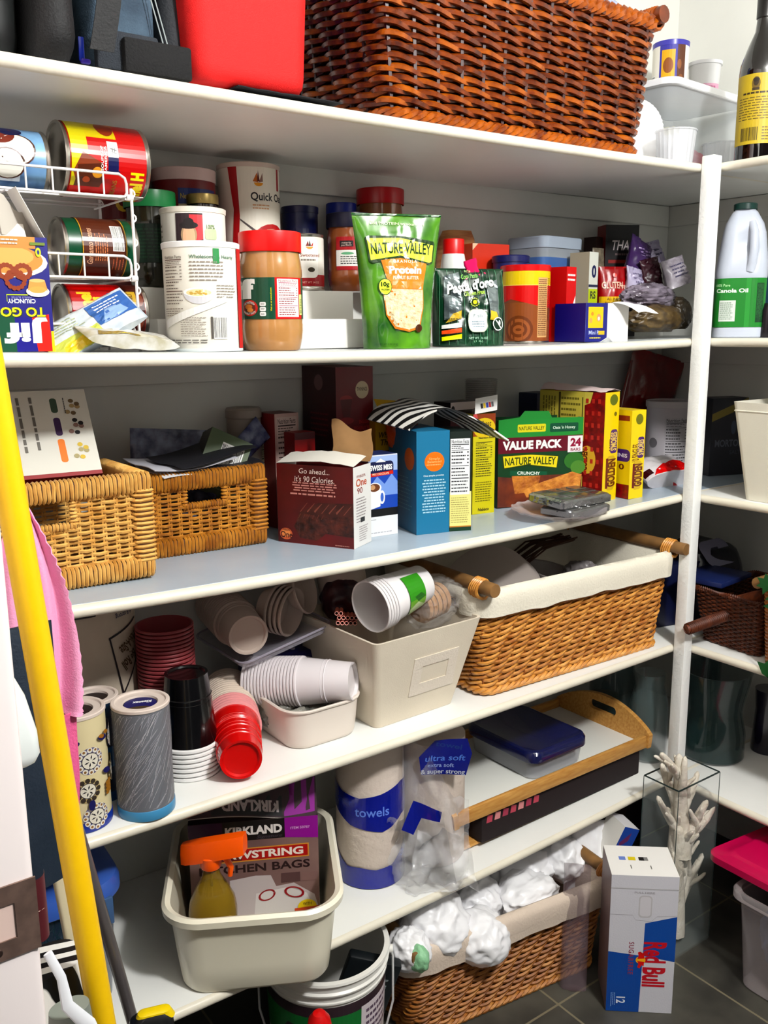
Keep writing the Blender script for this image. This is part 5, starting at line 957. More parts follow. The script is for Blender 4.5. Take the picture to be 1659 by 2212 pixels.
# tall yellow cracker box, open
YW = M((206, 196, 40), .45)
P, rz, w = seat((1020, 1113), (1067, 1107), 'C', .075, .0008); h = tall(on(1067, 1107, 'C'), 893); t = thing('cracker_box', 'tall yellow cracker box with an open flap beside the green value pack', 'box', P, rz); MB().carton(w, .075, h, YW, right=M((180, 170, 40), .45), skip=('top',)).build('carton', t)
L = Lab(w, h, .42); L.poly([(0, .78), (1, .78), (1, 1), (0, 1)], (150, 70, 24)).ell(.5, .86, .50, .10, (216, 190, 40)).poly([(0, .93), (.2, .96), (.16, 1), (0, 1)], (206, 90, 90)).text('Wheat', .50, .905, .05, (70, 40, 16), w=.62, shear=.15, bold=.015).text('Thins', .52, .838, .05, (70, 40, 16), w=.55, shear=.15, bold=.015).nutr(.08, .36, .92, .76, None, (70, 70, 24), title=False).text('Nutrition Facts', .6, .765, .018, (40, 40, 20), w=.7).lines(.12, .12, .9, .33, 9, (130, 124, 30), .4, .2).text('Nabisco', .5, .045, .03, (60, 50, 20), w=.5, shear=.15, bold=.02); L.stick(f_front(w, .075), t, 'label')
hh = h; flap(lambda u, v: (-w*.42+w*u+.006*v, -.0365+.008*v, hh+.030*v+.006*u), M((232, 230, 226), .5), 'flap', t, label='white flap with colour patches')
L = Lab(w, .03, .4); [L.rect(.22+.12*k, .3, .31+.12*k, .62, c) for k, c in enumerate(((30, 30, 34), (230, 200, 40), (60, 80, 180), (200, 60, 60), (120, 120, 124)))]; L.stick(lambda u, v, o: (u-w*.40+.003, -.0372+.0080*v/.03-o, hh+v+.006*u/w), t, 'colour_patches')
# zebra-striped paper draped over the boxes
def zebra():
    m = bpy.data.materials.new('zebra_print'); m.use_nodes = True; nt = m.node_tree; b = nt.nodes['Principled BSDF']; tc = nt.nodes.new('ShaderNodeTexCoord'); mp = nt.nodes.new('ShaderNodeMapping'); nt.links.new(tc.outputs['Object'], mp.inputs[0]); mp.inputs['Rotation'].default_value = (0, .1, .35)
    wv = nt.nodes.new('ShaderNodeTexWave'); wv.wave_type = 'BANDS'; wv.bands_direction = 'Y'; wv.inputs['Scale'].default_value = 16; wv.inputs['Distortion'].default_value = 5; wv.inputs['Detail'].default_value = 1; wv.inputs['Detail Scale'].default_value = .8; nt.links.new(mp.outputs[0], wv.inputs[0])
    rp = nt.nodes.new('ShaderNodeValToRGB'); rp.color_ramp.elements[0].position = .47; rp.color_ramp.elements[1].position = .53; rp.color_ramp.elements[0].color = lin((18, 18, 20)); rp.color_ramp.elements[1].color = lin((222, 220, 214)); nt.links.new(wv.outputs[1], rp.inputs[0]); nt.links.new(rp.outputs[0], b.inputs['Base Color']); b.inputs['Roughness'].default_value = .4; return m
ZEB = zebra()
A_, R_, B_ = aty(850, 931, .135), aty(928, 884, .13), aty(1064, 952, .085); c = R_
def zf(u, v):
    if u < .4: a = u/.4; p = A_.lerp(R_, a); p = p+Vector((0, 0, .008*math.sin(PI*a)))
    else: a = (u-.4)/.6; p = R_.lerp(B_, a); p = p+Vector((0, 0, .012*math.sin(PI*a)*(1-a*.5)))
    return (p.x-c.x-.012*v, p.y-c.y-.045+.115*v, p.z-c.z+.006+.004*math.sin(u*15)*v+.012*v)
solo(MB().sheet(zf, 28, 6, ZEB, .003), 'striped_booklet', 'zebra-striped booklet lying open like a tent over the boxes', 'booklet', (c.x, c.y, c.z))
t, w, h, d = box_at('chocolate_box', 'dark brown box with a pale folded top behind the zebra booklet', 985, .205, 84, .05, 868, .04, [M((48, 18, 22), .4), M((36, 14, 18), .4)]); L = Lab(w, h, .4); L.rect(0, .93, 1, 1.0, (200, 184, 180)).ell(.82, .90, .10, .035, (120, 100, 100)).ell(.08, .94, .06, .03, (30, 20, 24)).lines(.3, .78, .8, .82, 1, (90, 50, 50)); L.stick(f_front(w, d), t, 'label')
# sleeve of clear cups at the back
P = stand(1036, 'C', .315, .0012); hC = tall(P, 818); CC = M((190, 186, 180), .15, alpha=.38); mb = cup_mesh(.034, .025, .10, CC, .002, n=28); n = 14
cup_stack('clear_cup', mb, 'clear plastic cup in the tall stack behind the cracker boxes', 'cup', 'clear cups stacked at the back of the third shelf', P+Vector((0, 0, .10)), (0, 0, 1), n, (hC-.20)/(n-1), last='topmost clear plastic cup of the stack behind the cracker boxes')
# value pack
P, rz, w = seat((1074, 1100), (1254, 1083), 'C', .07, .0008); h = tall(on(1254, 1083, 'C'), 900); d = .07; t = thing('granola_bar_box', 'green and maroon 24 bar value pack with an arched top', 'box', P, rz); NVG = M((22, 74, 40), .4); MB().carton(w, d, h, NVG, right=M((196, 190, 178), .55), left=M((24, 90, 44), .45), skip=('top',)).build('carton', t)
hh = h; GR2 = M((44, 140, 62), .4); 
mb = MB(); mb.prism([(-w/2, 0), (w/2, 0), (w/2, .0005), (w*.12, .002), (w*.08, .016), (-w*.20, .018), (-w*.26, .005), (-w/2, .0005)], -d/2-.0004, -d/2+.0004, GR2, T=Matrix.Translation((0, 0, hh))); mb.build('arched_tab', t)
flap(lambda u, v: (w/2+.030*v, -d/2+.01+.05*u, hh*.86-.018*v+.012*(1-u)*v), M((206, 200, 190), .6), 'flap', t, label='pale side flap folded open')
L = Lab(w, h, .38); L.rect(0, .80, 1, 1, (46, 142, 64)).rect(0, .62, 1, .80, (112, 18, 44)).rect(.82, .60, 1, .79, (226, 222, 224)).text('24', .915, .715, .085, (150, 24, 66), w=.13, bold=.05).text('BARS', .915, .63, .032, (150, 24, 66), w=.12, bold=.02).text('VALUE PACK', .40, .71, .088, (240, 236, 232), w=.70, bold=.05)
L.rrect(.22, .855, .55, .945, .15, (214, 206, 60)).text('NATURE VALLEY', .385, .90, .040, (40, 60, 20), w=.30, bold=.015).rrect(.60, .845, .94, .945, .15, (16, 90, 62)).text("Oats 'n Honey", .77, .895, .032, (206, 226, 206), w=.27, bold=.02)
L.poly([(.04, .60), (.06, .445), (.34, .475), (.70, .42), (.72, .57), (.38, .605)], (50, 70, 20)).poly([(.055, .59), (.075, .455), (.34, .485), (.69, .43), (.705, .56), (.38, .595)], (224, 208, 60)).text('NATURE VALLEY', .38, .525, .085, (44, 70, 24), w=.60, bold=.02, rot=-.03, arc=.08).poly([(.14, .425), (.58, .39), (.58, .33), (.14, .365)], (22, 96, 66)).text('CRUNCHY', .36, .382, .034, (226, 232, 220), w=.27, bold=.03, rot=-.07)
OATB = M((206, 140, 62), .6, c2=(160, 92, 36), vs=70, bump=.6, bs=160)
L.poly([(0, .36), (.14, .34), (.5, .35), (1, .34), (1, 0), (0, 0)], M((96, 40, 24), .5, c2=(140, 70, 34), vs=30)).ell(.9, .5, .12, .1, (60, 120, 50)).ell(.95, .42, .09, .08, (90, 140, 60)).poly([(.16, .36), (.50, .345), (.46, .16), (.20, .15)], OATB).poly([(.30, .18), (.42, .24), (.88, .37), (1, .33), (.98, .18), (.56, .10), (.34, .10)], M((222, 160, 80), .6, c2=(180, 112, 48), vs=70, bump=.6, bs=160)).poly([(.76, .15), (.96, .21), (.97, .19), (.78, .13)], (230, 190, 110))
L.stick(f_front(w, d), t, 'label'); L = Lab(d, h, .5); L.lines(.2, .1, .85, .55, 6, (110, 104, 96), .25, .3); L.stick(f_right(w, d), t, 'side_label')
# two yellow graham boxes seen edge-on
def graham(name, label, cF, cR, dep, py, seed):
    a, b = on(*cF, 'C'), on(*cR, 'C'); w = math.hypot(b.x-a.x, b.y-a.y); rz = math.atan2(b.y-a.y, b.x-a.x); P = (a+b)/2+Vector((-math.sin(rz), math.cos(rz), 0))*dep/2; P.z = shelf_z('C', P.x)+.0008
    h = tall(a, py); t = thing(name, label, 'box', P, rz); MB().carton(w, dep, h, M((232, 206, 32), .4), left=M((206, 190, 90), .45), right=M((190, 60, 40), .5), top=M((220, 196, 60), .5), skip=('top',)).build('carton', t); return t, w, dep, h
def script_logo(L, cx, y0, y1): L.rrect(cx-.22, y0, cx+.22, y1, .3, (226, 196, 120)).rect(cx-.30, y0+.01, cx-.20, y1-.02, (110, 24, 20)).text('GOLDEN GRAHAMS', cx+.02, (y0+y1)/2, .26/(1) if 0 else .10, (120, 50, 20), w=(y1-y0)*.86, rot=PI/2, bold=.04)
t, w, d, h = graham('treat_box', 'large yellow treat box with red checks and torn white top', (1299, 1087), (1329, 1078), .165, 850, 1); w1 = w
L = Lab(w, h, .38); L.rect(0, 0, 1, 1, (232, 206, 32)).text('KIT', .55, .52, .22*.3, (120, 50, 20), w=.11, rot=PI/2, bold=.03).rrect(.45, .44, .95, .66, .3, (90, 50, 120)).text('S\'MORES', .70, .55, .09, (226, 200, 120), w=.17, rot=PI/2, bold=.03).ell(.6, .93, .28, .05, (110, 120, 30)).ell(.75, .80, .1, .02, (120, 110, 40)).rrect(.25, .10, .85, .42, .3, (206, 176, 60)).rect(.20, .12, .36, .40, (120, 24, 20)).text('GOLDEN', .60, .26, .12, (110, 50, 20), w=.26, rot=PI/2, bold=.05)
L.stick(f_front(w, d), t, 'label')
CHK = M((160, 26, 30), .4, c2=(110, 14, 22), vs=90)
L = Lab(d, h, .42); L.rect(0, 0, 1, 1, (206, 192, 92)).rect(.70, 0, 1, 1, CHK).poly([(.70, 1), (.82, 1), (.78, .9), (.70, .88)], (214, 200, 100)).rect(.30, .56, .33, .99, (90, 80, 40)).rect(.66, .4, .675, .95, (90, 84, 40)).lines(.34, .55, .64, .96, 8, (130, 120, 50), .4, vert=False).lines(.04, .6, .26, .95, 5, (130, 120, 50), .4, vert=True).rrect(.62, .22, .96, .55, .2, (130, 20, 24)).ell(.76, .38, .13, .13, (222, 180, 70)).text('GOLDEN', .72, .38, .06, (110, 40, 20), w=.20, rot=PI/2, bold=.05)
for k in range(9):
    for j in range(3): L.rect(.72+.09*j, .02+.11*k, .76+.09*j, .06+.11*k, (190, 60, 50))
L.stick(f_left(w, d), t, 'side_label')
hh = h
flap(lambda u, v: (-w*.5+w*1.05*u, -d/2+d*v, hh+.002+.010*math.sin(PI*u)*(.4+v)+.003*noise.noise(Vector((u*6, v*8, 2)))), M((226, 206, 204), .6), 'flap', t, 8, 14, label='torn pale pink-white top')
t, w, d, h = graham('treat_box', 'small yellow 10 singles treat box beside the larger yellow box', (1357, 1080), (1387, 1074), .10, 889, 2)
L = Lab(w, h, .38); L.rect(0, 0, 1, 1, (232, 206, 32)).text('10 SINGLES', .38, .52, .11, (110, 60, 20), w=.20, rot=PI/2, bold=.03).rrect(.5, .46, .95, .70, .3, (90, 50, 120)).text("S'MORES", .72, .58, .09, (226, 200, 120), w=.18, rot=PI/2, bold=.03).ell(.55, .90, .26, .06, (120, 120, 30)).rrect(.25, .10, .85, .43, .3, (206, 176, 60)).rect(.20, .12, .36, .40, (120, 24, 20)).text('GOLDEN', .60, .265, .12, (110, 50, 20), w=.26, rot=PI/2, bold=.05); L.stick(f_front(w, d), t, 'label')
L = Lab(d, h, .42); L.rect(0, 0, 1, 1, (232, 204, 30)).rect(.45, 0, 1, .16, CHK).rrect(.35, .42, 1.0, .56, .4, (84, 46, 124)).text('MINIS', .72, .49, .04, (226, 220, 230), w=.4, bold=.03).text('10', .72, .36, .06, (120, 60, 20), w=.25, bold=.03).rect(.5, .88, .95, .94, (150, 60, 30)); L.stick(f_left(w, d), t, 'side_label')
hh = h; flap(lambda u, v: (-w/2+w*u, -d/2+d*v, hh+.0004), M((214, 190, 60), .5), 'top_flap', t, 2, 2)
# foil-wrapped bars on a cut-glass plate
pc = Vector((-.372, .040, shelf_z('C', -.372)+.0012)); t = thing('glass_plate', 'round cut-glass plate overhanging the edge of the third shelf', 'plate', pc); mb = MB(); n = 72; rings = []
for r, z in ((.012, .002), (.055, .002), (.060, .004), (.090, .014), (.094, .0155), (.092, .0125), (.060, .0005), (.012, 0)): rings.append([(r*(1+(.02 if r > .08 and i % 4 < 2 else 0))*math.cos(2*PI*i/n), r*(1+(.02 if r > .08 and i % 4 < 2 else 0))*math.sin(2*PI*i/n), z+(.0016 if r > .08 and i % 4 < 2 else 0)) for i in range(n)])
mb.loft(rings, M((196, 190, 192), .12, alpha=.5)); mb.build('plate_body', t)
FOIL = M((176, 176, 178), .22, metal=.9, bump=.8, bs=60); FTOP = M((150, 150, 148), .2, metal=.85, bump=.3, bs=30)
def foilbar(label, c, w, d, h, rz, tilt):
    t = thing('foil_bar', label, 'bar', c, rot=(tilt[0], tilt[1], rz)); mb = MB(); rings = []
    for z, k in ((0, .94), (h*.15, 1), (h*.8, 1), (h, .93)): rings.append([(x*k+.0012*noise.noise(Vector((x*70, y*70, z*90))), y*k, z+.001*noise.noise(Vector((x*90, y*90, 3)))) for x, y in rr(w, d, .008, 5)])
    mb.loft(rings, FOIL).build('foil_wrap', t); mb = MB().box((-w*.42, -d*.40, h-.0002), (w*.42, d*.42, h+.0008), FTOP, .0004)
    for k in range(2): mb.tube([(-w*.42, d*(-.12+.26*k), h+.0009), (w*.42, d*(-.12+.26*k), h+.0009)], .0007, FTOP, n=4)
    for k in range(3): mb.tube([(w*(-.2+.2*k), -d*.4, h+.0009), (w*(-.2+.2*k), d*.4, h+.0009)], .0007, FTOP, n=4)
    mb.build('reflection_top', t)  # top piece darker than the wrap: window reflections put into its colour
foilbar('lower silver foil-wrapped bar on the cut-glass plate', pc+Vector((.035, -.012, .0045)), .125, .085, .016, .10, (0, 0))
foilbar('upper silver foil-wrapped bar stacked on the other one', pc+Vector((.040, .008, .0232)), .150, .095, .018, .02, (.06, 0))
# red bag at the back, tub, flour bag, navy box
P = stand(1362, 'C', .352, .0012); f = pouch_fn(.185, .295, .04, .0, 4, .004); t = thing('red_bag', 'glossy dark red bag leaning in the back corner under the second shelf', 'bag', P+Vector((.0, 0, .0)), rot=(.05, .24, -.15)); pouch(t, f, M((140, 18, 24), .15, coat=.6, c2=(110, 10, 18), vs=14, bump=.3, bs=30), 'film')
P = stand(1440, 'C', .245, .0012); m = mpp((P.x, .20, P.z)); r = 48*m; h = tall(Vector((P.x, .21, P.z)), 866); t = canister('white_tub', 'white food tub with a nutrition panel behind the post', 'tub', P, r, h, M((206, 200, 204), .4), M((210, 204, 204), .35), facing(P), .016, .003); L = Lab(r*2.2, h-.02, .4); L.nutr(.42, .08, .92, .86, (200, 196, 200), (60, 56, 60)).ell(.18, .45, .10, .08, (120, 116, 120)); L.stick(f_cyl(r+.0003, r*2.2, .002), t, 'label', du=.007)
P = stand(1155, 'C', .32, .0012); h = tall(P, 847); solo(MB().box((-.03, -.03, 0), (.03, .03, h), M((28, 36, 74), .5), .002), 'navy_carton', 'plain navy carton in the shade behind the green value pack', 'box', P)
p = on(1436, 1056, 'C'); f = pouch_fn(.15, .085, .05, 0, 5, .004); t = thing('flour_bag', 'white and red plastic bag lying by the post', 'bag', (p.x+.03, .075, p.z+.018), rot=(-1.05, 0, -.12)); pouch(t, f, M((224, 220, 220), .25, coat=.4, c2=(206, 200, 204), vs=20), 'film', 18, 14)
L = Lab(.15, .085, .22); L.poly([(.10, .02), (.98, .02), (.96, .42), (.70, .52), (.45, .40), (.2, .2)], (206, 20, 30)).rect(.0, .1, .12, .3, (70, 20, 26)); L.stick(on_pouch(f, .15, .085), t, 'red_print', du=.15/18, dv=.085/14)
p = Vector((.035, .09, shelf_z('C', 0)+.0012)); f = pouch_fn(.07, .06, .03, 0, 8, .003); t = thing('crisp_bag', 'small red glossy bag end showing right of the post', 'bag', p, rot=(-.9, .3, -.2)); pouch(t, f, M((200, 16, 28), .2, coat=.5), 'film', 10, 10)
P = Vector((.285, atx(1556, 960, .285).y, ZS['C']+.0012)); h = tall(P, 858); t = thing('salt_box', 'navy salt box with pale lettering in the right corner behind the post', 'box', P, -.35); w = .10; MB().carton(w, .06, h, M((26, 28, 44), .45), left=M((18, 18, 30), .45)).build('carton', t); L = Lab(w, h, .45); L.poly([(.0, .70), (.0, .80), (1, 1), (1, .90)], (130, 116, 50)).text('MORTON', .52, .42, .085, (96, 98, 112), w=.80, bold=.03).text('SALT', .70, .30, .05, (70, 72, 86), w=.3).ell(.62, .62, .07, .09, (70, 76, 96)); L.stick(f_front(w, .06), t, 'label')
# white fabric bin on the right-hand shelf
a = on(1599, 1079, 'C'); w0, w1, h = .17, .225, .205; FAB = M((226, 222, 208), .75, bump=.12, bs=500, var=.03, vs=10)
t = thing('fabric_bin', 'off-white tapered fabric bin on the right third shelf', 'bin', (a.x+.105, a.y-w0/2-.004, ZS['C']+.0006), PI/2); mb = MB(); D0, D1 = .20, .25
out = [[(x, y, z) for x, y in rr(w0+(w1-w0)*z/h, D0+(D1-D0)*z/h, .014, 5)] for z in (0.0, .004, h*.3, h*.6, h-.016, h-.004, h)]
inn = [[(x, y, z) for x, y in rr(w0+(w1-w0)*z/h-.010, D0+(D1-D0)*z/h-.010, .010, 5)] for z in (h, h*.5, .012)]
mb.loft(out+inn, FAB); mb.build('bin_body', t, sharp=50)
mb = MB(); mb.tube([(x, y, h-.018) for x, y in rr(w1-.004, D1-.004, .014, 5)], .0016, FAB, n=5, closed=True); mb.build('hem_seam', t)
# ================================================================== fourth shelf: cups, paper goods, bins
# cylinder tissue boxes
def tissue_tube(name, label, P, r, h, wall, foot, core, rz=0):
    t = thing(name, label, 'canister', P, rz); WH = M((214, 200, 190), .55)
    MB().lathe([(0.0001, .001), (r, .001), (r, h-.004)], wall, 44).build('tube_wall', t)
    MB().lathe([(r+.0006, 0), (r+.0012, .003), (r+.0012, .014), (r+.0002, .0155)], foot, 44).build('foot_ring', t)
    MB().lathe([(r-.0004, h-.006), (r+.0012, h-.005), (r+.0012, h-.001), (r, h), (r*.90, h), (r*.86, h-.0025), (r*.80, h-.003), (r*.62, h-.003), (r*.60, h-.006)], WH, 44).build('top_ring', t)
    MB().lathe([(r*.61, h-.006), (.0001, h-.006)], core, 44).build('opening', t); return t
PK_ = on(302, 1777, 'D'); rK = 61*mpp(PK_); dirv = Vector((FWD.x, FWD.y, 0)).normalized(); P = PK_+dirv*rK; P.z = shelf_z('D', P.x)+.0008; hK = tall(P, 1512)
t = tissue_tube('tissue_canister', 'grey swirl-patterned tissue canister with a teal foot at the shelf edge', P, rK, hK, M((122, 124, 130), .5), M((84, 146, 182), .35), M((70, 56, 40), .6), facing(P)); KP = P.copy()
sp = rK*3.9; L = Lab(sp, hK-.026, .5); rnd = random.Random(3); tones = ((186, 186, 194), (150, 146, 150), (206, 204, 206), (128, 124, 130))
for k in range(330):
    x = rnd.uniform(-.1, 1.0); y = rnd.uniform(-.2, 1.0); n = 5; pts = []; ln = rnd.uniform(.18, .42); b = rnd.uniform(.04, .12)
    A = [(x+b*q/n*1.4+.05*(q/n)**2, y+ln*q/n) for q in range(n+1)]; A = [(min(1, max(0, a_)), min(1, max(0, b_))) for a_, b_ in A]
    vs = [(a_-.0016, b_) for a_, b_ in A]+[(a_+.0016, b_) for a_, b_ in A]; L.put(vs, [(q, n+1+q, n+2+q, q+1) for q in range(n)], tones[k % 4], L=1+.02*k)
L.stick(f_cyl(rK+.0002, sp, .018), t, 'swirl_pattern', du=.008, off=.00014)
L = Lab(rK*1.1, rK*1.1, .4); L.ell(.5, .5, .52, .52, (38, 34, 104), 28).ell(.44, .1, .4, .2, (84, 66, 44), 16).text('Kleenex', .56, .62, .16, WHITE, w=.62, bold=.04, shear=.2, rot=PI); L.stick(lambda u, v, o: (u-rK*.55, v-rK*.55, hK-.0058+o), t, 'core_label')
r = rK; c = on(162, 1801, 'D'); P = c+dirv*r*.9; P.z = shelf_z('D', P.x)+.0008; h = tall(P, 1528); FLO = M((216, 204, 168), .5)
t = tissue_tube('tissue_canister', 'cream tissue canister with navy and gold floral medallions behind the yellow pole', P, r, h, FLO, M((36, 62, 150), .35), M((50, 34, 28), .6), facing(P)); FP = P.copy()
sp = r*3.9; L = Lab(sp, h-.026, .45); NV = (34, 34, 100)
def medal(cx, cy, s, kind):
    ax, ay = s, s*sp/(h-.026)
    L.ell(cx, cy, ax, ay, (110, 104, 140) if kind else (196, 178, 132), 24)
    for k in range(12):
        a = k*PI/6; L.ell(cx+ax*.82*math.cos(a), cy+ay*.82*math.sin(a), ax*.2, ay*.2, (222, 218, 206) if kind else (70, 60, 50), 10)
        if kind: L.ell(cx+ax*.85*math.cos(a), cy+ay*.85*math.sin(a), ax*.1, ay*.1, (150, 110, 60), 8)
    L.ell(cx, cy, ax*.64, ay*.64, (70, 64, 70), 20).ell(cx, cy, ax*.58, ay*.58, (222, 216, 200), 20)
    for k in range(6):
        a = k*PI/3+.3; L.poly([(cx+ax*.1*math.cos(a), cy+ay*.1*math.sin(a)), (cx+ax*.3*math.cos(a+.2), cy+ay*.3*math.sin(a+.2)), (cx+ax*.48*math.cos(a), cy+ay*.48*math.sin(a)), (cx+ax*.3*math.cos(a-.2), cy+ay*.3*math.sin(a-.2))], (40, 36, 46))
for cx, cy, s, k in ((.60, .60, .125, 1), (.56, .31, .115, 0), (.62, .03, .12, 1), (.25, .45, .12, 1), (.2, .15, .11, 0), (.3, .8, .12, 0), (.9, .4, .12, 0), (.92, .75, .12, 1)): medal(cx, cy, s, k)
for cx, cy, a in ((.47, .80, .3), (.72, .80, -.3), (.58, .165, 1.5), (.44, .45, .2), (.75, .45, -.4)): L.poly([(cx+.05*math.cos(q)*math.cos(a)-.028*math.sin(q)*math.sin(a), cy+(.05*math.cos(q)*math.sin(a)+.028*math.sin(q)*math.cos(a))*sp/(h-.026)) for q in [2*PI*j/16 for j in range(16)]], NV)
for k in range(12): cx, cy = (.74+.03*(k % 2), .22+.035*k*.5) if k < 8 else (.70+.02*k % .1, .92-.01*k); L.ell(cx, cy, .022, .018, (160, 112, 40), 10)
L.stick(f_cyl(r+.0002, sp, .018), t, 'floral_pattern', du=.008, off=.00014)
P = stand(233, 'D', .125, .0008); P.x += -.012; h = tall(P, 1500); t = tissue_tube('tissue_canister', 'dark teal tissue canister between and behind the other two', P, .036, h, M((24, 56, 84), .45), M((30, 90, 140), .35), M((50, 34, 28), .6)); L = Lab(.12, h*.2, .4); L.rect(0, 0, 1, 1, (40, 110, 160)); L.stick(f_cyl(.0363, .12, h*.34), t, 'blue_band', du=.008)
# towel roll pack at the back
P = stand(228, 'D', .27, .0012); m = mpp((P.x, .19, P.z)); r = 82*m; h = .29
t = thing('towel_roll', 'large wrapped paper towel roll with upside-down print at the back left', 'paper towel', P, facing(P)); MB().lathe([(.02, .0), (r*.94, .0), (r, .012), (r*1.01, h*.5), (r, h-.012), (r*.92, h), (.02, h)], M((198, 184, 166), .55, bump=.3, bs=30), 40, c0=True, c1=True).build('wrapped_roll', t)
sp = r*2.8; L = Lab(sp, h*.9, .4); DKT = (50, 40, 44); L.poly([(.60, .80), (.615, .80), (.72, .42), (.70, .42)], DKT).poly([(.60, .80), (.60, .785), (.95, .87), (.95, .885)], DKT).poly([(.71, .42), (.72, .41), (.95, .62), (.95, .64)], DKT).ell(.72, .37, .06, .045, (44, 50, 110)).rect(.68, .06, .95, .36, (76, 100, 150)).text('Pick-A-Size', .82, .73, .07, (96, 74, 44), w=.24, rot=PI+.5, bold=.02).text('Big Roll', .82, .62, .07, (96, 74, 44), w=.2, rot=PI+.5, bold=.02).text('soft & strong', .80, .93, .03, (60, 56, 100), w=.24, rot=PI+.1).poly([(.3, .93), (.5, .95), (.5, .97), (.3, .95)], DKT)
L.stick(f_cyl(lambda z: r*1.012+.0006, sp, .01), t, 'print', du=.008)
# upright red stack and upside-down black stack
RED = M((112, 8, 22), .3, coat=.3); PINKW = M((214, 150, 150), .4); WHT = M((232, 230, 228), .4)
P = stand(370, 'D', .205, .0006); n = 17; htot = tall(P, 1347); mb = cup_mesh(.046, .033, .118, RED, .0026, ribs=(.35, .5, .65), inner=M((150, 74, 78), .4), n=36)
cup_stack('red_cup', mb, 'dark red cup in the tall upright stack behind the black cups', 'cup', 'upright red cups behind the black ones', P, (0, 0, 1), n, (htot-.118)/(n-1), last='topmost dark red cup of the tall upright stack behind the black cups')
BLKC = M((14, 13, 16), .22, coat=.4); n = 7; P = on(400, 1690, 'D')+dirv*.046; P.z = shelf_z('D', P.x)+.0006; htot = tall(P, 1452)
mb = cup_mesh(.0465, .0345, .12, BLKC, .0032, ribs=(.3,), inner=WHT, n=40); mb.mats[1] = WHT
# white rolled rims
for v in range(len(mb.v)): x, y, z = mb.v[v]; mb.v[v] = (x, -y, .12-z)
cup_stack('black_cup', mb, 'black cup with a white rim in the upside-down stack beside the grey canister', 'cup', 'upside-down black cups', P, (0, 0, 1), n, (htot-.12)/(n-1), last='topmost black cup of the upside-down stack', first='lowest black cup of the upside-down stack, standing on the shelf')
# lying stacks of red and white cups, bottoms toward the aisle
A_ = aty(521, 1645, .022); zs = shelf_z('D', A_.x); B_ = aty(484, 1447, .31); Rr_ = .0465; ax = (Vector((B_.x, B_.y, zs+Rr_+.004))-Vector((A_.x, A_.y, zs+.040))).normalized()
base = Vector((A_.x, A_.y, zs+.0415)); RED2 = M((206, 16, 22), .25, coat=.5)
mb = cup_mesh(.0445, .0335, .118, RED2, .0028, ribs=(.22, .42, .60, .64), inner=M((222, 150, 150), .4), n=44, foot=.005); mb.mats[1] = M((222, 160, 160), .4)
o = cup_stack('red_cup', mb, 'bright red cup lying in the nested stack, bottom toward the aisle', 'cup', 'bright red cups lying in a stack', base, ax, 5, .0095, first='outermost bright red cup showing its round bottom at the shelf edge')
mb = cup_mesh(.0440, .0335, .116, M((222, 206, 190), .45), .0026, n=36)
cup_stack('white_cup', mb, 'cream white cup nested behind the bright red cups', 'cup', 'white cups nested behind the red ones', base+ax*.0095*5, ax, 13, .0085)
# foam cups and bowls lying higher up
A_ = aty(537, 1370, .17); B_ = aty(472, 1300, .35); ax = (B_-A_).normalized(); ax.z *= .35; ax.normalize(); FOAM = M((196, 180, 168), .7)
mb = cup_mesh(.040, .0355, .075, FOAM, .0035, n=36, foot=.004, ribs=(.7,)); cup_stack('foam_cup', mb, 'beige foam cup in the lying stack above the clear tray', 'cup', 'foam cups lying in a stack', A_+Vector((0, 0, -.002)), ax, 14, .009, first='outermost foam cup showing its round bottom above the clear tray')
A_ = aty(622, 1320, .20); ax = Vector((-.50, .85, .10)).normalized(); mb = cup_mesh(.043, .030, .030, FOAM, .003, n=36, foot=.003)
ev = Vector((A_.x, A_.y, A_.z)); cup_stack('foam_bowl', mb, 'beige foam bowl in the tipped stack, open side toward the aisle', 'bowl', 'foam bowls tipped in a stack', ev+ax*.05, -ax, 4, .010, last='outermost foam bowl with its open side toward the aisle'); q = solo(cup_mesh(.043, .032, .025, FOAM, .003), 'foam_saucer', 'loose shallow foam dish leaning on the tipped bowls', 'dish', ev+Vector((.035, .035, .022)), rot=axis_rot((.5, -.7, .25)))
# clear tray under them
a, b = aty(527, 1437, .165), aty(724, 1346, .165); w = (b-a).length; t = thing('clear_tray', 'clear plastic tray tilted under the foam cups', 'tray', (a+b)/2+Vector((0, .10, -.012)), rot=(0, -math.atan2(b.z-a.z, b.x-a.x), 0)); CT = clear((200, 196, 206), .34, .1)
mb = MB(); mb.loft([[(x*k, y*k, z) for x, y in rr(w, .20, .02, 5)] for z, k in ((.0, .94), (.010, .97), (.012, 1.0), (.014, 1.0), (.012, .965), (.003, .93))], CT); mb.build('tray_body', t)
MB().tube([(x, y, .013) for x, y in rr(w*1.0, .20, .02, 5)], .0022, M((180, 174, 186), .2, alpha=.7), n=6, closed=True).build('rim', t)
# box of plastic cutlery in blue print behind
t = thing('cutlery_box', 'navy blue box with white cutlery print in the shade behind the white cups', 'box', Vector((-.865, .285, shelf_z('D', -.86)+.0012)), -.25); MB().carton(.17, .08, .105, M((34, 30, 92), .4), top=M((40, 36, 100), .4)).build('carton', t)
L = Lab(.17, .08, .35); L.ell(.55, .3, .035, .16, (206, 206, 222)).poly([(.68, .30), (.80, .22), (.82, .5), (.72, .6)], (214, 210, 216)).rect(.2, .6, .9, .66, (150, 90, 130)); L.stick(f_top(.17, .08, .105), t, 'print'); L = Lab(.17, .105, .35); L.ell(.45, .72, .03, .14, (206, 206, 222)).poly([(.62, .60), (.74, .52), (.76, .84), (.66, .9)], (214, 210, 216)).lines(.1, .2, .9, .4, 2, (120, 116, 170)); L.stick(f_front(.17, .08), t, 'front_print')
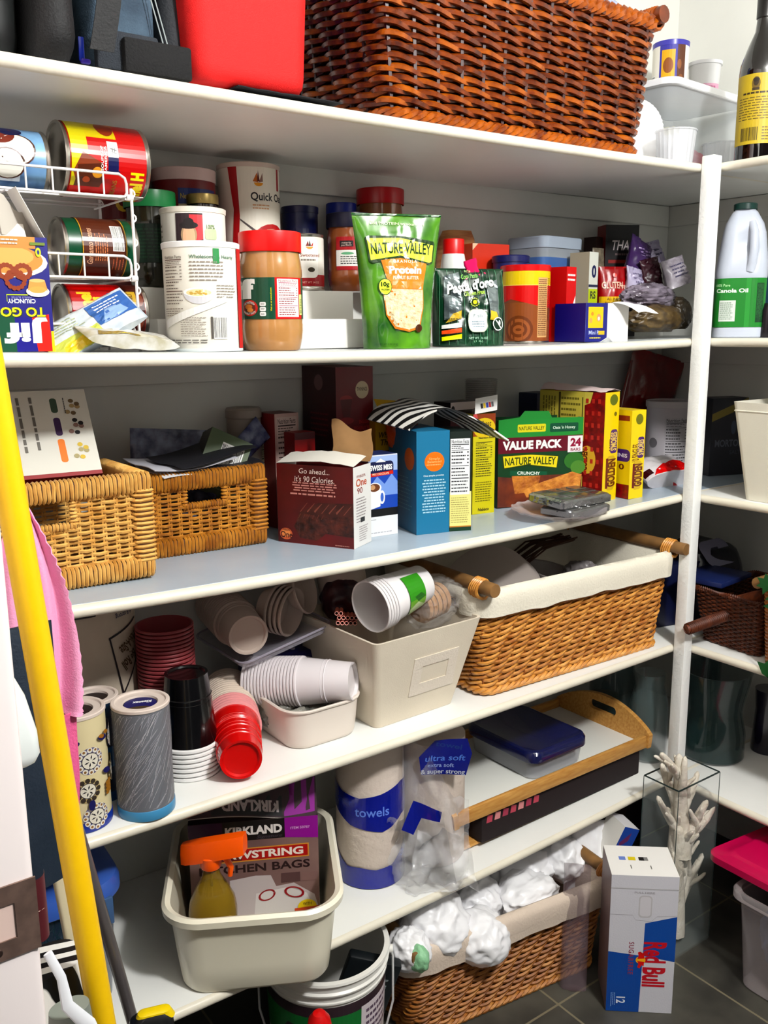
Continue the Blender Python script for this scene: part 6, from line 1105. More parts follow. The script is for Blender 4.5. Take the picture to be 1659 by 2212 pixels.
# white tub with lying sleeve of white cups
a, b = on(638, 1628, 'D'), on(781, 1583, 'D'); w0 = (b-a).length*1.02; rz = math.atan2(b.y-a.y, b.x-a.x); d0 = .165; P = (a+b)/2+Vector((-math.sin(rz), math.cos(rz), 0))*(d0/2); P.z = shelf_z('D', P.x)+.0008; hT = .073
TUBW = M((226, 216, 206), .35); t = thing('white_tub', 'low white rounded plastic tub at the edge of the fourth shelf', 'tub', P, rz)
def openbox(w0, d0, w1, d1, h, rad, mat, wall=.003, lip=.006, liph=.006, n=8):
    mb = MB(); S = [(0, .95), (.002, .975), (.008, 1)]
    R = [[(x*k, y*k, z) for x, y in rr(w0, d0, rad, n)] for z, k in S]
    for f in (.33, .66, 1): z = .008+(h-liph-.008)*f; R.append([(x, y, z) for x, y in rr(w0+(w1-w0)*z/h, d0+(d1-d0)*z/h, rad*(1+.2*z/h), n)])
    W, D = w1, d1
    R += [[(x, y, h-liph+.0008) for x, y in rr(W+2*lip, D+2*lip, rad*1.2+lip, n)], [(x, y, h-liph*.3) for x, y in rr(W+2*lip+.001, D+2*lip+.001, rad*1.2+lip, n)], [(x, y, h) for x, y in rr(W+lip, D+lip, rad*1.2+lip*.5, n)], [(x, y, h-liph*.25) for x, y in rr(W-wall*2, D-wall*2, rad*1.2, n)], [(x, y, wall+.002) for x, y in rr(w0-wall*2, d0-wall*2, rad, n)]]
    return mb.loft(R, mat)
openbox(w0, d0, w0*1.10, d0*1.08, hT, .035, TUBW, lip=.003, liph=.005).build('tub_body', t); TP = P.copy()
for q, (x, y, s, c_) in enumerate(((-.03, .02, .030, (150, 148, 140)), (.01, -.02, .026, (120, 120, 112)), (-.035, -.035, .022, (170, 168, 158)))): crumple('plastic_wrap', ('crinkled clear plastic wrap at the back of the low white tub', 'crinkled grey plastic wrap at the front of the low white tub', 'small clear plastic scrap in the left of the low white tub')[q], 'wrap', P+Vector((x, y, .008)), (s*1.3, s, s), M(c_, .15, alpha=.7), 30+q, .35)
A_ = aty(764, 1476, .065); B_ = aty(585, 1476, .185); ax = (B_-A_).normalized(); WC = M((226, 220, 222), .4, coat=.3)
mb = cup_mesh(.043, .0335, .098, WC, .0026, ribs=(.45,), n=44, foot=.006); cup_stack('white_cup', mb, 'white cup in the sleeve lying across the low white tub', 'cup', 'white cups lying across the tub', A_+Vector((0, 0, .004)), ax, 17, .0062, first='outermost white cup of the sleeve, bottom toward the aisle')
# tapered fabric bin and its contents
a, b = on(815, 1577, 'D'), on(983, 1520, 'D'); w0 = (b-a).length; h = tall(a, 1374); w1 = .255; D0, D1 = .20, .265; rz = math.atan2(b.y-a.y, b.x-a.x)+.01
P = (a+b)/2+Vector((-math.sin(rz), math.cos(rz), 0))*(D0/2+.004); P.z = shelf_z('D', P.x)+.0008; FAB2 = M((222, 212, 194), .75, bump=.12, bs=500, var=.04, vs=9)
t = thing('fabric_bin', 'cream tapered fabric bin with a label frame, beside the willow basket', 'bin', P, rz); BP = P.copy(); BH = h
out = [[(x, y-(.012*z/h), z) for x, y in rr(w0+(w1-w0)*z/h, D0+(D1-D0)*z/h, .012, 5)] for z in (0.0, .004, h*.3, h*.6, h-.016, h-.004, h)]
inn = [[(x, y-(.012*z/h), z) for x, y in rr(w0+(w1-w0)*z/h-.010, D0+(D1-D0)*z/h-.010, .010, 5)] for z in (h, h*.5, .012)]
MB().loft(out+inn, FAB2).build('bin_body', t, sharp=50)
def binfront(u, v, o): z = v; return (u, -(D0+(D1-D0)*z/h)/2-.012*z/h-o, z)
mb = MB(); fr = [(-.030, h*.27), (.078, h*.27), (.078, h*.71), (-.030, h*.71)]; ho = [(-.008, h*.40), (.056, h*.40), (.056, h*.60), (-.008, h*.60)]
def rot_(p): return p
mb.prism(fr, -.0012, .0006, M((226, 216, 202), .7, bump=.3, bs=300), hole=ho); sl = math.atan2((D1-D0)/2+.012, h)
mb.warp(lambda x, y, z: (x, binfront(x, z, 0)[1]-.0006+y, z)); mb.build('label_frame', t)
MB().box((w0/2+.006, -D0*.36, .018), (w0/2+.011, D0*.0, .075), M((222, 206, 180), .75), .002, T=Matrix.Rotation(.16, 4, 'Y')).build('side_handle', t)
A_ = aty(802, 1310, .055); ax = Vector((.80, .12, .10)).normalized(); mb = cup_mesh(.0455, .034, .105, M((232, 228, 228), .45), .0026, n=40)
cs = -ax; o = cup_stack('paper_cup', mb, 'white paper cup with a green print in the stack lying in the cream bin', 'cup', 'paper cups lying in the cream fabric bin', A_+ax*.128, cs, 5, .0065, last='front paper cup with its open mouth toward the left, in the cream bin')
L = Lab(.075, .045, .35); L.rect(0, 0, 1, 1, (120, 170, 60)).rect(.38, 0, 1, 1, (64, 150, 40)).poly([(.1, 0), (.3, .5), (.2, 1), (0, 1), (0, 0)], (190, 206, 160)).poly([(.35, 0), (.5, .3), (.45, .7), (.3, .5)], (44, 110, 40))
wr_ = thing('cup_sleeve', 'clear film sleeve with a green label round the paper cups in the cream bin', 'wrapper', A_+ax*.128, rot=axis_rot(-ax)); L.stick(lambda u, v, o_: ((.0375+.0115*(.015+v)/.105+.0015+o_)*math.cos((u-.0375)/.041+LA), (.0375+.0115*(.015+v)/.105+.0015+o_)*math.sin((u-.0375)/.041+LA), .020+v), wr_, 'green_label', du=.006) if 0 else None
e = axis_rot(-ax).to_matrix(); cdir = e.inverted() @ (CAM_O-A_).normalized(); LA = math.atan2(cdir.y, cdir.x)-.35
L.stick(lambda u, v, o_: ((.034+.0115*(.03+v)/.105+.0013+o_)*math.cos((u-.0375)/.041+LA), (.034+.0115*(.03+v)/.105+.0013+o_)*math.sin((u-.0375)/.041+LA), .028+v), wr_, 'green_label', du=.006)
MB().lathe([(.0352, .0), (.0368, .02), (.0400, .05), (.0425, .075)], clear((235, 235, 235), .16, .1), 36).build('film', wr_)
p = aty(940, 1300, .075); t = thing('cookie_pack', 'tan cookies in crinkled clear film at the right of the cream bin', 'pack', (p.x-.03, .088, p.z-.008), rot=(0, 1.45, .15))
for k in range(5): MB().lathe([(.0001, 0), (.030, 0), (.033, .004), (.030, .010), (.0001, .011)], M((170, 126, 84), .7, c2=(196, 156, 112), vs=60, bump=.4, bs=120), 28, T=Matrix.Translation((0, 0, .0125*k))).build('cookie', t)
MB().blob((0, 0, .038), (.042, .040, .062), M((232, 226, 220), .06, alpha=.16, coat=1, bump=.8, bs=60), 14, .25, 3.2, 5, True).build('clear_film', t, sharp=80)
p = aty(746, 1332, .12); PKS = M((240, 146, 126), .4); st = None; sx = (ray(756, 1322).normalized()+Vector((0, 0, .10))).normalized()
for i in range(12):
    q_ = p+Vector((.0092*(i % 5)-.016+.004*(i//5 % 2), .002*(i//5), -.009+.0085*(i//5)-.0020*(i % 5)))
    if st is None: mb = MB(); mb.lathe([(.0038, 0), (.0038, .15)], PKS, 10); mb.lathe([(.0038, 0), (.0029, 0), (.0029, .15)], M((236, 180, 168), .5), 10); st = solo(mb, 'drinking_straw', 'coral pink drinking straw in the bundle at the left of the cream bin', 'straw', q_, rot=axis_rot(sx), group='coral drinking straws')
    else: dup(st, q_, rot=axis_rot(sx))
P2 = BP+Vector((-.01, .06, .02)); hh = tall(P2, 1180); t = thing('white_canister', 'plain white canister leaning back in the cream fabric bin', 'canister', P2, rot=(-.12, -.12, 0)); MB().lathe([(.0001, 0), (.046, 0), (.048, .004), (.048, .27), (.045, .275), (.0001, .275)], M((200, 188, 178), .5), 40).build('body', t)
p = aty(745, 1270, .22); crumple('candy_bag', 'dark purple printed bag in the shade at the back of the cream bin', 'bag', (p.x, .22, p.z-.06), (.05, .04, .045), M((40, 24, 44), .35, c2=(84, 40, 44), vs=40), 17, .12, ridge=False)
# willow baskets with cloth liners
WIL = M((204, 152, 88), .42, coat=.1, c2=(168, 108, 46), vs=50, bump=.15, bs=200); WIL2 = M((222, 170, 100), .38, coat=.2, c2=(190, 132, 64), vs=50, bump=.15, bs=200); WST = M((150, 92, 40), .5); LIN = M((228, 222, 206), .8, bump=.35, bs=200, var=.03, vs=8)
ROD = M((140, 108, 70), .45, var=.2, vs=30)
def lined(label, P, rz, w0, d0, h, mat, mat2, liner, fold=.046, tilt=0, cut=True, seed=2, dim=1):
    t = thing('willow_basket', label, 'basket', P, rz); w1, d1 = w0+.045, d0+.03
    woven(w0, d0, w1, d1, h-.012, 17, .034, .0036, mat, WST, .03, True, seed=seed, mats2=mat2, slant=.85, shift=-.75, z0=.004, amp=.0048, inner=M((84, 48, 20), .7)).build('woven_body', t)  # inner shell is added, dark brown to paint shade between the strands
    mb = MB(); braid(mb, w0+.006, d0+.006, .008, .0042, mat2, .03, 3, 30); mb.build('foot_border', t)
    mb = MB(); braid(mb, w1, d1, h-.010, .0060, mat2, .035, 3, 34); mb.build('rim', t)
    # liner: inside wall and turned-down cuff, ends notched for the handles
    mb = MB(); n = 160; pth = rrpath(w1, d1, .035, (2*(w1+d1))/n)
    R = []
    for p, nr, s in pth:
        wv = .0022*noise.noise(Vector((s*45, 1.3, seed))); low = fold*(1+.10*noise.noise(Vector((s*30, 7, seed))))
        if abs(p.y) < d1*.36 and abs(p.x) > w1*.42: low *= .35
        k0, k1 = w0/w1, (w0/w1+1)/2; p0 = Vector((p.x*k0, p.y*d0/d1, 0)); pm_ = Vector((p.x*(.45*k0+.55), p.y*(.45*d0/d1+.55), 0))
        R.append([(p0+nr*(-.019))[:2]+(.014,), (pm_+nr*(-.018))[:2]+(h*.55,), (p+nr*(-.014))[:2]+(h-.004,), (p+nr*(.002))[:2]+(h+.0085,), (p+nr*(.013+wv*.6))[:2]+(h+.004,), (p+nr*(.0175+wv))[:2]+(h-.008,), (p+nr*(.0165+wv))[:2]+(h-low*.6,), (p+nr*(.0160+wv*1.6))[:2]+(h-low,), (p+nr*(.0125+wv))[:2]+(h-low+.002,)])
    R.append(R[0]); mb.loft(R, liner, False, False, ring_closed=False); mb.build('cloth_liner', t, sharp=60)
    for sg in (-1, 1):
        X = sg*(w1/2-.002); Z = h+.016; hd = MB().tube([(X, -d1/2-.040, Z), (X, -d1/2-.038, Z), (X, d1/2+.035, Z)], [.0125, .0135, .0135], ROD, n=16).build('handle', t)
        for yy in (-d1/2+.004, d1/2-.004):
            mb = MB()
            for q in range(5): mb.tube([(X+.0165*math.cos(k*PI/7), yy+q*.0052-.010+.002*math.sin(k), Z-.004+.0185*math.sin(k*PI/7)) for k in range(14)], .0030, mat2, n=5, closed=True)
            mb.build('cane_lashing', hd)
        MB().loft([[(X-.004, -d1/2+.02, h*.9), (X+.004, -d1/2+.02, h*.9), (X+.004, d1/2-.02, h*.9), (X-.004, d1/2-.02, h*.9)], [(X-.004, -d1/2+.02, h+.012), (X+.004, -d1/2+.02, h+.012), (X+.004, d1/2-.02, h+.012), (X-.004, d1/2-.02, h+.012)]], M((110, 68, 34), .5, var=.3, vs=40, stretch=(1, 1, 8))).build('end_wrap', t)
    return t
a, b = on(1052, 1508, 'D'), on(1423, 1393, 'D'); w0 = (b-a).length; rz = math.atan2(b.y-a.y, b.x-a.x); d0 = .285
P = (a+b)/2+Vector((0, d0/2+.006, 0)); P.z = shelf_z('D', P.x)+.0015; hB_ = .214
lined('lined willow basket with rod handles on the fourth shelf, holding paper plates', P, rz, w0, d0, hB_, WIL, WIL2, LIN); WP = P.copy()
pm = MB(); n = 64; rg = []
for r_, z in ((.02, .0), (.075, .0), (.082, .003), (.112, .010), (.113, .0108), (.082, .0042), (.02, .0012)): rg.append([(r_*math.cos(2*PI*i/n), r_*math.sin(2*PI*i/n), z) for i in range(n)])
pm.loft(rg, M((196, 186, 180), .6)); o = None
for i in range(12):
    loc = (P.x-.130+.0045*i, P.y+.01, P.z+.135); rot = (PI/2, .0, PI/2-.35)
    rot = axis_rot((-.82, -.25, .52)); loc = Vector((P.x-.10, P.y-.0, P.z+.125))+Vector((-.82, -.25, .52)).normalized()*.0046*i
    if o is None: o = solo(pm, 'paper_plate', 'white paper plate in the tilted pile inside the willow basket', 'plate', loc, rot=rot, group='paper plates in the willow basket')
    else: q = dup(o, loc, rot=rot)
    if i == 11: q['label'] = 'uppermost white paper plate of the tilted pile in the willow basket'
p = P+Vector((.07, .02, .10)); t = thing('foil_pan', 'dull grey plastic pan in the right half of the willow basket', 'pan', p, rot=(.1, .25, 0)); openbox(.16, .15, .20, .19, .07, .03, M((150, 142, 138), .4)).build('pan_body', t)
crumple('bag_bundle', 'grey plastic bundle in the willow basket beside the pan', 'bundle', P+Vector((.16, -.01, .11)), (.03, .05, .035), M((140, 134, 134), .3), 41, .3)
p = P+Vector((.16, .09, .06)); mb = MB()
for i in range(16): mb.tube([(-.16+.02*math.sin(i), -.035+.005*i, .10+.004*math.sin(i*2.1)), (-.05, -.03+.0045*i, .145+.006*math.sin(i*1.3)), (.06, -.025+.004*i, .15+.005*math.cos(i))], .0022, M((92, 60, 40), .6), n=5)
solo(mb, 'raffia_bundle', 'dark brown raffia twigs laid along the back of the willow basket', 'bundle', p, kind=None)
# right-hand shelf: bags, books, rattan boxes
t = thing('dark_bag', 'black plastic bag with a pale label on the right fourth shelf', 'bag', Vector((.235, .12, ZS['D']+.0012))); softbox(.17, .17, .175, .05, M((30, 30, 44), .3, bump=.5, bs=40), .014, 12, 5, .05, 14, .8).build('bag_body', t)
L = Lab(.11, .08, .35); L.rrect(0, 0, 1, 1, .3, (140, 138, 160)).rect(.38, .3, .62, .7, (44, 44, 66)); L.stick(lambda u, v, o: (u-.075, -.055+(v-.04)*.6, .165+(v-.04)*.65+o), t, 'pale_label')
solo(MB().box((0, -.006, 0), (.20, .035, .15), M((24, 32, 72), .4), .002), 'blue_book', 'dark blue book upright behind the post on the fourth shelf', 'book', (.035, .105, ZS['D']+.0012), -.2); solo(MB().box((0, 0, 0), (.14, .11, .012), M((34, 48, 96), .4), .002), 'blue_folder', 'dark blue folder lying on the rattan box beside the black bag', 'folder', (.05, -.06, ZS['D']+.132), .1)
RB = M((112, 60, 30), .5, c2=(74, 36, 18), vs=70); a = on(1508, 1389, 'D'); b = on(1640, 1433, 'D')
w_ = .235; t = thing('rattan_box', 'dark brown tapered rattan box with a wrapped rod handle on the right shelf', 'basket', (a.x+.105+.012, a.y-.068, ZS['D']+.002), -.06)
hh = tall(a, 1276); woven(.185, .140, .225, .172, hh, 26, .012, .0028, RB, M((66, 34, 18), .6), .012, False, seed=5, amp=.0022).build('woven_body', t)
mb = MB(); braid(mb, .226, .173, hh, .0035, RB, .012, 2, 60); mb.build('rim', t); MB().box((-.10, -.003, hh*.2), (.10, .003, hh-.006), RB, .001).build('divider', t)
hd = MB().tube([(-.104, .004, hh*.62), (-.150, .02, hh*.52), (-.195, .036, hh*.42)], [.010, .0105, .0100], M((116, 62, 34), .55), n=12).build('handle', t); mb = MB()
for q in range(22): f_ = q/21; c_ = Vector((-.108, .005, hh*.61)).lerp(Vector((-.192, .035, hh*.425)), f_); mb.tube([c_+Vector((0, .0115*math.cos(k*PI/5), .0115*math.sin(k*PI/5))) for k in range(10)], .002, RB, n=4, closed=True)
mb.build('cord_wrap', hd)
# tall basket and trailing ivy at the right edge
a = atx(1640, 1470, -.012); t = thing('tall_basket', 'honey-coloured willow basket at the right edge on the fourth shelf', 'basket', (.082, a.y-.052, ZS['D']+.002)); woven(.15, .13, .17, .15, .17, 22, .03, .0042, M((196, 130, 60), .4, c2=(140, 84, 34), vs=50), WST, .05, True, seed=8, slant=.5).build('woven_body', t)
mb = MB(); mb.tube([(-.10, .07, .183), (.10, .07, .183)], .012, ROD, n=12); mb.build('handle', t)
IVY = M((30, 84, 40), .45); t = thing('ivy_sprig', 'green artificial ivy leaves hanging over the basket at the right edge', 'plant', (.0, a.y-.03, ZS['D']+.14)); mb = MB(); mb.tube([(.05, -.02, .03), (.0, 0, .02), (-.022, .0, -.03), (-.024, .0, -.14)], .0018, M((50, 70, 34), .6), n=5); mb.build('stem', t)
for i, (x, y, z, s, rr_) in enumerate(((-.02, .0, .0, .03, .2), (-.028, -.01, .03, .032, -.3), (-.026, .012, -.135, .03, .9), (-.03, -.012, -.12, .022, 2.0), (-.015, .02, .045, .026, -1))):
    pts = [(0, -.2), (.35, -.1), (.9, .1), (.55, .4), (.6, .9), (.2, .75), (0, 1.2), (-.25, .75), (-.6, .85), (-.5, .35), (-.9, .05), (-.35, -.1)]
    MB().prism([(px_*s, pz_*s) for px_, pz_ in pts], -.0004, .0004, IVY, T=Matrix.Translation((x, y, z)) @ Matrix.Rotation(-.9, 4, 'Z') @ Matrix.Rotation(rr_, 4, 'Y')).build('leaf', t)
# ================================================================== lowest shelf
a, b = on(390, 2158, 'E'), on(716, 2130, 'E'); w0 = (b-a).length; rz = math.atan2(b.y-a.y, b.x-a.x); d0 = .285
nrm = Vector((-math.sin(rz), math.cos(rz), 0)); P = (a+b)/2+nrm*(d0/2+.004); P.z = shelf_z('E', P.x)+.0025; hD = tall(a+nrm*-.02, 1992)
DISH = M((236, 230, 210), .32, coat=.2); t = thing('dishpan', 'deep white dishpan bin sticking out over the edge of the lowest shelf', 'bin', P, rz); DP = P.copy(); Drz = rz
mb = openbox(w0, d0, w0*1.13, d0*1.10, hD, .045, DISH, wall=.003, lip=.010, liph=.016, n=10)
mb.warp(lambda x, y, z: (x, y-(.010*math.exp(-((x-.02)/.07)**2) if (z > hD*.85 and y < -d0*.4) else 0), z)); mb.build('pan_body', t)
R3 = Matrix.Rotation(rz, 3, 'Z')
def inpan(x, y, z=.004): return DP+R3 @ Vector((x, y, z))
# kitchen bag carton
wk = .222; Pk = inpan(.001, .060); hk = tall(Pk+R3 @ Vector((.0, -.055, 0)), 1772); dk = .11
t = thing('bag_carton', 'grey and purple kitchen bag carton standing in the white dishpan', 'box', Pk, rz+.01); KG = M((122, 96, 94), .45, c2=(150, 124, 118), vs=7)
MB().carton(wk, dk, hk, KG, right=M((52, 34, 38), .5), left=M((40, 28, 34), .5), top=M((200, 190, 180), .6), skip=('top',)).build('carton', t)
hv = .185; L = Lab(wk, hv, .38); PU = (150, 30, 150); L.rect(0, .80, .26, 1, (70, 20, 74)).rect(.26, .80, .74, 1, (16, 12, 18)).poly([(.74, .80), (1, .77), (1, 1), (.74, 1)], PU).text('KIRKLAND', .50, .90, .078, (232, 226, 222), w=.44, bold=.05).text('Signature', .62, .828, .03, (80, 70, 80), w=.2, shear=.3).text('ITEM 50787', .86, .89, .024, (214, 170, 214), w=.15)
L.rect(.075, .585, .925, .725, (206, 150, 70)).rect(.085, .597, .915, .713, (176, 34, 34)).rect(.085, .597, .4, .713, (110, 40, 36)).text('DRAWSTRING', .50, .655, .072, (236, 226, 214), w=.76, bold=.035).text('KITCHEN BAGS', .50, .515, .078, (52, 30, 34), w=.86, bold=.025)
L.poly([(.30, .0), (.30, .40), (.50, .43), (.62, .42), (.66, .30), (.80, .32), (.96, .18), (1, 0)], (196, 186, 186)).poly([(.48, .0), (.5, .24), (.75, .28), (.9, .2), (.96, .0)], (216, 212, 210)).rect(.70, .33, .85, .43, (100, 74, 74)).rect(.86, .33, .99, .42, (140, 112, 108))
RB_ = (156, 26, 40)
for cx, cy, rx, ry, an in ((.585, .215, .075, .06, .5), (.80, .225, .085, .06, -.4)):
    for q in range(22):
        a0, a1 = 2*PI*q/22, 2*PI*(q+1)/22
        def el(aa, s): x = rx*s*math.cos(aa); y = ry*s*math.sin(aa); return (cx+x*math.cos(an)-y*.5*math.sin(an), cy+x*math.sin(an)*.8+y*math.cos(an))
        L.poly([el(a0, 1), el(a1, 1), el(a1, .76), el(a0, .76)], RB_)
L.ell(.90, .06, .075, .075, (226, 200, 50)).poly([(.80, .05), (1, .06), (1, .02), (.80, .01)], (206, 90, 50)).text('WITH', .90, .09, .03, (60, 40, 20), w=.07)
L.stick(f_front(wk, dk, hk-hv), t, 'front_print')
t2 = flap(lambda u, v: (-wk/2+wk*u, -dk/2+.006+.052*v, hk+.006+.085*v-.012*u*(1-v)+.004*math.sin(u*5)), M((196, 188, 176), .6), 'lid_flap', t, 10, 6, t=-.0008)
L = Lab(wk, .10, .4); L.rect(0, 0, 1, 1, (64, 34, 44)).rect(.18, .02, .74, .34, (20, 14, 20)).poly([(.74, .02), (.98, .10), (1, 1), (.85, 1), (.86, .36), (.74, .34)], PU).text('KIRKLAND', .48, .17, .16, (206, 196, 196), w=.44, bold=.05, rot=PI).rect(.05, .55, .86, .98, (150, 90, 44)).rect(.06, .58, .85, .95, (96, 34, 34)).text('DRAWSTRING', .46, .77, .24, (206, 190, 176), w=.70, bold=.03, rot=PI)
L.stick(lambda u, v, o: (u-wk/2, -dk/2+.0055+.052*v/.10-o*.9, hk+.008+.085*v/.10-.012*(u/wk)*(1-v/.10)+.004*math.sin(u/wk*5)+o*.5), t, 'flap_print', du=.02)
# spray bottle
Ps = inpan(-.068, -.072); hs = tall(Ps, 1852); t = thing('spray_bottle', 'amber wood cleaner spray bottle with an orange trigger head in the dishpan', 'bottle', Ps, rz+.25)
AMB = M((150, 124, 46), .15, alpha=.62, coat=.5); h1 = hs
MB().lathe([(.0001, .002), (.036, .0), (.040, .004), (.040, h1*.52), (.037, h1*.62), (.026, h1*.74), (.015, h1*.84), (.0125, h1*.92), (.0125, h1)], AMB, 36, sx=1, sy=.8).build('bottle_body', t)
MB().lathe([(.0001, .004), (.037, .003), (.0375, h1*.50), (.034, h1*.62), (.024, h1*.735), (.0001, h1*.735)], M((168, 140, 52), .3, alpha=.75), 36, sx=1, sy=.78).build('liquid', t, label='amber liquid inside')
MB().tube([(0, 0, .02), (0, 0, h1)], .0022, M((70, 60, 30), .3), n=6).build('dip_tube', t)
OR = M((250, 112, 30), .3); hd = MB().lathe([(.0160, h1-.016), (.0175, h1-.012), (.0175, h1+.004), (.013, h1+.008)], OR, 24, c0=True, c1=True)
hd.loft([[(x*1.15, y*s_*1.25+o_, h1+z*1.25-x*.30) for y, z in ((-.012, 0), (.012, 0), (.0125, .014), (.008, .026), (-.008, .026), (-.0125, .014))] for x, s_, o_ in ((-.052, .75, 0), (-.046, .95, 0), (.018, 1.05, 0), (.034, .9, 0), (.042, .55, 0))], OR)
hd.tube([(-.026, 0, h1+.002), (-.034, 0, h1-.014), (-.032, 0, h1-.030)], [.0055, .005, .004], OR, n=8); hdo = hd.build('trigger_head', t); hdo.rotation_euler = (0, .0, 2.60)
L = Lab(.080, h1*.42, .4); L.poly([(.0, 0), (1, 0), (1, .82), (.8, .98), (.5, 1.05), (.2, .98), (0, .82)], (206, 178, 130)).text('Glo', .34, .70, .20, (70, 50, 40), w=.44, bold=-.004).text('Wood', .80, .78, .09, (50, 34, 28), w=.26, bold=.03).text('Cleaner', .80, .64, .09, (50, 34, 28), w=.30, bold=.03).text('ORANGE', .3, .9, .05, (140, 110, 80), w=.3)
L.stick(lambda u, v, o: ((.0402+o)*math.sin((u-.04)/.040), -(.0402*.8+o)*math.cos((u-.04)/.040), v+.02), t, 'label', du=.006)
# paper towel pack in printed film
Pt = on(800, 1922, 'E')+dirv*.066; Pt.z = shelf_z('E', Pt.x)+.0012; ht = .292; rt = .066
t = thing('towel_pack', 'pack of white paper towel rolls in blue-printed plastic film', 'pack', Pt, facing(Pt)); TWL = M((222, 208, 196), .8, bump=.5, bs=70)
MB().lathe([(.018, .002), (rt-.004, .002), (rt, .008), (rt*1.005, ht*.5), (rt, ht-.008), (rt-.004, ht), (.018, ht)], TWL, 40, c0=True, c1=True).build('towel_roll', t)
MB().lathe([(.018, .002), (rt-.004, .002), (rt, .008), (rt, ht-.03), (.018, ht-.03)], TWL, 40, c0=True, c1=True, T=Matrix.Translation((.125, .06, 0))).build('towel_roll', t)
BLP = (24, 40, 150); FB = M(BLP, .2, coat=.5, bump=.3, bs=60)
sp = rt*3.0; L = Lab(sp, ht, .22); L.poly([(0, .54), (.12, .50), (.3, .44), (.5, .415), (.62, .40), (.72, .42), (.86, .47), (1, .47), (1, .70), (.85, .71), (.6, .665), (.4, .64), (.2, .66), (0, .72)], FB).poly([(0, 0), (1, 0), (1, .30), (.92, .26), (.72, .15), (.55, .135), (.40, .15), (.25, .14), (.1, .2), (0, .22)], FB).text('towels', .52, .545, .062, (120, 150, 226), w=.34, bold=.01).text('paper', .22, .60, .04, (50, 70, 170), w=.2).text('ultra', .90, .2, .04, (120, 150, 226), w=.12, rot=.6)
L.stick(f_cyl(lambda z: rt*1.006+.0012, sp, .001), t, 'film_print', du=.007)
FILM = M((226, 226, 232), .08, alpha=.13, coat=1, bump=.9, bs=40)
FILM2 = M((250, 250, 252), .07, alpha=.17, coat=1, bump=.5, bs=60)
mb = MB()
def film(u, v):
    x = .062+.125*u; y = -.045+.03*math.sin(u*7)+.022*noise.noise(Vector((u*6, v*6, 2))); z = .30*v*(1-.45*u)+.012; return (x, y-.03*u, z+.012*noise.noise(Vector((u*5, v*5, 8))))
mb.sheet(film, 22, 22, FILM, .0006); mb.build('clear_film', t, sharp=60)
mb = MB()
for k, (x, z, s, sd) in enumerate(((.085, .075, .080, 3), (.135, .060, .070, 7))):
    mb.sheet(lambda u, v: (x+s*(u-.5)*2*(1-.35*v), -.060-.02*k+.035*noise.noise(Vector((u*3.1, v*3.3, sd)))+.016*abs(noise.noise(Vector((u*7, v*8, sd+3)))), max(.0015, z+s*(v-.5)*1.9+.014*noise.noise(Vector((u*5, v*4, sd+9))))), 26, 26, FILM2, .0008)
mb.build('crumpled_film', t, sharp=80)
L = Lab(.10, .085, .2); L.poly([(.05, .0), (.9, .0), (1, .6), (.9, 1), (.3, .92), (.0, .5)], FB).text('towel', .56, .80, .13, (50, 80, 150), w=.5, rot=-.15).text('ultra soft', .50, .46, .15, (110, 150, 230), w=.76, shear=.15, rot=.05).text('extra soft', .42, .26, .10, (170, 190, 236), w=.5).text('& super strong', .46, .09, .12, (216, 224, 240), w=.84, bold=.015)
q = aty(962, 1632, .03); qi = (Matrix.Rotation(-facing(Pt), 3, 'Z') @ (q-Pt)); L.stick(lambda u, v, o: (qi.x+u-.05, qi.y-o+.004*math.sin(u*40)-.02*(v/.085-.5), qi.z+v-.045), t, 'film_print', du=.008, off=.0007)
L = Lab(.075, .07, .2); L.poly([(0, .2), (.3, 1), (1, .75), (.95, .45), (.5, .5), (.3, 0)], FB); q2 = aty(910, 1770, .02); qi2 = (Matrix.Rotation(-facing(Pt), 3, 'Z') @ (q2-Pt)); L.stick(lambda u, v, o: (qi2.x+u-.037, qi2.y-o+.006*math.sin(u*60), qi2.z+v-.035), t, 'film_print', du=.008)
# wooden boards, dark game box, wooden tray, blue-lidded box
WD = M((206, 164, 102), .45, c2=(184, 136, 76), vs=12, stretch=(2, 14, 14)); za = shelf_z('E', -.4)
zb_ = shelf_z('E', -.58)+.004; zb2 = zb_+.0075
solo(MB().box((-.205, -.11, 0), (.205, .11, .006), WD, .002), 'wooden_board', 'light wooden board under the dark box, one corner showing', 'board', (-.40, .185, zb_))
a = on(1030, 1828, 'E'); b = on(1372, 1662, 'E'); wbx = .50; zbx = zb2-.0; hbx = .066
t = thing('game_box', 'flat dark maroon box with pink lettering under the wooden tray', 'box', (-.045-wbx/2, .063+.145, zbx)); MB().box((-wbx/2, -.145, 0), (wbx/2, .145, hbx), M((34, 8, 14), .85), .003).build('box_body', t)
L = Lab(.16, .020, .4)
for k in range(7): L.poly([(k*.14, .1), (k*.14+.10, .05), (k*.14+.11, .8), (k*.14+.02, .95)], ((190, 80, 100), (214, 150, 150), (170, 60, 90))[k % 3])
L.stick(f_front(.16, .292, hbx-.026) if 0 else (lambda u, v, o: (u-wbx/2+.012, -.1452-o, v+hbx-.026)), t, 'lettering')
zt2 = zbx+hbx+.001; x0_, x1_ = aty(978, 1768, .055).x, aty(1402, 1592, .055).x; wt_ = x1_-x0_; dt_ = .285
t = thing('wooden_tray', 'light wooden serving tray with arched handle ends on the dark box', 'tray', ((x0_+x1_)/2, .052+dt_/2, zt2))
MB().box((-wt_/2+.006, -dt_/2+.006, .002), (wt_/2-.006, dt_/2-.006, .008), M((226, 226, 220), .4), .001).build('tray_base', t, label='white laminated base')
for sy in (-1, 1): MB().box((-wt_/2+.012, sy*(dt_/2-.005)-.005, 0), (wt_/2-.012, sy*(dt_/2-.005)+.005, .030), WD, .002).build('long_rail', t)
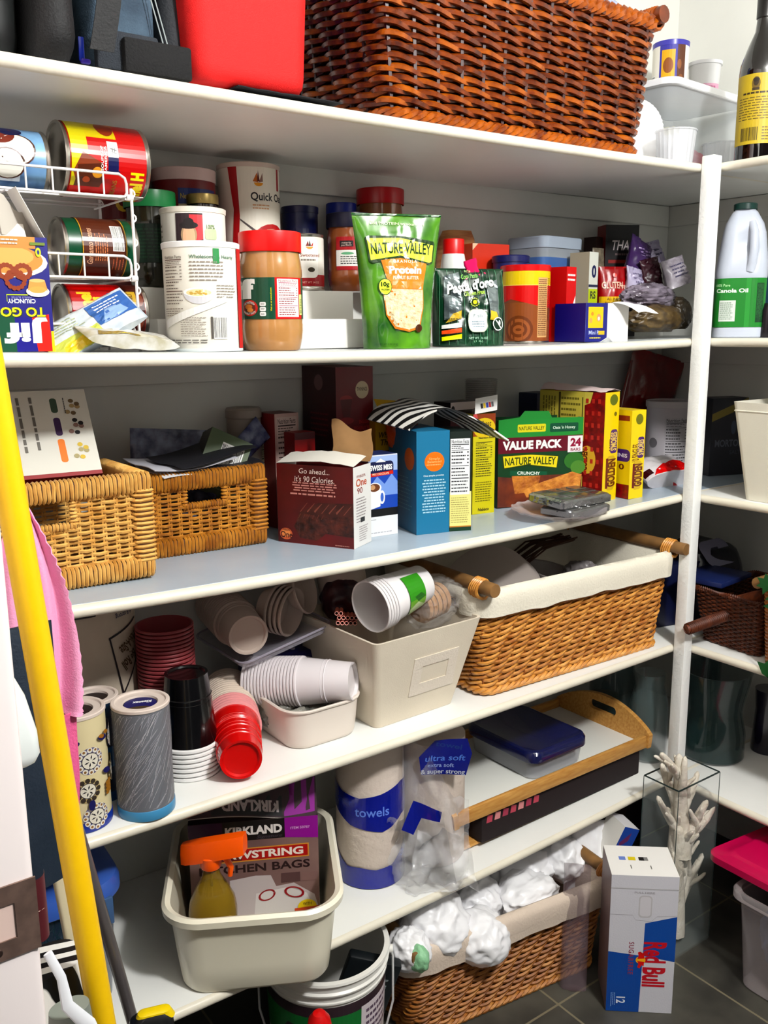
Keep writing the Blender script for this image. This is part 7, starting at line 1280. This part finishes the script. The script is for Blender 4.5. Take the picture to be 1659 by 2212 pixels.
for sx in (-1, 1):
    n = 24; pts = [(-dt_/2-.004, 0), (dt_/2+.004, 0)]+[(dt_/2+.004-(dt_+.008)*i/n, .030+.050*math.sin(PI*i/n)**.8) for i in range(n+1)]
    hole = [(x, z+.050) for x, z in rr(.085, .022, .0105, 5)]
    T = Matrix.Translation((sx*(wt_/2-.006), 0, 0)) @ Matrix.Rotation(PI/2, 4, 'Z') @ Matrix.Rotation(0, 4, 'X')
    mb = MB().prism(pts, -.006, .006, WD, hole=hole); mb.warp(lambda x, y, z: (sx*(wt_/2-.006)+y+sx*z*.16, x, z)); mb.build('handle_end', t)
a = aty(1140, 1655, .095); zl = zt2+.010
pl = Vector((-.300, .185, zl)); t = thing('food_box', 'clear plastic food box with a navy lid standing in the wooden tray', 'box', pl, .02)
MB().loft([[(x*k, y*k, z) for x, y in rr(.170, .21, .025, 6)] for z, k in ((0, .92), (.003, .95), (.046, 1))], clear((206, 208, 214), .45, .12)).build('box_body', t)
MB().loft([[(x*k, y*k, z) for x, y in rr(.184, .224, .03, 8)] for z, k in ((.042, .99), (.044, 1), (.060, .995), (.066, .96), (.068, .90), (.0655, .86))], M((28, 34, 86), .22, coat=.5)).build('lid', t)
# storage boxes at the left
Pb = Vector((-1.395, .215, shelf_z('E', -1.39)+.0015)); wb_, db_ = .225, .31; f_ = Vector((-1.30, .06, Pb.z)); hb_ = tall(f_, 1905)
t = thing('storage_box', 'clear storage box with a rounded blue lid at the left of the lowest shelf', 'box', Pb, -.05); BLID = M((70, 104, 176), .3, coat=.3)
MB().loft([[(x*k, y*k, z) for x, y in rr(wb_, db_, .04, 8)] for z, k in ((0, .84), (.004, .87), (hb_-.03, .97), (hb_-.012, .985))], M((60, 84, 104), .12, alpha=.5), True, False).build('box_body', t)
MB().loft([[(x*k, y*k, z) for x, y in rr(wb_*1.06, db_*1.04, .055, 10)] for z, k in ((hb_-.024, .99), (hb_-.022, 1.0), (hb_-.006, 1.0), (hb_+.004, .97), (hb_+.009, .90), (hb_+.009, .80))], BLID).build('lid', t)
MB().box((wb_*.30, -db_*.5-.007, hb_-.060), (wb_*.42, -db_*.5+.001, hb_-.016), M((90, 120, 160), .3, alpha=.7), .002).build('latch', t)
p = Pb+Vector((.02, -.06, .01)); mb = MB(); rnd = random.Random(6)
for i in range(70): q = Vector((rnd.uniform(-.05, .05), rnd.uniform(-.05, .05), rnd.uniform(0, .10))); mb.tube([q, q+Vector((rnd.uniform(-.02, .02), rnd.uniform(-.02, .02), rnd.uniform(-.01, .03))), q+Vector((rnd.uniform(-.03, .03), rnd.uniform(-.03, .03), rnd.uniform(0, .05)))], .0012, M((28, 110, 76), .4), n=4)
solo(mb, 'paper_shred', 'tangle of green shredded paper inside the clear blue-lidded box', 'shred', p, kind='stuff')
# glass on the right part
GLS = M((120, 140, 140), .05, alpha=.22, coat=.8); GLD = M((60, 84, 84), .06, alpha=.42, coat=.8)
def glassware(name, label, P, prof, mat, cat='vase', n=48, sq=None):
    mb = MB(); th = .003
    inn = [(max(.0001, r-th), max(z, .006)) for r, z in reversed(prof)]
    return solo(mb.lathe(prof+inn, mat, n), name, label, cat, P)
P = on(1560, 1657, 'E')+dirv*.070; P.z = ZS['E']+.0008; hG = tall(P, 1445); r = .074
glassware('glass_vase', 'large dark glass vase on the right lowest shelf beside the post', P, [(.0001, 0), (r*.92, 0), (r, .006), (r, hG*.30), (r*.90, hG*.45), (r*.86, hG*.55), (r*.93, hG*.70), (r*1.05, hG*.90), (r*1.10, hG)], GLD)
P = on(1408, 1652, 'E')+dirv*.046; P.z = shelf_z('E', P.x)+.0008; hG = tall(P, 1452); glassware('glass_jar', 'clear glass jar left of the post behind the wooden tray', P, [(.0001, 0), (.042, 0), (.046, .005), (.046, hG*.62), (.040, hG*.75), (.034, hG*.85), (.036, hG)], GLS, 'jar')
P = Vector((.06, .235, ZS['E']+.0008)); glassware('glass_jar', 'tall dark glass jar in the back corner of the lowest shelf', P, [(.0001, 0), (.055, 0), (.060, .005), (.060, .16), (.05, .19), (.05, .22)], GLD, 'jar')
P = Vector((.215, .10, ZS['E']+.0008)); glassware('glass_vase', 'dark glass cylinder vase behind the large vase', P, [(.0001, 0), (.055, 0), (.058, .005), (.058, .24)], GLD)
P = Vector((.255, -.155, ZS['E']+.0008)); solo(MB().lathe([(.0001, 0), (.030, 0), (.032, .005), (.032, .09), (.014, .13), (.013, .17), (.0001, .17)], M((120, 40, 80), .1, alpha=.8, coat=.8)), 'perfume_bottle', 'small magenta glass bottle at the right edge beside the large vase', 'bottle', P)
P = Vector((.30, -.05, ZS['E']+.0008)); solo(MB().lathe([(.0001, 0), (.035, 0), (.036, .005), (.030, .11), (.034, .16), (.0001, .16)], M((34, 30, 50), .15, coat=.6)), 'dark_jar', 'dark violet jar at the far back beside the large vase', 'jar', P)
# ================================================================== on the floor and at the door
ZF = -1.70
# lined willow basket pulled out, heaped with grocery bags
a, b = on(895, 2262, 'F'), on(1291, 2089, 'F'); w0 = (b-a).length-.01; rz = math.atan2(b.y-a.y, b.x-a.x); nrm = Vector((-math.sin(rz), math.cos(rz), 0)); P = (a+b)/2+nrm*(.285/2+.012); P.z = ZF+.0015
hF = .212
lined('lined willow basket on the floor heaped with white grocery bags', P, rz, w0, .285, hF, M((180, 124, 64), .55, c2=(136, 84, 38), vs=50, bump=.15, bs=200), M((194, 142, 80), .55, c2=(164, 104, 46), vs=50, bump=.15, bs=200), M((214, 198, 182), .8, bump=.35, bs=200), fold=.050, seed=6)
PLB = M((240, 239, 241), .35, coat=.25, bump=.15, bs=50); R3 = Matrix.Rotation(rz, 3, 'Z')
for nm, lb, px, py, Y, sx, sy, sz, sd, am in (
    ('big', 'white grocery bag bulging over the left front of the floor basket', 938, 1992, .055, 66, .06, 58, 3, .42),
    ('round', 'round white grocery bag hanging over the basket front', 1040, 2022, .005, 54, .05, 50, 8, .36),
    ('mid', 'white grocery bag behind the round overhanging one', 1028, 1945, .085, 50, .05, 44, 12, .42),
    ('wide', 'wide white grocery bag at the middle of the heap', 1140, 1930, .035, 68, .05, 36, 16, .42),
    ('top', 'large white grocery bag tucked under the lowest shelf', 1125, 1878, .11, 70, .06, 44, 21, .40),
    ('right', 'white grocery bag at the right of the heap beside the printed one', 1215, 1852, .07, 44, .05, 42, 27, .42)):
    p = aty(px, py, Y); m = mpp(p); mb = MB().blob((0, 0, 0), (sx*m, sy, sz*m), PLB, sd, am*.78, 1.55, 5, True); solo(mb, 'grocery_bag', lb, 'bag', p, sharp=75)
p = aty(884, 2050, .02); m = mpp(p); t = thing('grocery_bag', 'white grocery bag with green showing through at the left end of the heap', 'bag', p)
MB().blob((0, 0, 0), (36*m, .04, 42*m), PLB, 31, .3, 1.8, 5, True).build('bag_film', t, sharp=75); MB().blob((-.004, -.032, .003), (21*m, .026, 30*m), M((150, 196, 158), .5, bump=.6, bs=90), 33, .14, 2.2, 4).build('contents', t, label='pale green contents')
p = aty(1272, 1850, .03); m = mpp(p); f = pouch_fn(.10, .17, .07, .1, 22, .007); t = thing('grocery_bag', 'white grocery bag printed with black and red words beside the energy drink carton', 'bag', (p.x, .035, p.z-.10), rot=(-.15, .15, -.3)); pouch(t, f, PLB, 'film', 20, 24)
L = Lab(.10, .17, .3); L.text('RECYCLE', .5, .18, .06, INK, w=.8, rot=PI-.2, bold=.02).text('Safe', .5, .34, .09, (206, 50, 56), w=.44, rot=PI-.1, bold=.03).text('PLEASE REUSE', .52, .52, .055, INK, w=.9, rot=PI+.3, bold=.03); L.stick(on_pouch(f, .10, .17), t, 'print', du=.10/20, dv=.17/24, off=.0008)
p = aty(1325, 1820, -.0); t = thing('sandwich_bag_box', 'blue and white carton end poking out behind the energy drink carton', 'box', (p.x-.004, .02, p.z-.055), rot=(.1, .42, -.2)); MB().carton(.045, .06, .105, M((214, 212, 214), .45), right=M((222, 220, 214), .5)).build('carton', t)
L = Lab(.045, .105, .4); L.rect(0, .5, 1, 1, (44, 84, 166)).poly([(.1, .62), (.6, .9), (.6, .7), (.2, .54)], (120, 60, 110)).rect(.1, .08, .9, .42, (150, 176, 214)).lines(.15, .1, .85, .4, 3, (226, 230, 236), .5); L.stick(f_front(.045, .06), t, 'label')
p = on(1303, 2176, 'F'); f = pouch_fn(.055, .29, .02, .05, 14, .005); t = thing('plastic_bag', 'clear purple-grey plastic bag of dark goods squeezed between basket and carton', 'bag', (p.x-.008, p.y+.075, ZF+.001), rz=-.85); pouch(t, f, M((176, 156, 166), .12, alpha=.32, c2=(96, 66, 66), vs=14, coat=.8), 'film', 12, 26)
p = on(1303, 2176, 'F')
# energy drink carton
a, b = on(1308, 2183, 'F'), on(1450, 2190, 'F'); w = (b-a).length; rz = math.atan2(b.y-a.y, b.x-a.x); d = .106; P = (a+b)/2+Vector((-math.sin(rz), math.cos(rz), 0))*d/2; P.z = ZF+.0008; h = tall((a+b)/2, 1893)
t = thing('drink_carton', 'silver and blue energy drink carton standing on end on the floor', 'box', P, rz); SV = M((206, 204, 210), .4, bump=.1, bs=300)
MB().carton(w, d, h, SV, right=M((170, 170, 182), .4), left=M((150, 130, 134), .4), top=M((232, 230, 226), .45)).build('carton', t)
L = Lab(w, h, .38); BL = M((26, 84, 158), .38, bump=.1, bs=300); L.poly([(.52, .655), (1, .69), (1, .42), (.52, .36)] if 0 else [(.53, .66), (1, .715), (1, .385), (.52, .42)], BL).poly([(0, .0), (.50, .0), (.52, .42), (0, .445)], BL).poly([(0, .715), (.34, .715), (.38, .68), (.62, .675), (.70, .71), (1, .72), (1, .722), (.70, .712), (.62, .677), (.38, .682), (.34, .717), (0, .718)], (150, 146, 150))
L.rrect(.42, .70, .62, .86, .3, (190, 186, 188)).rrect(.44, .71, .60, .85, .3, (208, 204, 208)).text('Red Bull', .70, .36, .135, (190, 20, 50), w=.33, rot=-PI/2, bold=.035).text('SUGARFREE', .345, .40, .032, (150, 60, 80), w=.24, rot=-PI/2, space=1.2).text('12', .22, .085, .055, (226, 230, 236), w=.05, rot=-PI/2, bold=.02).lines(.06, .03, .14, .14, 3, (150, 180, 216), .35, .2, vert=True)
L.ell(.49, .39, .075, .028, (232, 176, 50), 16)
for s_ in (-1, 1): L.poly([(.49-.05, .39+s_*.008), (.49+.055, .39+s_*.012), (.49+.05, .39+s_*.045), (.49+.02, .39+s_*.038), (.49-.01, .39+s_*.062), (.49-.045, .39+s_*.055), (.49-.03, .39+s_*.03)], (206, 40, 30))
L.rect(0, .905, 1, .912, (190, 188, 190)); L.text('PULL HERE', .5, .88, .014, (170, 166, 170), w=.3); L.stick(f_front(w, d), t, 'front_print')
L = Lab(w, d, .4); L.rect(.18, .5, .28, .62, (120, 140, 196)).rect(.32, .5, .43, .62, (214, 196, 60)).rect(.48, .5, .56, .62, (40, 38, 40)).rect(.56, .5, .62, .62, (140, 138, 136)).rect(.32, .22, .335, .34, (120, 120, 110)).rect(.62, .22, .635, .34, (120, 120, 110)); L.stick(f_top(w, d, h), t, 'top_print')
# brown carton in the dark corner
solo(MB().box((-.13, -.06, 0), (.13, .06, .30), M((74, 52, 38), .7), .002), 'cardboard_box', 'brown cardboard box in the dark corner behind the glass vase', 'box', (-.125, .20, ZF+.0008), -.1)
# rectangular glass vase with white branch coral
zr = -1.29; vx, vy, vw, vd = -.088, -.084, .148, .092; hV = zr-ZF
t = thing('glass_vase', 'tall rectangular glass vase on the floor holding white coral', 'vase', (vx, vy, ZF+.0008)); G = M((210, 222, 220), .03, alpha=.05, coat=.6); GE = M((44, 62, 60), .15, alpha=.9)
mb = MB()
for (x0_, y0_, x1_, y1_) in ((-vw/2, -vd/2, vw/2, -vd/2+.003), (-vw/2, vd/2-.003, vw/2, vd/2), (-vw/2, -vd/2+.003, -vw/2+.003, vd/2-.003), (vw/2-.003, -vd/2+.003, vw/2, vd/2-.003)): mb.box((x0_, y0_, .006), (x1_, y1_, hV), G, 0)
mb.box((-vw/2, -vd/2, 0), (vw/2, vd/2, .006), G, 0); mb.build('glass_walls', t)
mb = MB(); mb.tube([(x, y, hV+.0005) for x, y in rr(vw-.003, vd-.003, .001, 1)], .0019, GE, n=6, closed=True); mb.build('polished_rim', t, label='dark green polished rim')
mb = MB()
for x, y in ((-1, -1), (1, -1), (1, 1), (-1, 1)): mb.tube([(x*(vw/2-.0008), y*(vd/2-.0008), .004), (x*(vw/2-.0008), y*(vd/2-.0008), hV)], .0010, M((70, 90, 88), .15, alpha=.7), n=5)
mb.build('edges', t)
CO = M((228, 222, 210), .8, c2=(206, 196, 178), vs=30, bump=.6, bs=150); mb = MB(); rnd = random.Random(11)
def branch(p, d, ln, r, lev):
    pts = [p]; rs = [r]; n = 5
    for i in range(n): d = (d+Vector((rnd.uniform(-.18, .18), rnd.uniform(-.18, .18), rnd.uniform(-.05, .15)))).normalized(); pts.append(pts[-1]+d*ln/n); rs.append(r*(1-.55*(i+1)/n))
    rs.append(rs[-1]*.3); pts.append(pts[-1]+d*r*.5); mb.tube(pts, rs, CO, n=9)
    if lev > 0:
        for k in range(4 if lev == 2 else 3):
            q = pts[1+(k % 4)]; a_ = rnd.uniform(0, 6.28); dd = (d*.7+Vector((math.cos(a_), math.sin(a_)*.55, .35))).normalized(); branch(q, dd, ln*rnd.uniform(.35, .5), r*.6, lev-1)
branch(Vector((.0, .0, .008)), Vector((.05, 0, 1)), .26, .026, 2); branch(Vector((-.012, .006, .10)), Vector((-.10, 0, 1)), .27, .024, 2); branch(Vector((.006, -.006, .20)), Vector((-.06, 0, 1)), .25, .021, 2); branch(Vector((.0, .005, .14)), Vector((.30, -.1, 1)), .16, .013, 1); branch(Vector((.01, .0, .06)), Vector((.35, .1, .9)), .14, .013, 1)
mb.warp(lambda x, y, z: (max(-vw/2+.006, min(x, vw/2-.006)) if z < hV else x, max(-vd/2+.006, min(y, vd/2-.006)) if z < hV else y, z))
solo(mb, 'branch_coral', 'white branching coral standing in the rectangular glass vase', 'coral', (vx+.004, vy, ZF+.009), sharp=80)
# pink-lidded tub
c = on(1556, 2121, 'F'); wt_, lt_, ht_ = .33, .44, .225; P = Vector((c.x+wt_/2+.012, c.y-lt_/2-.012, ZF+.0008)); t = thing('storage_tub', 'clear plastic tub with a loose magenta lid on the floor at the right', 'tub', P); TB = M((206, 196, 196), .2, alpha=.38)
MB().loft([[(x*k, y*(1-(1-k)*.8), z) for x, y in rr(wt_, lt_, .03, 6)] for z, k in ((0, .90), (.004, .925), (ht_-.02, 1), (ht_-.018, 1.07), (ht_-.004, 1.07), (ht_, 1.055), (ht_-.003, 1.0))], TB, True, False).build('tub_body', t)
MB().box((-.525*wt_, .02, ht_+.0003), (-.49*wt_, .07, ht_+.002), M((226, 220, 216), .4), .0005).build('rim_sticker', t)
lz = -1.435; ltt = Matrix.Translation((.012, .055, lz-ZF)) @ Matrix.Rotation(-.09, 4, 'Z') @ Matrix.Rotation(.02, 4, 'Y') @ Matrix.Rotation(-.05, 4, 'X'); LP = M((196, 22, 92), .32, coat=.3)
MB().loft([[(x*k, y*k2, z) for x, y in rr(wt_*1.12, lt_*1.06, .03, 6)] for z, k, k2 in ((-.012, 1.0, 1.0), (-.010, 1.01, 1.01), (.004, 1.01, 1.01), (.008, .99, .99), (.008, .86, .89), (.013, .83, .86), (.013, .80, .83))], LP).build('lid', t, M4=ltt)
for nm, lb, p, s, m_, sd in (('fabric_bundle', 'golden cloth bundle inside the magenta-lidded tub', (-.10, .10, .03), (.04, .06, .06), (190, 140, 80), 2), ('fabric_bundle', 'blue-grey cloth bundle inside the magenta-lidded tub', (-.08, .15, .05), (.05, .04, .07), (90, 110, 140), 4), ('fabric_bundle', 'pale yellow cloth bundle inside the magenta-lidded tub', (-.10, -.0, .03), (.04, .05, .05), (200, 190, 130), 6), ('fabric_bundle', 'dark navy bundle poking above the rim of the magenta-lidded tub', (-.04, .06, .14), (.05, .08, .05), (34, 34, 54), 8)): crumple(nm, lb, 'bundle', P+Vector(p), s, M(m_, .7, var=.15), sd, .25)
# bucket
Pb = Vector((-.928, .060, ZF+.0008)); hb = .285; rb = .112; t = thing('bucket', 'white plastic bucket with a green label and wire bail under the dishpan', 'bucket', Pb, facing(Pb)); BW = M((228, 226, 220), .35, coat=.2)
MB().lathe([(.0001, 0), (rb*.86, 0), (rb*.88, .004), (rb*.965, hb-.044), (rb*1.0, hb-.043), (rb*1.0, hb-.040), (rb*.98, hb-.039), (rb*.985, hb-.026), (rb*1.03, hb-.025), (rb*1.035, hb-.022), (rb*1.0, hb-.019), (rb*1.01, hb-.006), (rb*1.05, hb-.004), (rb*1.04, hb), (rb*.96, hb), (rb*.955, hb-.006), (rb*.84, .008), (.0001, .008)], BW, 56).build('bucket_body', t)
sp = rb*4.4; hl = .205; L = Lab(sp, hl, .4); L.rect(0, 0, 1, 1, (206, 200, 200)).rect(.0, .90, 1, 1, (60, 40, 50)).rect(.20, .56, .62, .90, (16, 120, 56)).rect(.06, .3, .20, .92, (150, 130, 150)).poly([(.30, .60), (.36, .80), (.58, .78), (.60, .66), (.45, .58)], (40, 30, 36)).rect(.22, .0, .60, .50, (120, 100, 110)).poly([(.44, .0), (.44, .44), (.96, .62), (.96, .0)], (214, 208, 206)).rect(.62, .52, .80, .92, (216, 206, 210)).lines(.64, .56, .78, .88, 5, (110, 90, 110), .5).lines(.46, .04, .95, .40, 9, (110, 104, 108), .45).rect(.80, .62, .88, .92, (50, 44, 50))
L.stick(f_cyl(lambda z: rb*(.88+(.965-.88)*min(1, z/(hb-.06)))+.0006, sp, .030), t, 'label', du=.008)
ba = MB(); wv_ = M((206, 206, 206), .3, metal=.5); ba.tube([(rb*1.07, .0, hb-.024), (rb*1.09, -.012, hb-.03), (rb*1.06, -.05, hb-.09), (rb*.80, -.096, hb-.16), (.0, -.128, hb-.205), (-rb*.80, -.096, hb-.16), (-rb*1.06, -.05, hb-.09), (-rb*1.09, -.012, hb-.03), (-rb*1.07, 0, hb-.024)], .0021, wv_, n=8); bl = ba.build('bail', t)
for sg in (-1, 1): MB().lathe([(.0001, -.004), (.008, -.004), (.008, .004), (.0001, .004)], BW, 14, T=Matrix.Translation((sg*rb*1.06, 0, hb-.024)) @ Matrix.Rotation(PI/2, 4, 'Y')).build('ear', t)
pm = Pb+Vector((.035, .0, .215)); t = thing('mop_head', 'black mop clamp with white lettering standing in the bucket', 'mop', Pb+Vector((.03, .01, .012)), rot=(.10, .30, -.55)); MB().box((-.05, -.012, 0), (.05, .012, .245), M((26, 32, 36), .4), .005).build('clamp', t); L = Lab(.022, .12, .4); L.text('LIBMAN', .5, .5, .16, (170, 180, 180), w=.7, rot=PI/2, bold=.02); L.stick(lambda u, v, o: (u+.012, -.0122-o, v+.110), t, 'lettering')
p = aty(690, 2210, -.095); t = thing('knob_handle', 'red ball-ended handle standing in front of the bucket', 'handle', (p.x, -.095, ZF+.0008)); zk = p.z-ZF; MB().lathe([(.0001, zk+.020), (.010, zk+.018), (.0175, zk+.008), (.0205, zk-.008), (.0205, zk-.030), (.016, zk-.040), (.011, zk-.045)], M((200, 26, 30), .35), 28).build('red_grip', t); MB().lathe([(.011, 0), (.011, zk-.044)], M((60, 60, 64), .4), 16, c0=True, c1=True).build('shaft', t)
# left: tool handles, poles, hanging things
p = aty(328, 2208, -.12); t = thing('tool_handle', 'black rounded tool handle with a yellow inlay at the bottom edge', 'tool', (p.x, -.12, ZF+.0008), rot=(0, .0, -.3)); zk = p.z-ZF; BKT = M((22, 24, 26), .4, coat=.3)
mb = MB().loft([[(x*k-.012*(1-q), y*k, z) for x, y in rr(.062, .034, .014, 6)] for z, k, q in ((0, .7, 0), (zk-.12, .8, 0), (zk-.05, 1.0, .3), (zk-.012, 1.05, .8), (zk+.006, .92, 1), (zk+.014, .62, 1.2), (zk+.016, .3, 1.3))], BKT); mb.build('grip', t)
MB().loft([[(x*k+.004, y*k, z) for x, y in rr(.056, .022, .0105, 6)] for z, k in ((zk+.006, .98), (zk+.0165, .78), (zk+.0185, .55), (zk+.0188, .2))], M((230, 204, 20), .35)).build('yellow_inlay', t)
p1, p2 = CAM_O+ray(51, 1240)*.86, CAM_O+ray(217, 2212)*.98; dd = (p2-p1).normalized(); pb = p1+dd*((ZF+.001-p1.z)/dd.z); pt = p1-dd*.42
t = thing('broom', 'bright yellow broom pole leaning at the left by the doorway', 'broom', pb); MB().tube([(0, 0, .05), pt-pb], .0135, M((232, 194, 8), .4, var=.02, vs=60), n=24).build('pole', t)
MB().box((-.05, -.02, 0), (.05, .02, .05), M((220, 180, 20), .5), .004).build('broom_block', t)
p1, p2 = aty(192, 1880, -.075), aty(281, 2186, -.035); dd = (p2-p1).normalized(); pb = p1+dd*((ZF+.001-p1.z)/dd.z); pt = p1-dd*.25
solo(MB().tube([(0, 0, .0), pt-pb], .0088, M((128, 122, 122), .3, metal=.5), n=18), 'metal_pole', 'grey metal pole leaning behind the yellow broom pole', 'pole', pb)
p1, p2 = aty(125, 1870, -.16), aty(185, 2180, -.16); dd = (p2-p1).normalized()
t = solo(MB().loft([[(p1.x-p2.x+x, y, p1.z-p2.z) for x, y in rr(.018, .012, .004, 3)], [(x, y, 0) for x, y in rr(.018, .012, .004, 3)], [(x+(p2.x-p1.x)*1.2, y, ZF+.001-p2.z) for x, y in rr(.018, .012, .004, 3)]], M((214, 204, 176), .5)), 'wooden_plank', 'beige narrow plank leaning between the door jamb and the yellow pole', 'plank', p2)
# pink apron hanging in front of the shelves, with its tie
YA = -.115
Rt = [(62, 1096), (92, 1150), (118, 1205), (138, 1255), (152, 1310), (163, 1365), (170, 1420), (173, 1480), (172, 1530), (171, 1540)]
Lf = [(20, 1096), (8, 1150), (0, 1205), (0, 1255), (2, 1310), (6, 1365), (12, 1420), (18, 1480), (26, 1545), (30, 1560)]
o0 = aty(100, 1300, YA); n_ = len(Rt)-1
def apr(u, v):
    k = min(v*n_, n_-1e-6); i = int(k); f_ = k-i; r_ = (Rt[i][0]*(1-f_)+Rt[i+1][0]*f_, Rt[i][1]*(1-f_)+Rt[i+1][1]*f_); l_ = (Lf[i][0]*(1-f_)+Lf[i+1][0]*f_, Lf[i][1]*(1-f_)+Lf[i+1][1]*f_)
    a_ = aty(*l_, YA); b_ = aty(*r_, YA); p_ = a_.lerp(b_, u); sc_ = .0012*math.sin(v*120) if u > .97 else 0
    return (p_.x-o0.x+sc_, YA+.010*math.sin(u*9+v*2)*(.3+v)+.004*math.sin(u*23+v*3)-o0.y, p_.z-o0.z)
PIK = M((242, 176, 206), .85, bump=.25, bs=400); t = thing('apron', 'pink cotton apron hanging at the left behind the yellow pole', 'apron', o0)
MB().sheet(apr, 30, 40, PIK, .0014).build('cloth', t, sharp=70)
a, b = aty(150, 1540, YA-.004), aty(166, 1835, YA-.004); MB().sheet(lambda u, v: (a.x+(b.x-a.x)*v+.0085*(u-.5)*2*(1-.5*v)-o0.x, -.006+.003*math.sin(v*9+u), a.z+(b.z-a.z)*v-o0.z), 3, 24, M((228, 116, 160), .8, bump=.3, bs=300), .0012).build('apron_tie', t, label='deeper pink tie hanging down')
p = aty(55, 1545, -.40); mb = MB().loft([[(x*k+ox, y*k, z) for x, y in rr(.050, .020, .009, 6)] for z, k, ox in ((-.047, .30, .010), (-.044, .62, .009), (-.036, .88, .007), (-.015, 1.0, .003), (.02, .98, -.004), (.05, .80, -.012), (.068, .45, -.018), (.074, .2, -.020))], M((222, 228, 226), .3, coat=.4)); solo(mb, 'dustpan', 'white plastic dustpan hanging beside the door jamb', 'dustpan', p+Vector((-.020, 0, 0)))
p = aty(80, 1760, -.22); f = pouch_fn(.13, .30, .05, .0, 9, .004); t = thing('shopping_bag', 'dark navy-teal cloth bag hanging low behind the yellow pole', 'bag', (p.x-.025, -.20, aty(80, 1900, -.2).z), rz=.1); pouch(t, f, M((16, 40, 58), .7, bump=.2, bs=200), 'cloth', 14, 20)
# clutter low on the left
p = on(112, 2040, 'F'); q = aty(110, 1990, -.03); t = thing('storage_box', 'small blue-lidded box at the far left of the lowest shelf', 'box', (-1.485, .02+.0, shelf_z('E', -1.48)+.0015)); hh = tall(Vector((-1.46, -.0, t.location.z)), 1945); t.location.y = .075; MB().loft([[(x*k, y*k, z) for x, y in rr(.075, .13, .015, 5)] for z, k in ((0, .9), (hh-.02, 1))], M((30, 44, 86), .3, alpha=.8)).build('box_body', t); MB().loft([[(x*k, y*k, z) for x, y in rr(.082, .138, .018, 5)] for z, k in ((hh-.022, 1), (hh-.004, 1), (hh, .95))], M((52, 84, 150), .3)).build('lid', t)
p = aty(120, 2110, -.24); mb = softbox(.09, .10, p.z+.035-ZF, .03, ZEB, .008, 12, 4, .05); solo(mb, 'striped_tote', 'zebra-striped tote bag at the bottom left corner by the door', 'bag', (p.x-.012, -.26, ZF+.0012))
p = aty(140, 2190, -.34); solo(softbox(.055, .05, p.z+.02-ZF, .024, M((136, 142, 134), .45), .002, 8, 2, .03), 'detergent_jug', 'grey-green plastic jug at the bottom left behind the white strap', 'jug', (p.x, -.36, ZF+.0012))
a, b = aty(112, 2055, -.385), aty(190, 2212, -.385); mb = MB(); mb.tube([(a.x-b.x-.004, 0, a.z-b.z), (a.x-b.x+.006, -.002, a.z-b.z-.03), (-.018, 0, .03), (0, 0, 0), (.03, 0, -.10), (.035, 0, ZF+.004-b.z)], [.0042, .0045, .006, .0075, .006, .004], M((226, 228, 232), .4), n=10, flat=.4); solo(mb, 'white_strap', 'white plastic strap hanging at the bottom left in front of the grey-green jug', 'strap', b)
